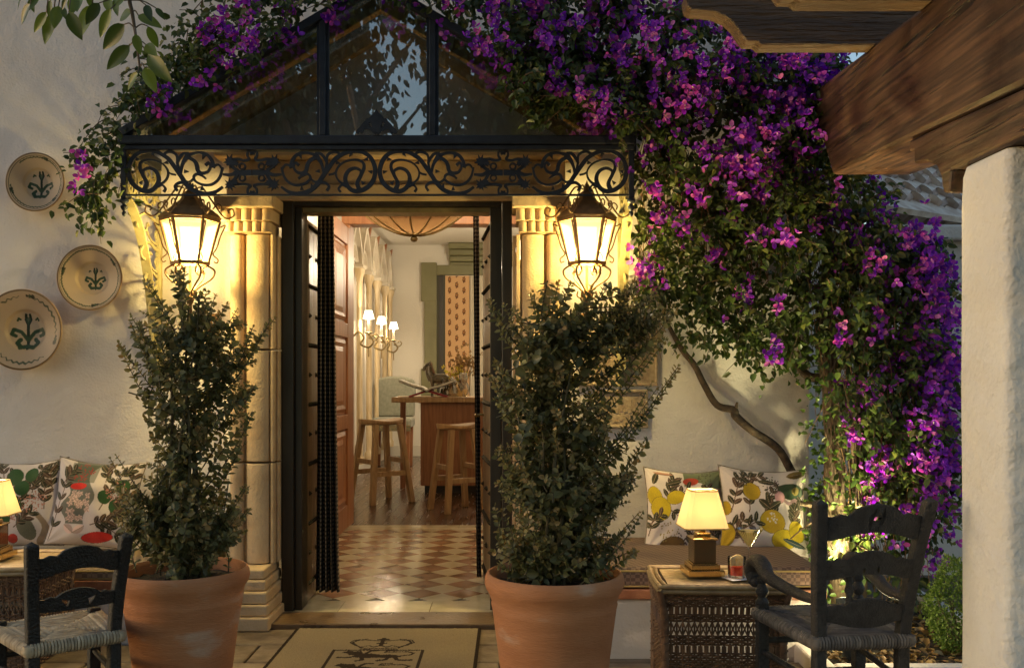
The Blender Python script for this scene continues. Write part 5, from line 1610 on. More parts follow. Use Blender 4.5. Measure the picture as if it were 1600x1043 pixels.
# ---- stools
def stool(label, x, y, h, w, rz_, wood):
    t = thing("bar_stool", label, "stool", (x, y, .0155), rz_, "wooden bar stools")
    # saddle seat with waisted outline
    n_ = 36
    mb = MB(True)
    vs, fs = [], []
    rings = [(0.0, h - .012), (.5, h - .012), (.85, h - .002), (.97, h), (1.0, h - .010), (.97, h - .040), (.85, h - .052), (0, h - .052)]
    for f_, z in rings:
        for k in range(n_):
            a = 2 * PI * k / n_
            r_ = w / 2 * (1 + .10 * math.cos(4 * a) * .6) * (1 + .04 * math.cos(2 * a))
            vs.append((r_ * f_ * math.cos(a), r_ * f_ * .86 * math.sin(a), z + (.012 * math.cos(2 * a) * f_ * f_ if z > h - .03 else 0)))
    for i in range(len(rings) - 1):
        for k in range(n_): fs.append((i * n_ + k, i * n_ + (k + 1) % n_, (i + 1) * n_ + (k + 1) % n_, (i + 1) * n_ + k))
    mb.add(vs, fs); finish_normals(mb.build("seat", wood, t, smooth=50))
    ft, tp = w * .50, w * .30
    legs = []
    for sx in (-1, 1):
        for sy in (-1, 1):
            a, b = Vector((sx * ft, sy * ft, 0)), Vector((sx * tp, sy * tp, h - .045))
            legs.append((sx, sy, a, b))
            mb = MB(True); e = .026
            vs = [(a.x - e, a.y - e, 0), (a.x + e, a.y - e, 0), (a.x + e, a.y + e, 0), (a.x - e, a.y + e, 0), (b.x - e, b.y - e, b.z), (b.x + e, b.y - e, b.z), (b.x + e, b.y + e, b.z), (b.x - e, b.y + e, b.z)]
            mb.add(vs, [(0, 3, 2, 1), (4, 5, 6, 7), (0, 1, 5, 4), (1, 2, 6, 5), (2, 3, 7, 6), (3, 0, 4, 7)]); mb.build("leg", wood, t, bevel=.004)
    def at(sx, sy, z): 
        f_ = z / (h - .045); q = ft + (tp - ft) * f_; return Vector((sx * q, sy * q, z))
    for (A, B, z) in (((-1, -1), (1, -1), .30), ((-1, 1), (1, 1), .30), ((-1, -1), (-1, 1), .42), ((1, -1), (1, 1), .42)):
        mb = MB(True); a, b = at(*A, z), at(*B, z); d = (b - a).normalized()
        q = Vector((-d.y, d.x, 0)) * .013; u = Vector((0, 0, .024))
        vs = [a - q - u, a + q - u, a + q + u, a - q + u, b - q - u, b + q - u, b + q + u, b - q + u]
        mb.add(vs, [(0, 1, 2, 3), (7, 6, 5, 4), (0, 4, 5, 1), (1, 5, 6, 2), (2, 6, 7, 3), (3, 7, 4, 0)]); finish_normals(mb.build("stretcher", wood, t, bevel=.003))
stool("oak bar stool standing free of the counter", -1.345, 9.85, .840, .46, R(38), wood_oak)
stool("oak bar stool pulled up in front of the counter", -.53, 9.20, .825, .38, R(30), wood_oak)
# ---- upholstered chair
uph = pm("sage_upholstery", (.20, .20, .15), (.26, .26, .20), scale=30, rough=.9, sheen=.3)
uc = thing("upholstered_chair", "sage green upholstered dining chair behind the counter end", "chair", (-1.68, 13.6, .0155))
mb = MB(True); mb.bx(-.28, .28, -.26, .26, .56, .70); mb.build("seat", uph, uc, bevel=.04, seg=3)
mb = MB(True); mb.prism([(-.28, .70), (.28, .70), (.30, 1.15), (.26, 1.24), (.10, 1.28), (-.10, 1.28), (-.26, 1.24), (-.30, 1.15)], XZ(0), .16, .27); finish_normals(mb.build("backrest", uph, uc, bevel=.03, seg=3))
mb = MB(True); mb.bx(-.27, .27, -.275, -.255, .52, .60); mb.build("seat_trim", pm("braid_trim", (.25, .17, .07), (.08, .10, .07), scale=40, rough=.9), uc)
for sx in (-1, 1):
    for sy in (-1, 1):
        mb = MB(True); mb.frustum((sx * .23, sy * .21), (.018, .018), (.028, .028), 0, .56); mb.build("leg", wood_counter, uc)
# ---- gothic arcade on the left wall
arc = thing("gothic_arcade", "white blind gothic arcade with slender colonnettes on the bar room wall", "arcade", (-1.98, 13.4, 0))
arc_m = pm("aged_white_plaster", (.58, .50, .38), (.68, .62, .52), scale=6, rough=.6, bump=.2, bscale=40)
col_m = pm("cream_marble_shaft", (.52, .38, .20), (.66, .54, .36), scale=5, st=(3, 3, .6), rough=.3)
cols_y = [11.35, 12.15, 12.95, 13.75, 14.55, 15.2]
for yy in cols_y:
    for dy in (-.06, .06):
        mb = MB(); mb.lathe([(.052, .19), (.052, .26), (.034, .29), (.030, .31), (.028, 2.48), (.034, 2.50), (.032, 2.52), (.058, 2.61), (.062, 2.655)], (-1.93, yy + dy, 0), 14); mb.build("colonnette", col_m, arc, smooth=40)
    mb = MB(); mb.bx(-1.998, -1.86, yy - .13, yy + .13, 2.658, 2.70); mb.build("impost", arc_m, arc, bevel=.006)
for ya, yb_ in zip(cols_y[:-1], cols_y[1:]):
    YZ = lambda u, v, t: (-1.93 + t, u, v)
    c = (ya + yb_) / 2; hw = (yb_ - ya) / 2 - .04
    mb = MB()
    mb.ribbon([(c - hw, 2.70), (c - hw * .92, 2.86), (c - hw * .6, 3.02), (c, 3.20), (c + hw * .6, 3.02), (c + hw * .92, 2.86), (c + hw, 2.70)], .07, YZ, -.065, .045, n=5)
    finish_normals(mb.build("pointed_arch", arc_m, arc))
    mb = MB()
    mb.ribbon([(c - hw * .7, 2.73), (c - hw * .35, 2.88), (c, 2.92), (c + hw * .35, 2.88), (c + hw * .7, 2.73)], .03, YZ, -.065, .01, n=5)
    finish_normals(mb.build("tracery", arc_m, arc))
for yy in cols_y[1:]:
    mb = MB()
    mb.prism([(-1.999, 3.12), (-1.93, 3.28), (-1.89, 3.30), (-1.93, 3.10), (-1.96, 2.98), (-1.999, 2.94)], lambda u, v, t: (u, t, v), yy - .035, yy + .035)
    finish_normals(mb.build("corbel", wood_counter, arc))
# ---- wall sconces
scon_m = pm("gilt_iron", (.22, .16, .07), (.34, .26, .13), scale=30, rough=.4, metal=.7)
sc_glow = emis("lit_sconce_shade", (1.0, .88, .66), 2.6)
for k, (yy, lab) in enumerate(((12.05, "lit candle sconce with white shade, nearest the red door"), (13.25, "lit candle sconce with white shade, middle of the three"), (14.60, "lit candle sconce with white shade, farthest along the arcade wall"))):
    t = thing("wall_sconce", lab, "sconce", (-1.80, yy, 1.7), 0, "lit sconces along the arcade")
    mb = MB(True); mb.lathe([(.072, .315), (.044, .42)], n=20, cap=False); 
    o = mb.build("shade", sc_glow, t, smooth=60); sm = o.modifiers.new("s", 'SOLIDIFY'); sm.thickness = .002
    mb = MB(True); mb.lathe([(.018, .15), (.018, .36)], n=12); mb.build("candle", arc_m, t, smooth=60)
    mb = MB(True); mb.lathe([(.0, .12), (.03, .13), (.055, .145), (.05, .15), (.0, .151)], n=16); mb.build("drip_pan", scon_m, t, smooth=60)
    mb = MB(True)
    mb.tube(cr([(-.19, 0, .10), (-.12, 0, .16), (-.06, 0, .08), (-.1, 0, .0), (.0, 0, -.04), (.06, 0, .03), (.0, 0, .12)], 6), .012, 8)
    mb.tube(cr([(.0, .02, .08), (.08, .02, .05), (.12, .02, .10), (.08, .02, .13), (.06, .02, .10)], 6), .008, 8)
    mb.tube([(0, 0, -.04), (0, 0, -.16)], .008, 6)
    mb.build("scroll_arm", scon_m, t, smooth=60)
    lamp_light("sconce_light", (-1.80, yy, 2.05), 17, (1.0, .80, .52), .05, t)
# ---- window on back wall, olive shouldered architrave
wd = thing("interior_window", "olive green shouldered window frame with peach patterned blind", "window", (-.8, 15.38, 1.0))
bx_ = lambda px: (px - 800) * 15.35 / 1500
bz_ = lambda py: CAM_H - (py - 587) * 15.35 / 1500
x0, x1 = bx_(663), bx_(760)
zt, zb = bz_(410), .80
mb = MB(); mb.bx(x0, x0 + .20, 15.33, 15.398, zb, zt - .19); mb.build("frame_side", olive, wd, bevel=.01)
mb = MB(); mb.bx(x0 - .05, x0 + .20, 15.325, 15.398, zt - .62, zt - .0); mb.build("frame_ear", olive, wd, bevel=.01)
mb = MB(); mb.bx(x0 + .2005, x1 + .1, 15.33, 15.398, zt - .20, zt - .04); mb.build("frame_head", olive, wd, bevel=.01)
mb = MB(); mb.bx(x0 - .05, x0 + .20, 15.325, 15.398, zb, zb + .62); mb.build("frame_ear", olive, wd, bevel=.01)
mb = MB(); mb.bx(x0 + .2005, x0 + .33, 15.375, 15.398, zb, zt - .2005); mb.build("reveal", pm("dark_olive", (.05, .045, .02), rough=.5), wd)
mb = MB(); mb.bx(x0 + .24, x0 + .30, 15.355, 15.3745, zb, zt - .2005); mb.build("shutter_edge", door_dark, wd)
# blind with block-printed motifs
nu, nv = 120, 340
ux, uz = np.linspace(x0 + .335, x0 + .72, nu + 1), np.linspace(zb, zt - .21, nv + 1)
Ux, Uz = np.meshgrid(ux, uz)
Cb = np.empty(Ux.shape + (3,)); Cb[:] = (.62, .38, .19)
fx = (Ux - x0) / .115; fz = (Uz - zb) / .17
col_i = np.floor(fx); a = fx - col_i - .5; b = (fz + .5 * (col_i % 2)) % 1 - .5
mot = (a / .22) ** 2 + (b / .30) ** 2 < 1 + .3 * np.sin(6 * np.arctan2(b, a))
Cb[mot] = (.16, .07, .03)
mo2 = (a / .09) ** 2 + ((b - .05) / .12) ** 2 < 1; Cb[mo2] = (.40, .18, .06)
Vb = np.stack([Ux, 15.362 + .004 * np.sin(Ux * 30), Uz], -1).reshape(-1, 3)
colgrid("blind", vcmat("printed_blind", rough=.9), Vb, nu, nv, Cb.reshape(-1, 3), wd)
# pale curtain next to it
sheer = thing("sheer_curtain", "pale sheer curtain beside the patterned blind", "curtain", (x0 + .85, 15.33, .8))
mb = MB()
cur = [(x0 + .735 + .012 * k, 15.345 + .02 * math.sin(k * 1.1)) for k in range(34)]
vs = [(x, y, .5) for x, y in cur] + [(x, y, zt - .21) for x, y in cur]
mb.add(vs, [(k, k + 1, 34 + k + 1, 34 + k) for k in range(33)]); mb.build("cloth", pm("cream_voile", (.66, .60, .48), rough=.9), sheer, smooth=60)
# ---- amber glass ceiling bowl in the passage
bowl_c = Vector(((647 - 800) * 6.5 / 1500, 6.5, 2.205))
bl = thing("ceiling_lamp", "amber ribbed glass bowl lamp hanging from the passage ceiling", "ceiling lamp", bowl_c)
amber = emis("amber_glass", (.22, .125, .052), .02, transp=.22)
nb, na = 10, 48
vs, fs = [], []
for i in range(nb + 1):
    f_ = i / nb; r_ = .02 + .33 * f_ ** .8; z = .050 + .165 * f_ ** 1.5
    for k in range(na):
        a = 2 * PI * k / na; rib = 1 + .035 * math.cos(12 * a) * f_
        vs.append((r_ * rib * math.cos(a), r_ * rib * math.sin(a), z))
for i in range(nb):
    for k in range(na): fs.append((i * na + k, i * na + (k + 1) % na, (i + 1) * na + (k + 1) % na, (i + 1) * na + k))
mb = MB(True); mb.add(vs, fs); o = mb.build("bowl", amber, bl, smooth=60); sm = o.modifiers.new("s", 'SOLIDIFY'); sm.thickness = .006
for k in range(12):
    a = 2 * PI * k / 12
    mb = MB(True); mb.tube([((.022 + .345 * f_ ** .8) * math.cos(a), (.022 + .345 * f_ ** .8) * math.sin(a), .046 + .165 * f_ ** 1.5) for f_ in (0, .1, .25, .45, .65, .85, 1.0)], .006, 6); mb.build("rib", brass_dull, bl, smooth=60)
mb = MB(True); mb.lathe([(.0, 0), (.018, .004), (.027, .02), (.018, .038), (.010, .044), (.024, .052), (.02, .058)], n=18); mb.build("knob", brass_dull, bl, smooth=50)
mb = MB(True)
for k in range(3):
    a = k * 2 * PI / 3 + .5
    mb.tube([(.33 * math.cos(a), .33 * math.sin(a), .21), (.02 * math.cos(a), .02 * math.sin(a), .54)], .004, 6)
mb.lathe([(.012, .50), (.03, .54), (.06, .585), (.06, .593)], n=18)
mb.build("hanger", brass_dull, bl, smooth=50)
lamp_light("passage_light", bowl_c + Vector((0, 0, .30)), 80, (1.0, .80, .52), .06, bl)
# room ceiling lantern lighting the bar room
rl = thing("pendant_lamp", "lit white globe pendant lamp hanging in the bar room", "ceiling lamp", (.2, 12.2, 2.9))
mb = MB(True); mb.lathe([(.001, -.15), (.10, -.12), (.15, -.03), (.15, .03), (.10, .12), (.03, .15)], n=20); mb.build("globe", emis("lit_globe", (1, .85, .62), 5), rl, smooth=60)
mb = MB(True); mb.tube([(0, 0, .15), (0, 0, .50)], .006, 6); mb.build("rod", brass_dull, rl)
lamp_light("room_light", (.2, 12.2, 2.70), 95, (1.0, .82, .56), .12, rl)
# ---- things on the counter
CTZ = 1.068
bs = thing("book_stand", "crossed red book stand on the counter", "book stand", (-.93, 10.62, CTZ))
red_w = pm("red_lacquer", (.26, .012, .018), (.36, .02, .025), scale=10, rough=.35)
for a, b in (((-.20, .004), (.24, .155)), ((.22, .004), (-.20, .13))):
    mb = MB(True)
    d = Vector((b[0] - a[0], 0, b[1] - a[1])).normalized(); n_ = Vector((-d.z, 0, d.x)) * .010
    for_y = (-.10, .10)
    A, B = Vector((a[0], 0, a[1])), Vector((b[0], 0, b[1]))
    vs = [q + Vector((0, yy, 0)) for yy in for_y for q in (A - n_, B - n_, B + n_, A + n_)]
    mb.add(vs, [(0, 1, 2, 3), (7, 6, 5, 4), (0, 4, 5, 1), (1, 5, 6, 2), (2, 6, 7, 3), (3, 7, 4, 0)]); finish_normals(mb.build("stand_leaf", red_w, bs))
bk = thing("open_book", "large open book with printed pages resting on the red stand", "book", (-.93, 10.62, CTZ + .07))
page_m = pm("book_pages", (.55, .50, .42), (.70, .66, .58), scale=22, st=(1, 1, 4), rough=.8)
for sg in (-1, 1):
    mb = MB(True)
    prof = [(0.0, .012), (sg * .05, .045), (sg * .12, .060), (sg * .20, .085), (sg * .30, .125)]
    low = [(p_[0], p_[1] - .022) for p_ in prof]
    for yy0, yy1 in ((-.17, .17),):
        vs = [(x, yy0, z) for x, z in prof] + [(x, yy1, z) for x, z in prof] + [(x, yy0, z) for x, z in low] + [(x, yy1, z) for x, z in low]
        n5 = 5; fs = []
        for k in range(4):
            fs += [(k, k + 1, n5 + k + 1, n5 + k), (2 * n5 + k, 3 * n5 + k, 3 * n5 + k + 1, 2 * n5 + k + 1), (k, 2 * n5 + k, 2 * n5 + k + 1, k + 1), (n5 + k, n5 + k + 1, 3 * n5 + k + 1, 3 * n5 + k)]
        fs += [(4, 14, 19, 9)]
        mb.add(vs, fs)
    finish_normals(mb.build("page_block", page_m, bk))
    mb = MB(True)
    vs = [(x, yy, z - .0245) for yy in (-.18, .18) for x, z in prof] + [(x, yy, z - .030) for yy in (-.18, .18) for x, z in prof]
    fs = []
    for k in range(4): fs += [(k, k + 1, 5 + k + 1, 5 + k), (10 + k, 15 + k, 15 + k + 1, 10 + k + 1), (k, 10 + k, 10 + k + 1, k + 1), (5 + k, 6 + k, 16 + k, 15 + k)]
    mb.add(vs, fs); finish_normals(mb.build("cover", door_dark, bk))
t = thing("wine_glass", "clear stemmed wine glass at the counter edge", "glass", ((724 - 800) * 10.6 / 1500, 10.6, CTZ))
mb = MB(True); mb.lathe([(.04, 0), (.038, .003), (.006, .01), (.005, .12), (.02, .135), (.045, .17), (.048, .21), (.040, .27), (.039, .27), (.046, .21), (.043, .172), (.004, .14)], n=28); mb.build("bowl_and_stem", glassmat("wine_glass_glass", (.95, .93, .88), refl=.22, rough=.02), t, smooth=50)
# horse figurine
hf = thing("horse_figurine", "dark glazed horse figurine standing on the counter", "figurine", ((682 - 800) * 10.9 / 1500, 10.9, CTZ))
hm = pm("brown_glaze", (.05, .04, .022), (.14, .10, .055), scale=25, rough=.2, coat=.5)
mb = MB(True)
mb.tube(cr([(-.06, 0, .17), (-.02, 0, .20), (.08, 0, .20), (.14, 0, .19)], 5), [.045, .058, .062, .04], 12)
mb.tube(cr([(-.05, 0, .19), (-.09, 0, .27), (-.085, 0, .35)], 5), [.050, .038, .030], 12)
mb.tube(cr([(-.075, 0, .36), (-.11, 0, .345), (-.155, 0, .295)], 5), [.030, .028, .016], 12)
for x, y in ((-.05, -.03), (-.05, .03), (.12, -.03), (.12, .03)): mb.tube([(x, y, .18), (x + .01, y, .09), (x, y, 0)], [.026, .015, .016], 8)
for y in (-.014, .014): mb.tube([(-.075, y, .375), (-.07, y, .405)], [.010, .002], 6)
mb.tube(cr([(.15, 0, .20), (.19, 0, .16), (.18, 0, .07)], 4), [.012, .020, .006], 8)
mb.build("body", hm, hf, smooth=60)
mb = MB(True); mb.tube(cr([(-.065, 0, .385), (-.05, 0, .32), (-.02, 0, .24)], 5), [.012, .016, .014], 8, flat=.5); mb.build("mane", pm("mane_glaze", (.20, .10, .05), rough=.3), hf, smooth=60)
# flower arrangement
fa = thing("flower_vase", "round glass vase of yellow and dried flowers on the counter", "vase", ((722 - 800) * 10.95 / 1500 - .01, 10.95, CTZ))
mb = MB(True); mb.lathe([(.06, 0), (.085, .03), (.10, .08), (.085, .14), (.06, .17), (.065, .19)], n=24, cap=False); mb.build("vase", glassmat("vase_glass", (.80, .74, .55), refl=.25, rough=.05), fa, smooth=50)
mb = MB(True)
for _ in range(26):
    a, r_ = rnd.uniform(0, 2 * PI), rnd.uniform(.02, .17)
    mb.tube([(0, 0, .05), (r_ * .4 * math.cos(a), r_ * .4 * math.sin(a), .18), (r_ * math.cos(a), r_ * math.sin(a), .22 + rnd.uniform(0, .22))], .0025, 4)
mb.build("stems", stem_green, fa)
def petals(name, n_, col, zz, spread, off):
    mb = MB(True)
    for _ in range(n_):
        c = Vector((off + rnd.gauss(0, spread), rnd.gauss(0, spread), zz + rnd.gauss(0, spread * .8)))
        for _ in range(5):
            d = Vector((rnd.gauss(0, 1), rnd.gauss(0, 1), rnd.gauss(0, 1))).normalized() * .032
            e = d.cross(Vector((rnd.gauss(0, 1), rnd.gauss(0, 1), rnd.gauss(0, 1)))).normalized() * .012
            mb.add([c, c + d * .5 + e, c + d, c + d * .5 - e], [(0, 1, 2, 3)])
    mb.build(name, leafmat(name + "_petals", col), fa, kind="stuff")
petals("dried_blooms", 90, [(.22, .13, .05), (.35, .22, .09)], .40, .07, .04)
petals("yellow_blooms", 40, [(.45, .36, .04), (.58, .50, .12)], .26, .06, -.06)
ds = thing("decanters", "cluster of cut glass decanters on the counter", "glassware", ((700 - 800) * 10.8 / 1500, 10.8, CTZ))
cutg = glassmat("cut_glass", (.75, .70, .58), refl=.45, rough=.06)
for k, (dx, dy, s_) in enumerate(((-.05, .05, .9), (.05, .0, 1.0), (-.02, -.06, .7))):
    mb = MB(True); mb.lathe([(.04 * s_, 0), (.055 * s_, .04 * s_), (.05 * s_, .10 * s_), (.02 * s_, .14 * s_), (.018 * s_, .18 * s_), (.03 * s_, .20 * s_), (.001, .23 * s_)], (dx, dy, 0), 10); mb.build("decanter", cutg, ds)

# ================================================================== POTTED SHRUBS
def leaf_mesh_data(P, Dv, Nv, Ln, Wd, fold=.18, droop=.10):
    """two quads per leaf meeting at the midrib"""
    P, Dv, Nv = map(lambda q: np.asarray(q, float), (P, Dv, Nv))
    Dv /= np.linalg.norm(Dv, axis=1, keepdims=True) + 1e-9
    S = np.cross(Dv, Nv); S /= np.linalg.norm(S, axis=1, keepdims=True) + 1e-9
    N2 = np.cross(S, Dv)
    Ln = np.asarray(Ln)[:, None]; Wd = np.asarray(Wd)[:, None]
    base = P
    l1 = P + Dv * Ln * .28 - S * Wd * .44 + N2 * Wd * fold
    l2 = P + Dv * Ln * .68 - S * Wd * .40 + N2 * Wd * fold * .6
    tip = P + Dv * Ln - N2 * Ln * droop
    r2 = P + Dv * Ln * .68 + S * Wd * .40 + N2 * Wd * fold * .6
    r1 = P + Dv * Ln * .28 + S * Wd * .44 + N2 * Wd * fold
    V = np.stack([base, l1, l2, tip, r2, r1], 1).reshape(-1, 3)
    o = (np.arange(len(P)) * 6)[:, None]
    F_ = np.concatenate([o + np.array([0, 3, 2, 1]), o + np.array([0, 5, 4, 3])], 0)
    return V, F_
def unit(v): return v / (np.linalg.norm(v) + 1e-9)
shrub_leaf = leafmat("shrub_leaf", [(.065, .072, .030), (.125, .132, .056), (.20, .195, .088), (.095, .108, .046), (.24, .185, .075)], rough=.40, trans=.42, spec=.45)
shrub_young = leafmat("shrub_new_leaf", [(.17, .17, .07), (.25, .22, .095), (.30, .20, .085), (.21, .21, .10)], rough=.42, trans=.3, spec=.4)
def pot_and_shrub(labels, px, d, zr, rr, lobes, tips, seed, nshoot):
    x = (px - 800) * d / 1500
    r_ = np.random.default_rng(seed)
    pt = thing("terracotta_pot", labels[0], "pot", (x, d, 0), 0, "terracotta pots beside the doorway")
    rb = rr * .66
    prof = [(rb * .9, 0), (rb, .006), (rb + (rr * .93 - rb) * .25, zr * .22), (rb + (rr * .93 - rb) * .60, zr * .55), (rr * .90, zr - .125), (rr * .915, zr - .110), (rr * .905, zr - .102), (rr * .925, zr - .088), (rr * .935, zr - .075), (rr * .99, zr - .055), (rr * 1.012, zr - .036), (rr * 1.0, zr - .014), (rr * .975, zr - .002), (rr * .945, zr), (rr * .905, zr - .010), (rr * .885, zr - .04), (rr * .86, zr - .075)]
    mb = MB(True); mb.lathe(prof[::1], n=72); o = mb.build("pot", terracotta, pt, smooth=50)
    mb = MB(True)
    n_ = 40; vs = [(0, 0, zr - .035)] + [(rr * .885 * math.cos(2 * PI * k / n_), rr * .885 * math.sin(2 * PI * k / n_), zr - .05 + .006 * math.sin(k * 2.7)) for k in range(n_)]
    mb.add(vs, [(0, 1 + k, 1 + (k + 1) % n_) for k in range(n_)]); mb.build("soil", soil, pt)
    sh = thing("potted_shrub", labels[1], "shrub", (x, d, zr - .05), 0, "shrubs in the terracotta pots")
    base = np.array((x, d, zr - .04))
    P, Dv, Nv, Ln, Wd, young = [], [], [], [], [], []
    twigs = MB()
    wts = np.array([l[-1] for l in lobes], float); wts /= wts.sum()
    targets = []
    for _ in range(nshoot):
        cpx, cpy, rx, ry, _w = lobes[r_.choice(len(lobes), p=wts)]
        q = r_.normal(0, 1, 3); q /= np.linalg.norm(q); q *= r_.uniform(.25, 1) ** .6
        c = np.array(W(cpx, cpy, d))
        targets.append((c + q * np.array((rx, (rx + ry) * .5, ry)) * d / 1500, r_.uniform(.10, .26)))
    for (tx, ty) in tips:
        c = np.array(W(tx, ty, d + r_.uniform(-.08, .08)))
        for k in range(2): targets.append((c + r_.normal(0, .010, 3), -1))
    for tgt, ln in targets:
        hz = np.array((tgt[0] - base[0], tgt[1] - base[1], 0))
        dirn = unit(hz * r_.uniform(.9, 2.0) + np.array((0, 0, .10 + .16 * r_.random())) + r_.normal(0, .09, 3))
        if tgt[2] < base[2] + .10: dirn = unit(hz + np.array((0, 0, -.02)) + r_.normal(0, .04, 3))
        if ln < 0:      # long outer shoot springing from the main stems
            hl = np.linalg.norm(hz)
            st = np.array((base[0] + .22 * hz[0], base[1] + .22 * hz[1], tgt[2] - .55 * hl - r_.uniform(.10, .18)))
            ln = np.linalg.norm(tgt - st)
        else:
            st = tgt - dirn * ln
        st[2] = max(st[2], base[2] + .01)
        mid = (st + tgt) / 2 + r_.normal(0, .012, 3) + np.array((0, 0, -.015))
        C = cr([st, mid, tgt], 7)
        twigs.tube(C, [.0028, .0022, .0012], 4, cap=False)
        cl = np.array(C)
        seg = np.linalg.norm(np.diff(cl, axis=0), axis=1); cum = np.concatenate([[0], np.cumsum(seg)])
        s_ = ln * .12; k = 0
        ph = r_.uniform(0, PI)
        sz = r_.uniform(.70, 1.30); flush = r_.random() < .55
        while s_ < cum[-1]:
            p_ = np.array([np.interp(s_, cum, cl[:, j]) for j in range(3)])
            f_ = s_ / cum[-1]
            tdir = unit(np.array([np.interp(min(s_ + .01, cum[-1]), cum, cl[:, j]) - np.interp(max(s_ - .01, 0), cum, cl[:, j]) for j in range(3)]))
            ref = np.array((0, 0, 1.)) if abs(tdir[2]) < .85 else np.array((1., 0, 0))
            a_ = unit(np.cross(tdir, ref)); b_ = np.cross(tdir, a_)
            for sg in (0, PI):
                an = ph + (k % 2) * PI / 2 + sg + r_.normal(0, .3)
                lat = a_ * math.cos(an) + b_ * math.sin(an)
                dv = unit(lat * r_.uniform(.7, 1.1) + tdir * r_.uniform(.35, .8) + np.array((0, 0, -.05)))
                P.append(p_); Dv.append(dv); Nv.append(unit(tdir * .35 + np.array((.8 * (p_[0] - base[0]) / .2, -.75, .45)) + r_.normal(0, .40, 3)))
                l_ = sz * (.035 - .015 * f_ ** 2) * r_.uniform(.75, 1.15)
                Ln.append(l_); Wd.append(l_ * r_.uniform(.60, .84)); young.append(f_ > .72 and flush)
            s_ += r_.uniform(.017, .025) * (1.1 - .4 * f_); k += 1
        # terminal rosette
        for k in range(3):
            an = r_.uniform(0, 2 * PI); lat = a_ * math.cos(an) + b_ * math.sin(an)
            P.append(cl[-1]); Dv.append(unit(tdir + lat * .5)); Nv.append(lat); Ln.append(.014 * sz); Wd.append(.008 * sz); young.append(True)
    # main stems
    stems = MB()
    for k in range(7):
        a = k * .9
        zt_ = max(t_[0][2] for t_ in targets) - .10 - .05 * k
        top = np.array((x + .06 * math.cos(a * 1.7), d + .05 * math.sin(a * 1.3), zt_))
        stems.tube(cr([base + np.array((.05 * math.cos(a), .05 * math.sin(a), -.03)), base + np.array((.05 * math.cos(a + 1), .05 * math.sin(a + 1), (zt_ - base[2]) * .5)), top], 6), [.009, .007, .003], 6)
    stems.build("stem", stem_green, sh, smooth=60)
    twigs.build("twigs", stem_green, sh, kind="stuff")
    young = np.array(young)
    for nm, sel, mt in (("foliage", ~young, shrub_leaf), ("new_growth", young, shrub_young)):
        q = [np.asarray(a_)[sel] for a_ in (P, Dv, Nv, Ln, Wd)]
        V, F_ = leaf_mesh_data(*q, fold=.16, droop=.12)
        o = link(nm, fast_mesh(nm, V - np.array((x, d, zr - .05)), [F_]), mt, sh); o["kind"] = "stuff"
    return len(P)
n1 = pot_and_shrub(("terracotta pot left of the doorway, beside the black chair", "tall dense green shrub in the pot beside the black chair"),
    287, 3.75, .552, .248,
    [(300, 560, 75, 92, 2.2), (238, 530, 48, 62, 1.6), (362, 545, 50, 62, 1.7), (300, 490, 40, 45, .9), (290, 660, 62, 60, 1.8), (282, 720, 55, 45, 1.2), (275, 790, 95, 66, 4.4), (295, 850, 85, 36, 2.6), (222, 775, 45, 58, 1.3), (350, 815, 42, 50, 1.5), (368, 620, 30, 42, .8), (212, 790, 38, 55, .8)],
    [(187, 538), (205, 500), (232, 440), (272, 428), (282, 424), (318, 452), (350, 478), (372, 492), (425, 505), (398, 520), (392, 600), (395, 640), (178, 712), (172, 742), (385, 760), (384, 800), (375, 700), (245, 470), (335, 470), (225, 560)], 21, 300)
n2 = pot_and_shrub(("terracotta pot right of the doorway, beside the wicker table", "large spreading green shrub in the pot beside the wicker table"),
    866, 3.45, .598, .248,
    [(890, 540, 75, 80, 2.0), (838, 515, 55, 55, 1.5), (950, 520, 50, 60, 1.2), (1000, 480, 45, 42, 1.2), (1030, 505, 30, 25, .5), (870, 640, 82, 70, 2.6), (925, 650, 50, 60, 1.0), (806, 600, 45, 65, 1.5), (845, 760, 88, 78, 4.0), (930, 780, 72, 78, 3.4), (880, 852, 105, 36, 3.4), (795, 845, 38, 40, 1.3), (965, 735, 38, 55, 1.2), (800, 720, 35, 55, 1.0)],
    [(765, 468), (800, 480), (832, 458), (865, 448), (890, 440), (925, 455), (950, 448), (990, 440), (1030, 450), (1055, 480), (1060, 575), (1025, 600), (1012, 690), (768, 590), (775, 625), (770, 560), (780, 880), (1000, 800), (990, 860), (995, 740), (1040, 530), (780, 700)], 22, 380)
print("shrub leaves", n1, n2)
# ================================================================== BOUGAINVILLEA
bo = thing("bougainvillea", "huge bougainvillea with magenta flowers climbing over canopy and wall", "climbing plant", (1.66, 4.95, 0))
vine_leaf = leafmat("vine_leaf", [(.030, .048, .014), (.055, .082, .022), (.085, .120, .032), (.040, .064, .018), (.13, .135, .038)], rough=.42, trans=.38, spec=.45)
flower_m = leafmat("bougainvillea_bract", [(.17, .04, .42), (.26, .05, .54), (.34, .065, .58), (.22, .045, .50), (.40, .06, .50), (.50, .08, .38), (.55, .20, .50)], rough=.6, trans=.35, spec=.2)
flower_mo = leafmat("bougainvillea_bract_single", [(.17, .04, .42), (.26, .05, .54), (.34, .065, .58), (.22, .045, .50), (.40, .06, .50), (.50, .08, .38), (.55, .20, .50)], rough=.6, trans=.35, spec=.2, objrand=True)
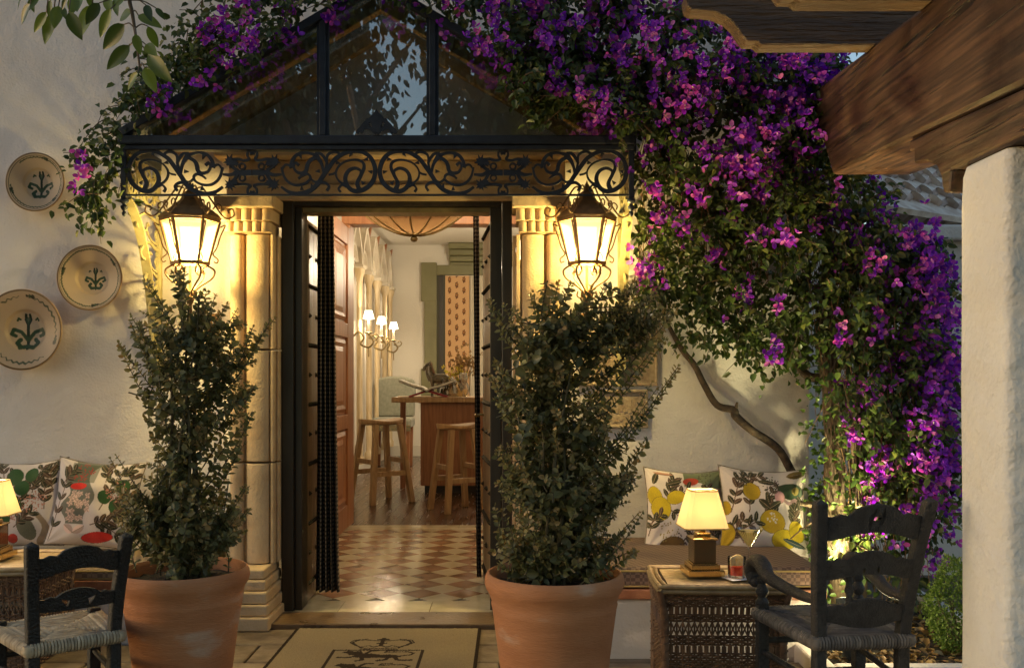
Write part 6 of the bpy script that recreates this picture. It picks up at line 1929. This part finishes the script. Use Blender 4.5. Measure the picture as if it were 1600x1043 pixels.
# masses: (px, py, rx, ry, depth, depth half-thickness, leaf weight, flower weight)
MASS = [
    # over the left slope of the canopy
    (470, 20, 90, 60, 4.82, .16, 1.4, .8), (390, 60, 80, 70, 4.84, .16, 1.6, .55), (320, 110, 70, 60, 4.86, .14, 1.4, .25), (260, 150, 55, 50, 4.88, .12, 1.0, .12), (205, 185, 45, 45, 4.86, .10, .7, .10), (172, 240, 28, 50, 4.82, .08, .5, .12), (150, 300, 28, 35, 4.80, .07, .3, .10), (330, 40, 45, 45, 4.9, .14, .6, .4),
    (560, -30, 90, 40, 4.8, .16, .8, .5), (420, 75, 60, 50, 4.68, .06, .8, .4), (320, 130, 50, 45, 4.69, .05, .6, .2), (250, 175, 45, 35, 4.70, .05, .4, .1),
    (770, 75, 50, 50, 4.68, .06, .8, .3), (840, 130, 50, 55, 4.68, .06, 1.8, .35), (905, 175, 50, 50, 4.68, .06, 2.4, .5), (950, 205, 40, 40, 4.69, .06, 1.8, .4),
    # over the right slope and wall above
    (660, -25, 90, 50, 4.80, .16, 1.0, .3), (760, 20, 80, 70, 4.82, .18, 1.6, .6), (840, 70, 80, 80, 4.84, .18, 2.0, .8), (920, 110, 80, 90, 4.84, .18, 2.2, .9), (900, 20, 90, 70, 4.85, .2, 2.0, 1.4), (1000, 40, 90, 80, 4.85, .2, 2.2, 2.2), (1010, 150, 80, 90, 4.86, .2, 2.2, 1.3), (960, 215, 50, 45, 4.80, .14, 1.0, .25),
    (1100, 80, 90, 90, 4.86, .22, 2.2, 2.6), (1100, 190, 90, 90, 4.88, .22, 2.4, 1.8), (1200, 130, 80, 80, 4.9, .22, 2.0, 2.8), (1210, 220, 80, 80, 4.9, .24, 2.2, 2.2), (1270, 190, 50, 90, 4.95, .2, 1.2, 1.6), (1275, 110, 45, 50, 5.05, .12, 1.6, 1.2),
    # in front of the wall, right of the lantern
    (1040, 290, 75, 70, 4.98, .16, 1.5, .30), (1130, 310, 80, 80, 4.95, .20, 2.0, .5), (1220, 320, 80, 90, 4.94, .24, 2.2, .9), (1020, 390, 60, 55, 5.05, .14, 1.2, .25), (1090, 420, 80, 70, 5.02, .16, 1.8, .25), (1180, 430, 85, 80, 5.0, .20, 2.1, .4), (1000, 440, 45, 30, 5.06, .12, .6, .08), (1110, 500, 60, 35, 5.05, .12, .9, .10), (1180, 535, 60, 30, 5.05, .12, .7, .08), (1240, 500, 50, 55, 5.0, .16, 1.0, .3),
    # the hanging column on the right
    (1320, 330, 70, 80, 4.95, .28, 2.2, 1.0), (1370, 395, 55, 65, 4.95, .28, 1.6, 1.2), (1435, 385, 26, 30, 4.95, .2, .35, .7), (1330, 460, 65, 80, 4.95, .30, 2.2, .35), (1410, 480, 60, 90, 4.95, .28, 2.2, 1.8), (1444, 470, 36, 90, 4.92, .2, 1.2, 2.3), (1350, 580, 55, 80, 4.95, .28, 2.0, .4), (1420, 600, 58, 90, 4.93, .26, 2.1, 1.7), (1452, 610, 32, 90, 4.90, .18, 1.1, 2.2), (1370, 690, 55, 70, 4.95, .24, 1.8, .5), (1430, 710, 55, 75, 4.92, .22, 1.8, 1.4), (1455, 720, 28, 60, 4.90, .15, .7, 1.4), (1390, 790, 60, 50, 4.95, .2, 1.2, .7), (1445, 790, 40, 40, 4.92, .16, .7, .7), (1350, 850, 50, 45, 5.0, .16, .6, .12), (1300, 800, 25, 60, 5.05, .08, .35, .03), (1420, 890, 45, 35, 5.0, .12, .25, .12),
]
def shoots(masses, n_, wi, r_):
    w = np.array([m_[wi] for m_ in masses], float)
    w /= w.sum()
    idx = r_.choice(len(masses), n_, p=w)
    out = []
    for i in idx:
        cpx, cpy, rx, ry, d, dt = masses[i][:6]
        a, q = r_.uniform(0, 2 * PI), math.sqrt(r_.random())
        px, py = cpx + rx * q * math.cos(a), cpy + ry * q * math.sin(a)
        dd = d + dt * r_.uniform(-1, 1) * math.sqrt(max(.05, 1 - q * q * .8))
        out.append(np.array(W(px, py, dd)))
    return out
r_ = np.random.default_rng(5)
P, Dv, Nv, Ln, Wd = [], [], [], [], []
tw = MB()
# keep the passage under the canopy gable and the glass clear
def clear(p_):
    x, y, z = p_
    if y > WALL_Y - .02 and x < 1.64: return False
    if CXL + .05 < x < CXR - .05:
        zr_ = ZB1 + (APEX - ZB1) * (1 - abs(x - CXM) / (CXR - CXM))
        if z < zr_ + .015:
            hang = (.34 if x > CXM + .62 else .10 if x > CXM + .2 else .11) * (.55 + .45 * math.sin(9.3 * x + 1.0))
            return y < CY - .045 and z > zr_ - hang
    if CXR - .06 < x < CXR + .03 and z < ZB1 and y < 4.9 and z > 1.9: return False
    if abs(x - .396) < .24 and abs(z - 2.0) < .30: return False
    return True
for s_ in shoots(MASS, 3500, 6, r_):
    n_ = r_.integers(7, 13)
    dr = unit(np.array((r_.normal(0, .6), r_.normal(-.25, .35), r_.normal(-.35, .5))))
    ln = r_.uniform(.10, .22)
    e = s_ + dr * ln + np.array((0, 0, -.03))
    mid = (s_ + e) / 2 + np.array((0, 0, .025)) + r_.normal(0, .01, 3)
    C = np.array(cr([s_, mid, e], 4))
    if not (clear(s_) and clear(e)): 
        continue
    if r_.random() < .5: tw.tube(C, [.003, .0015], 4, cap=False)
    for k in range(n_):
        f_ = (k + r_.random()) / n_
        p_ = np.array([np.interp(f_, np.linspace(0, 1, len(C)), C[:, j]) for j in range(3)]) + r_.normal(0, .018, 3)
        if not clear(p_): continue
        dv = unit(dr * .4 + np.array((r_.normal(0, .7), r_.normal(-.25, .5), r_.normal(-.45, .45))))
        nv = unit(np.array((r_.normal(0, .5), r_.normal(-.7, .4), r_.normal(.55, .4))))
        l_ = r_.uniform(.026, .052)
        P.append(p_); Dv.append(dv); Nv.append(nv); Ln.append(l_); Wd.append(l_ * r_.uniform(.58, .74))
V, F_ = leaf_mesh_data(P, Dv, Nv, Ln, Wd, fold=.22, droop=.22)
V = V - np.array((1.66, 4.95, 0))
o = link("foliage", fast_mesh("foliage", V, [F_]), vine_leaf, bo); o["kind"] = "stuff"
tw.build("twigs", twig, bo, kind="stuff")
print("vine leaves", len(P))
# dry brown hanging stems behind the leaves
dry = MB()
for s_ in shoots([m_ for m_ in MASS if m_[0] > 960 and 180 < m_[1] < (400 if m_[0] < 1270 else 900)], 900, 6, r_):
    if not clear(s_): continue
    s_[1] = min(s_[1] + .15, 5.27) if s_[0] < 1.64 else s_[1] + .1
    l_ = r_.uniform(.15, .45)
    e = s_ + np.array((r_.normal(0, .06), r_.normal(0, .03), -l_)); m2 = (s_ + e) / 2 + r_.normal(0, .02, 3)
    if not clear(e): continue
    dry.tube(cr([s_, m2, e], 4), [.0022, .0014], 4, cap=False)
dry.build("dry_stems", pm("dry_stem", (.16, .075, .030), (.26, .14, .06), scale=30, rough=.85), bo, kind="stuff")
# flowers: three papery bracts round a pale tube
def bract_data(sc=1.0):
    V, F_ = [], []
    for k in range(3):
        a = k * 2 * PI / 3
        c, s2 = math.cos(a), math.sin(a)
        pts = [(0, 0, 0), (.36, -.40, .26), (.74, -.34, .52), (1.0, .0, .66), (.74, .34, .52), (.36, .40, .26), (.5, 0, .10)]
        o_ = len(V)
        for (x, y, z) in pts: V.append(((x * c - y * s2) * sc, (x * s2 + y * c) * sc, z * sc))
        F_ += [(o_, o_ + 1, o_ + 6), (o_ + 1, o_ + 2, o_ + 6), (o_ + 2, o_ + 3, o_ + 6), (o_ + 3, o_ + 4, o_ + 6), (o_ + 4, o_ + 5, o_ + 6), (o_ + 5, o_, o_ + 6)]
    return np.array(V), np.array(F_)
BV, BF = bract_data(.027)
white_dot = pm("pale_floret", (.55, .50, .36), rough=.6)
fl_me = fast_mesh("flower", np.concatenate([BV, np.array([(.003, 0, .005), (-.003, .003, .005), (-.003, -.003, .005), (0, 0, .020)])]), [np.concatenate([BF, np.array([(21, 22, 24), (22, 23, 24), (23, 21, 24)])])])
fl_me.materials.append(flower_mo); fl_me.materials.append(white_dot)
for p_ in fl_me.polygons[-3:]: p_.material_index = 1
pos = []
for s_ in shoots(MASS, 620, 7, r_):
    n_ = int(r_.integers(2, 13))
    s_ = s_ + np.array((0, -r_.uniform(.03, .16), 0))
    for k in range(n_):
        p_ = s_ + r_.normal(0, 1, 3) * np.array((.026, .026, .036))
        # blossoms sit outside the wall, the lantern and the glazed front
        x, y, z = p_
        if abs(x - .396) < .20 and abs(z - 2.0) < .28: continue
        if CXL + .1 < x < CXR - .1:
            zr_ = ZB1 + (APEX - ZB1) * (1 - abs(x - CXM) / (CXR - CXM))
            if z < zr_ - .10: continue
            if z < zr_ + .02: p_[1] = min(y, CY - .06)
        pos.append(p_)
pos = np.array(pos)
order = np.argsort(pos[:, 1])
sol, rest = order[:300], order[300:]
def frot():
    ax = unit(np.array((r_.normal(0, .55), r_.normal(-.8, .4), r_.normal(-.05, .6))))
    return Vector(ax).to_track_quat('Z', 'Y') @ Matrix.Rotation(r_.uniform(0, 2 * PI), 3, 'Z').to_quaternion()
for i in sol:
    q = frot()
    link("flower", fl_me, None, bo, Vector(pos[i]) - Vector((1.66, 4.95, 0)), q.to_euler(), [r_.uniform(.75, 1.2)] * 3)
VV, FF = [], []
for n_, i in enumerate(rest):
    Mx = np.array(frot().to_matrix()) * r_.uniform(.75, 1.2)
    VV.append(BV @ Mx.T + pos[i] - np.array((1.66, 4.95, 0))); FF.append(BF + n_ * len(BV))
o = link("blossoms", fast_mesh("blossoms", np.concatenate(VV), [np.concatenate(FF)]), flower_m, bo); o["kind"] = "stuff"
print("flowers", len(pos))
# trunk and bare wall branches
mb = MB()
mb.tube(cr([(1.74, 4.98, 0), (1.70, 4.96, .3), (1.67, 4.97, .7), (1.68, 5.0, 1.1), (1.64, 5.02, 1.5), (1.66, 5.02, 1.9), (1.60, 5.05, 2.3)], 6), [.075, .062, .055, .052, .05, .04, .03], 14)
mb.tube(cr([(1.80, 5.02, 0), (1.83, 5.0, .5), (1.80, 5.0, 1.0), (1.86, 5.0, 1.6)], 6), [.04, .035, .03, .02], 10)
mb.tube(cr([(1.70, 4.97, .55), (1.60, 4.98, .62), (1.50, 5.0, .64)], 5), [.022, .02, .012], 8)
tk = mb.build("trunk", bark, bo, smooth=60)
bark_dark = pm("dark_branch_bark", (.035, .022, .013), (.085, .055, .033), scale=25, rough=.9, bump=.8, bscale=60)
br = MB()
D_ = 5.22
br.tube(cr([W(1240, 742, D_), W(1215, 700, D_), W(1175, 672, D_ - .03), W(1150, 650, D_ - .02), W(1146, 640, D_ - .02), W(1120, 632, D_), W(1100, 600, D_), W(1085, 570, D_ - .02), W(1065, 545, D_), W(1040, 500, D_)], 6), [.024, .022, .022, .023, .022, .019, .018, .017, .016, .010], 10)
br.tube([W(1148, 645, D_ - .02), W(1152, 628, D_ - .03)], [.016, .006], 8)
br.build("wall_branch", bark_dark, bo, smooth=60)
br = MB()
br.tube(cr([W(1288, 590, 5.05), W(1265, 588, 5.08), W(1245, 572, 5.12), W(1210, 550, 5.15), W(1180, 535, 5.18), W(1140, 500, 5.2)], 6), [.026, .024, .022, .020, .016, .01], 10)
br.build("wall_branch", bark_dark, bo, smooth=60)
br = MB()
for k in range(9):
    x = 1.62 + .035 * k * r_.uniform(.6, 1.1)
    br.tube(cr([(x, 4.93 + .02 * (k % 3), 1.6 + r_.uniform(0, .5)), (x - .03, 4.90, 1.1), (x + r_.normal(0, .03), 4.92, .7), (x + r_.normal(0, .05), 4.94, r_.uniform(.2, .5))], 6), [.005, .004], 5)
br.build("hanging_stems", twig, bo, smooth=60)
# young leaves round the lit trunk
P, Dv, Nv, Ln, Wd = [], [], [], [], []
for _ in range(700):
    a = r_.uniform(0, 2 * PI); z = r_.uniform(.12, 1.35)
    p_ = np.array((1.68 + .12 * math.cos(a) + r_.normal(0, .035), 4.97 + .10 * math.sin(a), z))
    if p_[1] > 5.28 and p_[0] < 1.64: continue
    P.append(p_); Dv.append(unit(r_.normal(0, 1, 3) + np.array((0, -.4, -.3)))); Nv.append(unit(np.array((r_.normal(0, .5), -1, r_.normal(.4, .4)))))
    l_ = r_.uniform(.022, .045); Ln.append(l_); Wd.append(l_ * .66)
V, F_ = leaf_mesh_data(P, Dv, Nv, Ln, Wd, fold=.2, droop=.2)
o = link("young_leaves", fast_mesh("young_leaves", V - np.array((1.66, 4.95, 0)), [F_]), leafmat("young_vine_leaf", [(.05, .10, .018), (.11, .17, .035), (.08, .13, .025)], trans=.35), bo); o["kind"] = "stuff"

# ---- fallen leaves in the bed (uncountable litter)
P, Dv, Nv, Ln, Wd = [], [], [], [], []
for _ in range(900):
    P.append((r_.uniform(1.39, 2.27), r_.uniform(4.14, 5.4), .028 + r_.uniform(0, .02))); Dv.append(unit(np.array((r_.normal(), r_.normal(), r_.normal(0, .25))))); Nv.append(unit(np.array((r_.normal(0, .3), r_.normal(0, .3), 1))))
    l_ = r_.uniform(.03, .06); Ln.append(l_); Wd.append(l_ * .6)
V, F_ = leaf_mesh_data(P, Dv, Nv, Ln, Wd, fold=.25, droop=.1)
o = link("leaf_litter", fast_mesh("leaf_litter", V, [F_]), leafmat("dry_leaf", [(.20, .12, .05), (.32, .20, .08), (.14, .08, .04), (.36, .26, .13)], trans=.1))
tag(o, "dry fallen leaves scattered over the planting bed", "leaves", kind="stuff")
# ---- uplight in the bed
ul = thing("garden_uplight", "lit garden spotlight shining up at the bougainvillea trunk", "spotlight", (1.64, 4.70, 0))
mb = MB(True); mb.lathe([(.012, .02), (.012, .10)], n=8); mb.build("spike", iron, ul)
Mr = Matrix.Rotation(R(-22), 4, 'X')
mb = MB(True); mb.lathe([(.028, .0), (.036, .02), (.040, .09), (.040, .11), (.036, .112), (.036, .09), (.001, .088)], (0, 0, .10), 20, M=Mr); mb.build("housing", iron, ul, smooth=40)
mb = MB(True); mb.lathe([(.001, .0935), (.034, .0935)], (0, 0, .10), 20, M=Mr); mb.build("lens", emis("spot_lens", (1, .95, .70), 30), ul)
l = bpy.data.lights.new("uplight_beam", 'SPOT'); l.energy = 80; l.color = (1.0, .90, .45); l.spot_size = R(78); l.spot_blend = .6; l.shadow_soft_size = .03
lo = bpy.data.objects.new("uplight_beam", l); COL.objects.link(lo); lo.parent = ul
lo.location = (0, .05, .225)
tgt = Vector((1.76, 5.0, 1.2)) - Vector((1.64, 4.75, .225)); lo.rotation_euler = (-tgt).to_track_quat('Z', 'Y').to_euler()

lamp_light("uplight_spill", (1.64, 4.74, .24), 1.6, (1.0, .90, .45), .035, ul)
# second uplight, washing the pergola timbers from the bed
ul = thing("garden_uplight", "garden spotlight in the bed hidden behind the grey armchair", "spotlight", (1.50, 4.26, .03))
mb = MB(True); mb.lathe([(.012, -.05), (.012, .04)], n=8); mb.build("spike", iron, ul)
mb = MB(True); mb.lathe([(.028, .0), (.036, .02), (.040, .09), (.036, .092), (.036, .07), (.001, .068)], (0, 0, .03), 20); mb.build("housing", iron, ul, smooth=40)
mb = MB(True); mb.lathe([(.001, .074), (.034, .074)], (0, 0, .03), 20); mb.build("lens", emis("spot_lens_warm", (1, .8, .45), 20), ul)
l = bpy.data.lights.new("uplight_beam", 'SPOT'); l.energy = 130; l.color = (1.0, .68, .26); l.spot_size = R(62); l.spot_blend = .5; l.shadow_soft_size = .03
lo = bpy.data.objects.new("uplight_beam", l); COL.objects.link(lo); lo.parent = ul
lo.location = (0, 0, .125); lo.rotation_euler = (Vector((1.50, 4.26, .15)) - Vector((1.25, 3.95, 2.7))).to_track_quat('Z', 'Y').to_euler()
lamp_light("uplight_spill", (1.50, 4.26, .17), 4.5, (1.0, .85, .45), .035, ul)
# ================================================================== CLIPPED BUSH beside the column
cb = thing("round_bush", "small bright green clipped bush at the foot of the white column", "bush", (2.07, 4.44, 0))
P, Dv, Nv, Ln, Wd = [], [], [], [], []
for _ in range(5200):
    q = unit(r_.normal(0, 1, 3)); rr_ = r_.uniform(.72, 1.0) * (1 + .10 * math.sin(5 * q[0] + 4 * q[2]) + .06 * math.sin(11 * q[2] + 9 * q[1]))
    p_ = np.array((2.07, 4.44, .235)) + q * rr_ * np.array((.14, .14, .235))
    P.append(p_); Dv.append(unit(q + r_.normal(0, .6, 3))); Nv.append(unit(q + r_.normal(0, .5, 3)))
    l_ = r_.uniform(.010, .020); Ln.append(l_); Wd.append(l_ * .62)
V, F_ = leaf_mesh_data(P, Dv, Nv, Ln, Wd, fold=.2, droop=.1)
o = link("foliage", fast_mesh("foliage", V - np.array((2.07, 4.44, 0)), [F_]), leafmat("box_leaf", [(.07, .12, .02), (.13, .20, .035), (.18, .25, .06)], trans=.25), cb); o["kind"] = "stuff"
mb = MB(True)
for k in range(8):
    a = k * .8; mb.tube(cr([(0, 0, -.01), (.04 * math.cos(a), .04 * math.sin(a), .12), (.11 * math.cos(a), .11 * math.sin(a), .28)], 4), [.010, .004], 6)
mb.build("stem", stem_green, cb)

# ================================================================== OVERHANGING BRANCH, large glossy leaves
hb_ = thing("overhanging_branch", "leafy branch with large glossy leaves hanging in from above", "branch", W(202, -20, 2.55))
bl_m = leafmat("large_glossy_leaf", [(.035, .060, .014), (.070, .11, .022), (.14, .19, .03), (.09, .14, .028)], rough=.33, trans=.35, spec=.5, objrand=True)
LV = [((150, 20), (95, 120)), ((230, 60), (160, 160)), ((265, 70), (212, 215)), ((290, 30), (265, 135)), ((310, 35), (325, 95)), ((340, 60), (400, 195)), ((455, 25), (385, 180)), ((490, 15), (420, 120)), ((545, 45), (485, 185)), ((615, 120), (497, 245)), ((650, 60), (580, 95)), ((640, 225), (520, 342)), ((668, 170), (692, 268)), ((682, 75), (797, 130)), ((720, 25), (745, 100)), ((770, 40), (815, 95)), ((730, 265), (838, 402)), ((715, 335), (770, 455)), ((682, 360), (618, 442)), ((730, 130), (782, 240)), ((570, -10), (575, 75)), ((330, -10), (300, 50)), ((250, 0), (240, 100)), ((372, -10), (350, 65)), ((190, -20), (125, 55)), ((110, -20), (78, 48)), ((720, 220), (768, 268)), ((712, 330), (757, 392)), ((430, -20), (470, 60)), ((530, -20), (540, 60)), ((620, -15), (560, 40)), ((150, -10), (165, 60)), ((395, -10), (375, 50))]
pet = MB()
main = [(300, -2100), (480, -1200), (620, -500), (655, -60), (640, 0), (652, 60), (665, 140), (676, 220), (690, 330)]
for k, (a, b) in enumerate(LV):
    dd = 2.55 + rnd.uniform(-.12, .12)
    A, B = W(a[0] / 3.16, a[1] / 3.16, dd), W(b[0] / 3.16, b[1] / 3.16, dd + rnd.uniform(-.05, .05))
    ax = (B - A); L_ = ax.length; ax.normalize()
    nn = Vector((rnd.gauss(0, .28), -1, rnd.gauss(.2, .25))); s_ = ax.cross(nn).normalized(); nn = s_.cross(ax)
    wd_ = L_ * rnd.uniform(.21, .27)
    if k in (9, 11, 16): wd_ = L_ * .23
    n_ = 9
    vs, fs = [], []
    for i in range(n_ + 1):
        f_ = i / n_
        w = wd_ * max(0.0, math.sin(PI * min(1, f_ ** .85))) ** .75 * (1 - .25 * f_)
        if i in (0, n_): w = .0004
        c = A + ax * (L_ * f_) - nn * (L_ * .10 * f_ * f_) 
        cup = .22 * w
        vs += [c - s_ * w + nn * cup, c - s_ * w * .5 + nn * cup * .3, c, c + s_ * w * .5 + nn * cup * .3, c + s_ * w + nn * cup]
    for i in range(n_):
        for q in range(4): fs.append((i * 5 + q, i * 5 + q + 1, i * 5 + 5 + q + 1, i * 5 + 5 + q))
    mb = MB(); mb.add(vs, fs); mb.build("leaf", bl_m, hb_, smooth=60)
    # petiole back to nearest point of the stem
    if a[0] > 480:
        m_ = min(main, key=lambda q: abs(q[1] - (a[1] - 15)))
        S = W(m_[0] / 3.16, m_[1] / 3.16, 2.55)
    else: S = W(a[0] / 3.16 + 6, -22, 2.55)
    pet.tube(cr([S, (S + A) / 2 + Vector((0, 0, .008)), A], 4), [.0022, .0015], 5)
pet.tube(cr([W(x / 3.16, y / 3.16, 2.55) for x, y in main], 5), [.022, .016, .011, .006, .0055, .005, .004, .0035, .003], 7)
pet.build("twig", twig, hb_, smooth=60)

# ================================================================== PERGOLA
pg = thing("pergola", "heavy brown timber pergola beam with carved corbel and rafter tails", "pergola", (1.9, 4.0, 2.3))
PS = .887
def psc(mb):
    mb.v = [(x * PS, y * PS, CAM_H + (z - CAM_H) * PS) for x, y, z in mb.v]
    return mb
def quadbeam(sec, name, mt, bev):
    """sec: list of (d, x0, x1, z0, z1) stations"""
    mb = MB()
    vs, fs = [], []
    for (d, x0, x1, z0, z1, sk) in sec: vs += [(x0, d - 0, z0), (x1, d, z0), (x1, d + sk, z1), (x0, d + sk, z1)]
    for i in range(len(sec) - 1):
        for k in range(4): fs.append((i * 4 + k, i * 4 + (k + 1) % 4, i * 4 + 4 + (k + 1) % 4, i * 4 + 4 + k))
    n_ = len(sec) - 1
    fs += [(0, 3, 2, 1), (n_ * 4, n_ * 4 + 1, n_ * 4 + 2, n_ * 4 + 3)]
    mb.add(vs, fs)
    return finish_normals(psc(mb).build(name, mt, pg, bevel=bev))
quadbeam([(0.2, 1.705, 2.14, 2.11, 2.62, 0), (3.2, 1.71, 2.145, 2.272, 2.80, 0), (5.16, 1.72, 2.15, 2.378, 2.93, .40)], "main_beam", wood_beam, .02)
# corbel: scooped profile extruded across the column width
prof = [(2.45, 2.225), (4.16, 2.322), (4.17, 2.27), (4.12, 2.262), (4.12, 2.21), (4.07, 2.20), (3.98, 2.185), (3.90, 2.15), (3.86, 2.10), (3.84, 2.03), (3.78, 2.02), (3.76, 2.105), (2.45, 2.11)]
mb = MB(); mb.prism(prof, lambda u, v, t: (t, u, v), 1.7225, 2.147); finish_normals(psc(mb).build("corbel", wood_beam, pg, bevel=.012))
for k, yy in enumerate((4.60, 3.98, 3.36, 2.74)):
    zb_ = 2.865 - .055 * k * .62
    mb = MB()
    # rafter tail with scrolled end, side view in X-Z
    end = [(2.9, 0), (1.18, 0), (1.16, .018), (1.11, .018), (1.085, .05), (1.06, .09), (1.02, .13), (.96, .155), (.90, .162), (.85, .165), (.83, .18), (.82, .24), (2.9, .24)]
    mb.prism(end, lambda u, v, t, zb_=zb_, yy=yy: (u, yy + t, zb_ + v), -.06, .06)
    finish_normals(psc(mb).build("rafter", wood_rafter, pg, bevel=.006))
# white rendered column
colm = pm("column_plaster", (.68, .655, .62), (.80, .785, .755), scale=1.8, rough=.9, bump=.5, bscale=45, bump2=.4, bscale2=5, spec=.15)
pc = thing("column", "thick white rendered column with rounded corners carrying the pergola", "column", (1.93 * PS, 3.52 * PS, 0))
mb = MB(True)
n_s = 9
vs, fs = [], []
rr2 = random.Random(4)
def sq(hx, hy, c_, z): 
    out = []
    for (sx, sy, a0) in ((1, 1, 0), (-1, 1, 90), (-1, -1, 180), (1, -1, 270)):
        for q in range(4):
            a = R(a0 + q * 30); out.append((sx * (hx - c_) + c_ * math.cos(a) + rr2.uniform(-.003, .003), sy * (hy - c_) + c_ * math.sin(a) + rr2.uniform(-.003, .003), z))
    return out
st = [(0, .235, .205, .04), (.10, .232, .20, .04), (.13, .222, .185, .04), (.17, .212, .178, .035)] + [(z, .209, .175, .032) for z in (.5, .9, 1.3, 1.7, 1.95)] + [(2.06, .206, .172, .03), (2.095, .198, .165, .03), (2.108, .175, .145, .03)]
for (z, hx, hy, c_) in st: vs += sq(hx, hy, c_, z)
for i in range(len(st) - 1):
    for k in range(16): fs.append((i * 16 + k, i * 16 + (k + 1) % 16, i * 16 + 16 + (k + 1) % 16, i * 16 + 16 + k))
fs.append(tuple((len(st) - 1) * 16 + k for k in range(16)))
vs = [(x * PS, y * PS, z * (CAM_H + (2.108 - CAM_H) * PS) / 2.108) for x, y, z in vs]
mb.add(vs, fs); mb.build("shaft", colm, pc, smooth=50)

# ================================================================== GARDEN TREE behind the terrace (seen mirrored in the canopy glass)
gt = thing("garden_tree", "dark leafy garden tree mirrored in the canopy glass", "tree", (-3.4, -7.0, 0))
mb = MB()
mb.tube(cr([(-3.4, -7, -.05), (-3.3, -7, 1.6), (-3.5, -7, 3.2), (-3.2, -7.1, 5.0)], 5), [.22, .18, .15, .10], 10)
for k in range(9):
    a = k * 2.4; mb.tube(cr([(-3.4, -7, 2.6 + .25 * k), (-3.4 + 1.1 * math.cos(a), -7 + 1.0 * math.sin(a), 3.6 + .3 * k), (-3.4 + 2.2 * math.cos(a), -7 + 1.6 * math.sin(a), 4.6 + .35 * k)], 5), [.08, .05, .02], 7)
mb.build("trunk", bark, gt, smooth=60)
P, Dv, Nv, Ln, Wd = [], [], [], [], []
def gap(x, z):
    # open window in the crown where sky shows
    g_ = math.exp(-(((x + 1.9) / .75) ** 2 + ((z - 6.6) / 1.5) ** 2)) + .7 * math.exp(-(((x + 1.55) / .5) ** 2 + ((z - 5.0) / .9) ** 2))
    g_ += .45 * math.exp(-(((x - .9 - .8 * (6 - z)) / .8) ** 2 + ((z - 5.6) / 1.6) ** 2))
    return g_
N_ = 0
while N_ < 42000:
    x, z = r_.uniform(-8.5, 5.5), r_.uniform(3.2, 10.5)
    e_ = ((x + 1.6) / 7.0) ** 2 + ((z - 6.4) / 4.2) ** 2
    if e_ > 1 or r_.random() < gap(x, z) * .97: continue
    P.append((x, -7 + r_.normal(0, .9), z)); Dv.append(unit(np.array((r_.normal(0, .5), r_.normal(0, .5), -1)))); Nv.append(unit(np.array((r_.normal(0, .6), 1, r_.normal(0, .5)))))
    l_ = r_.uniform(.12, .26); Ln.append(l_); Wd.append(l_ * .5); N_ += 1
V, F_ = leaf_mesh_data(P, Dv, Nv, Ln, Wd, fold=.15, droop=.15)
o = link("crown", fast_mesh("crown", V - np.array((-3.4, -7, 0)), [F_]), leafmat("garden_tree_leaf", [(.02, .035, .012), (.04, .06, .02)], trans=.15), gt)
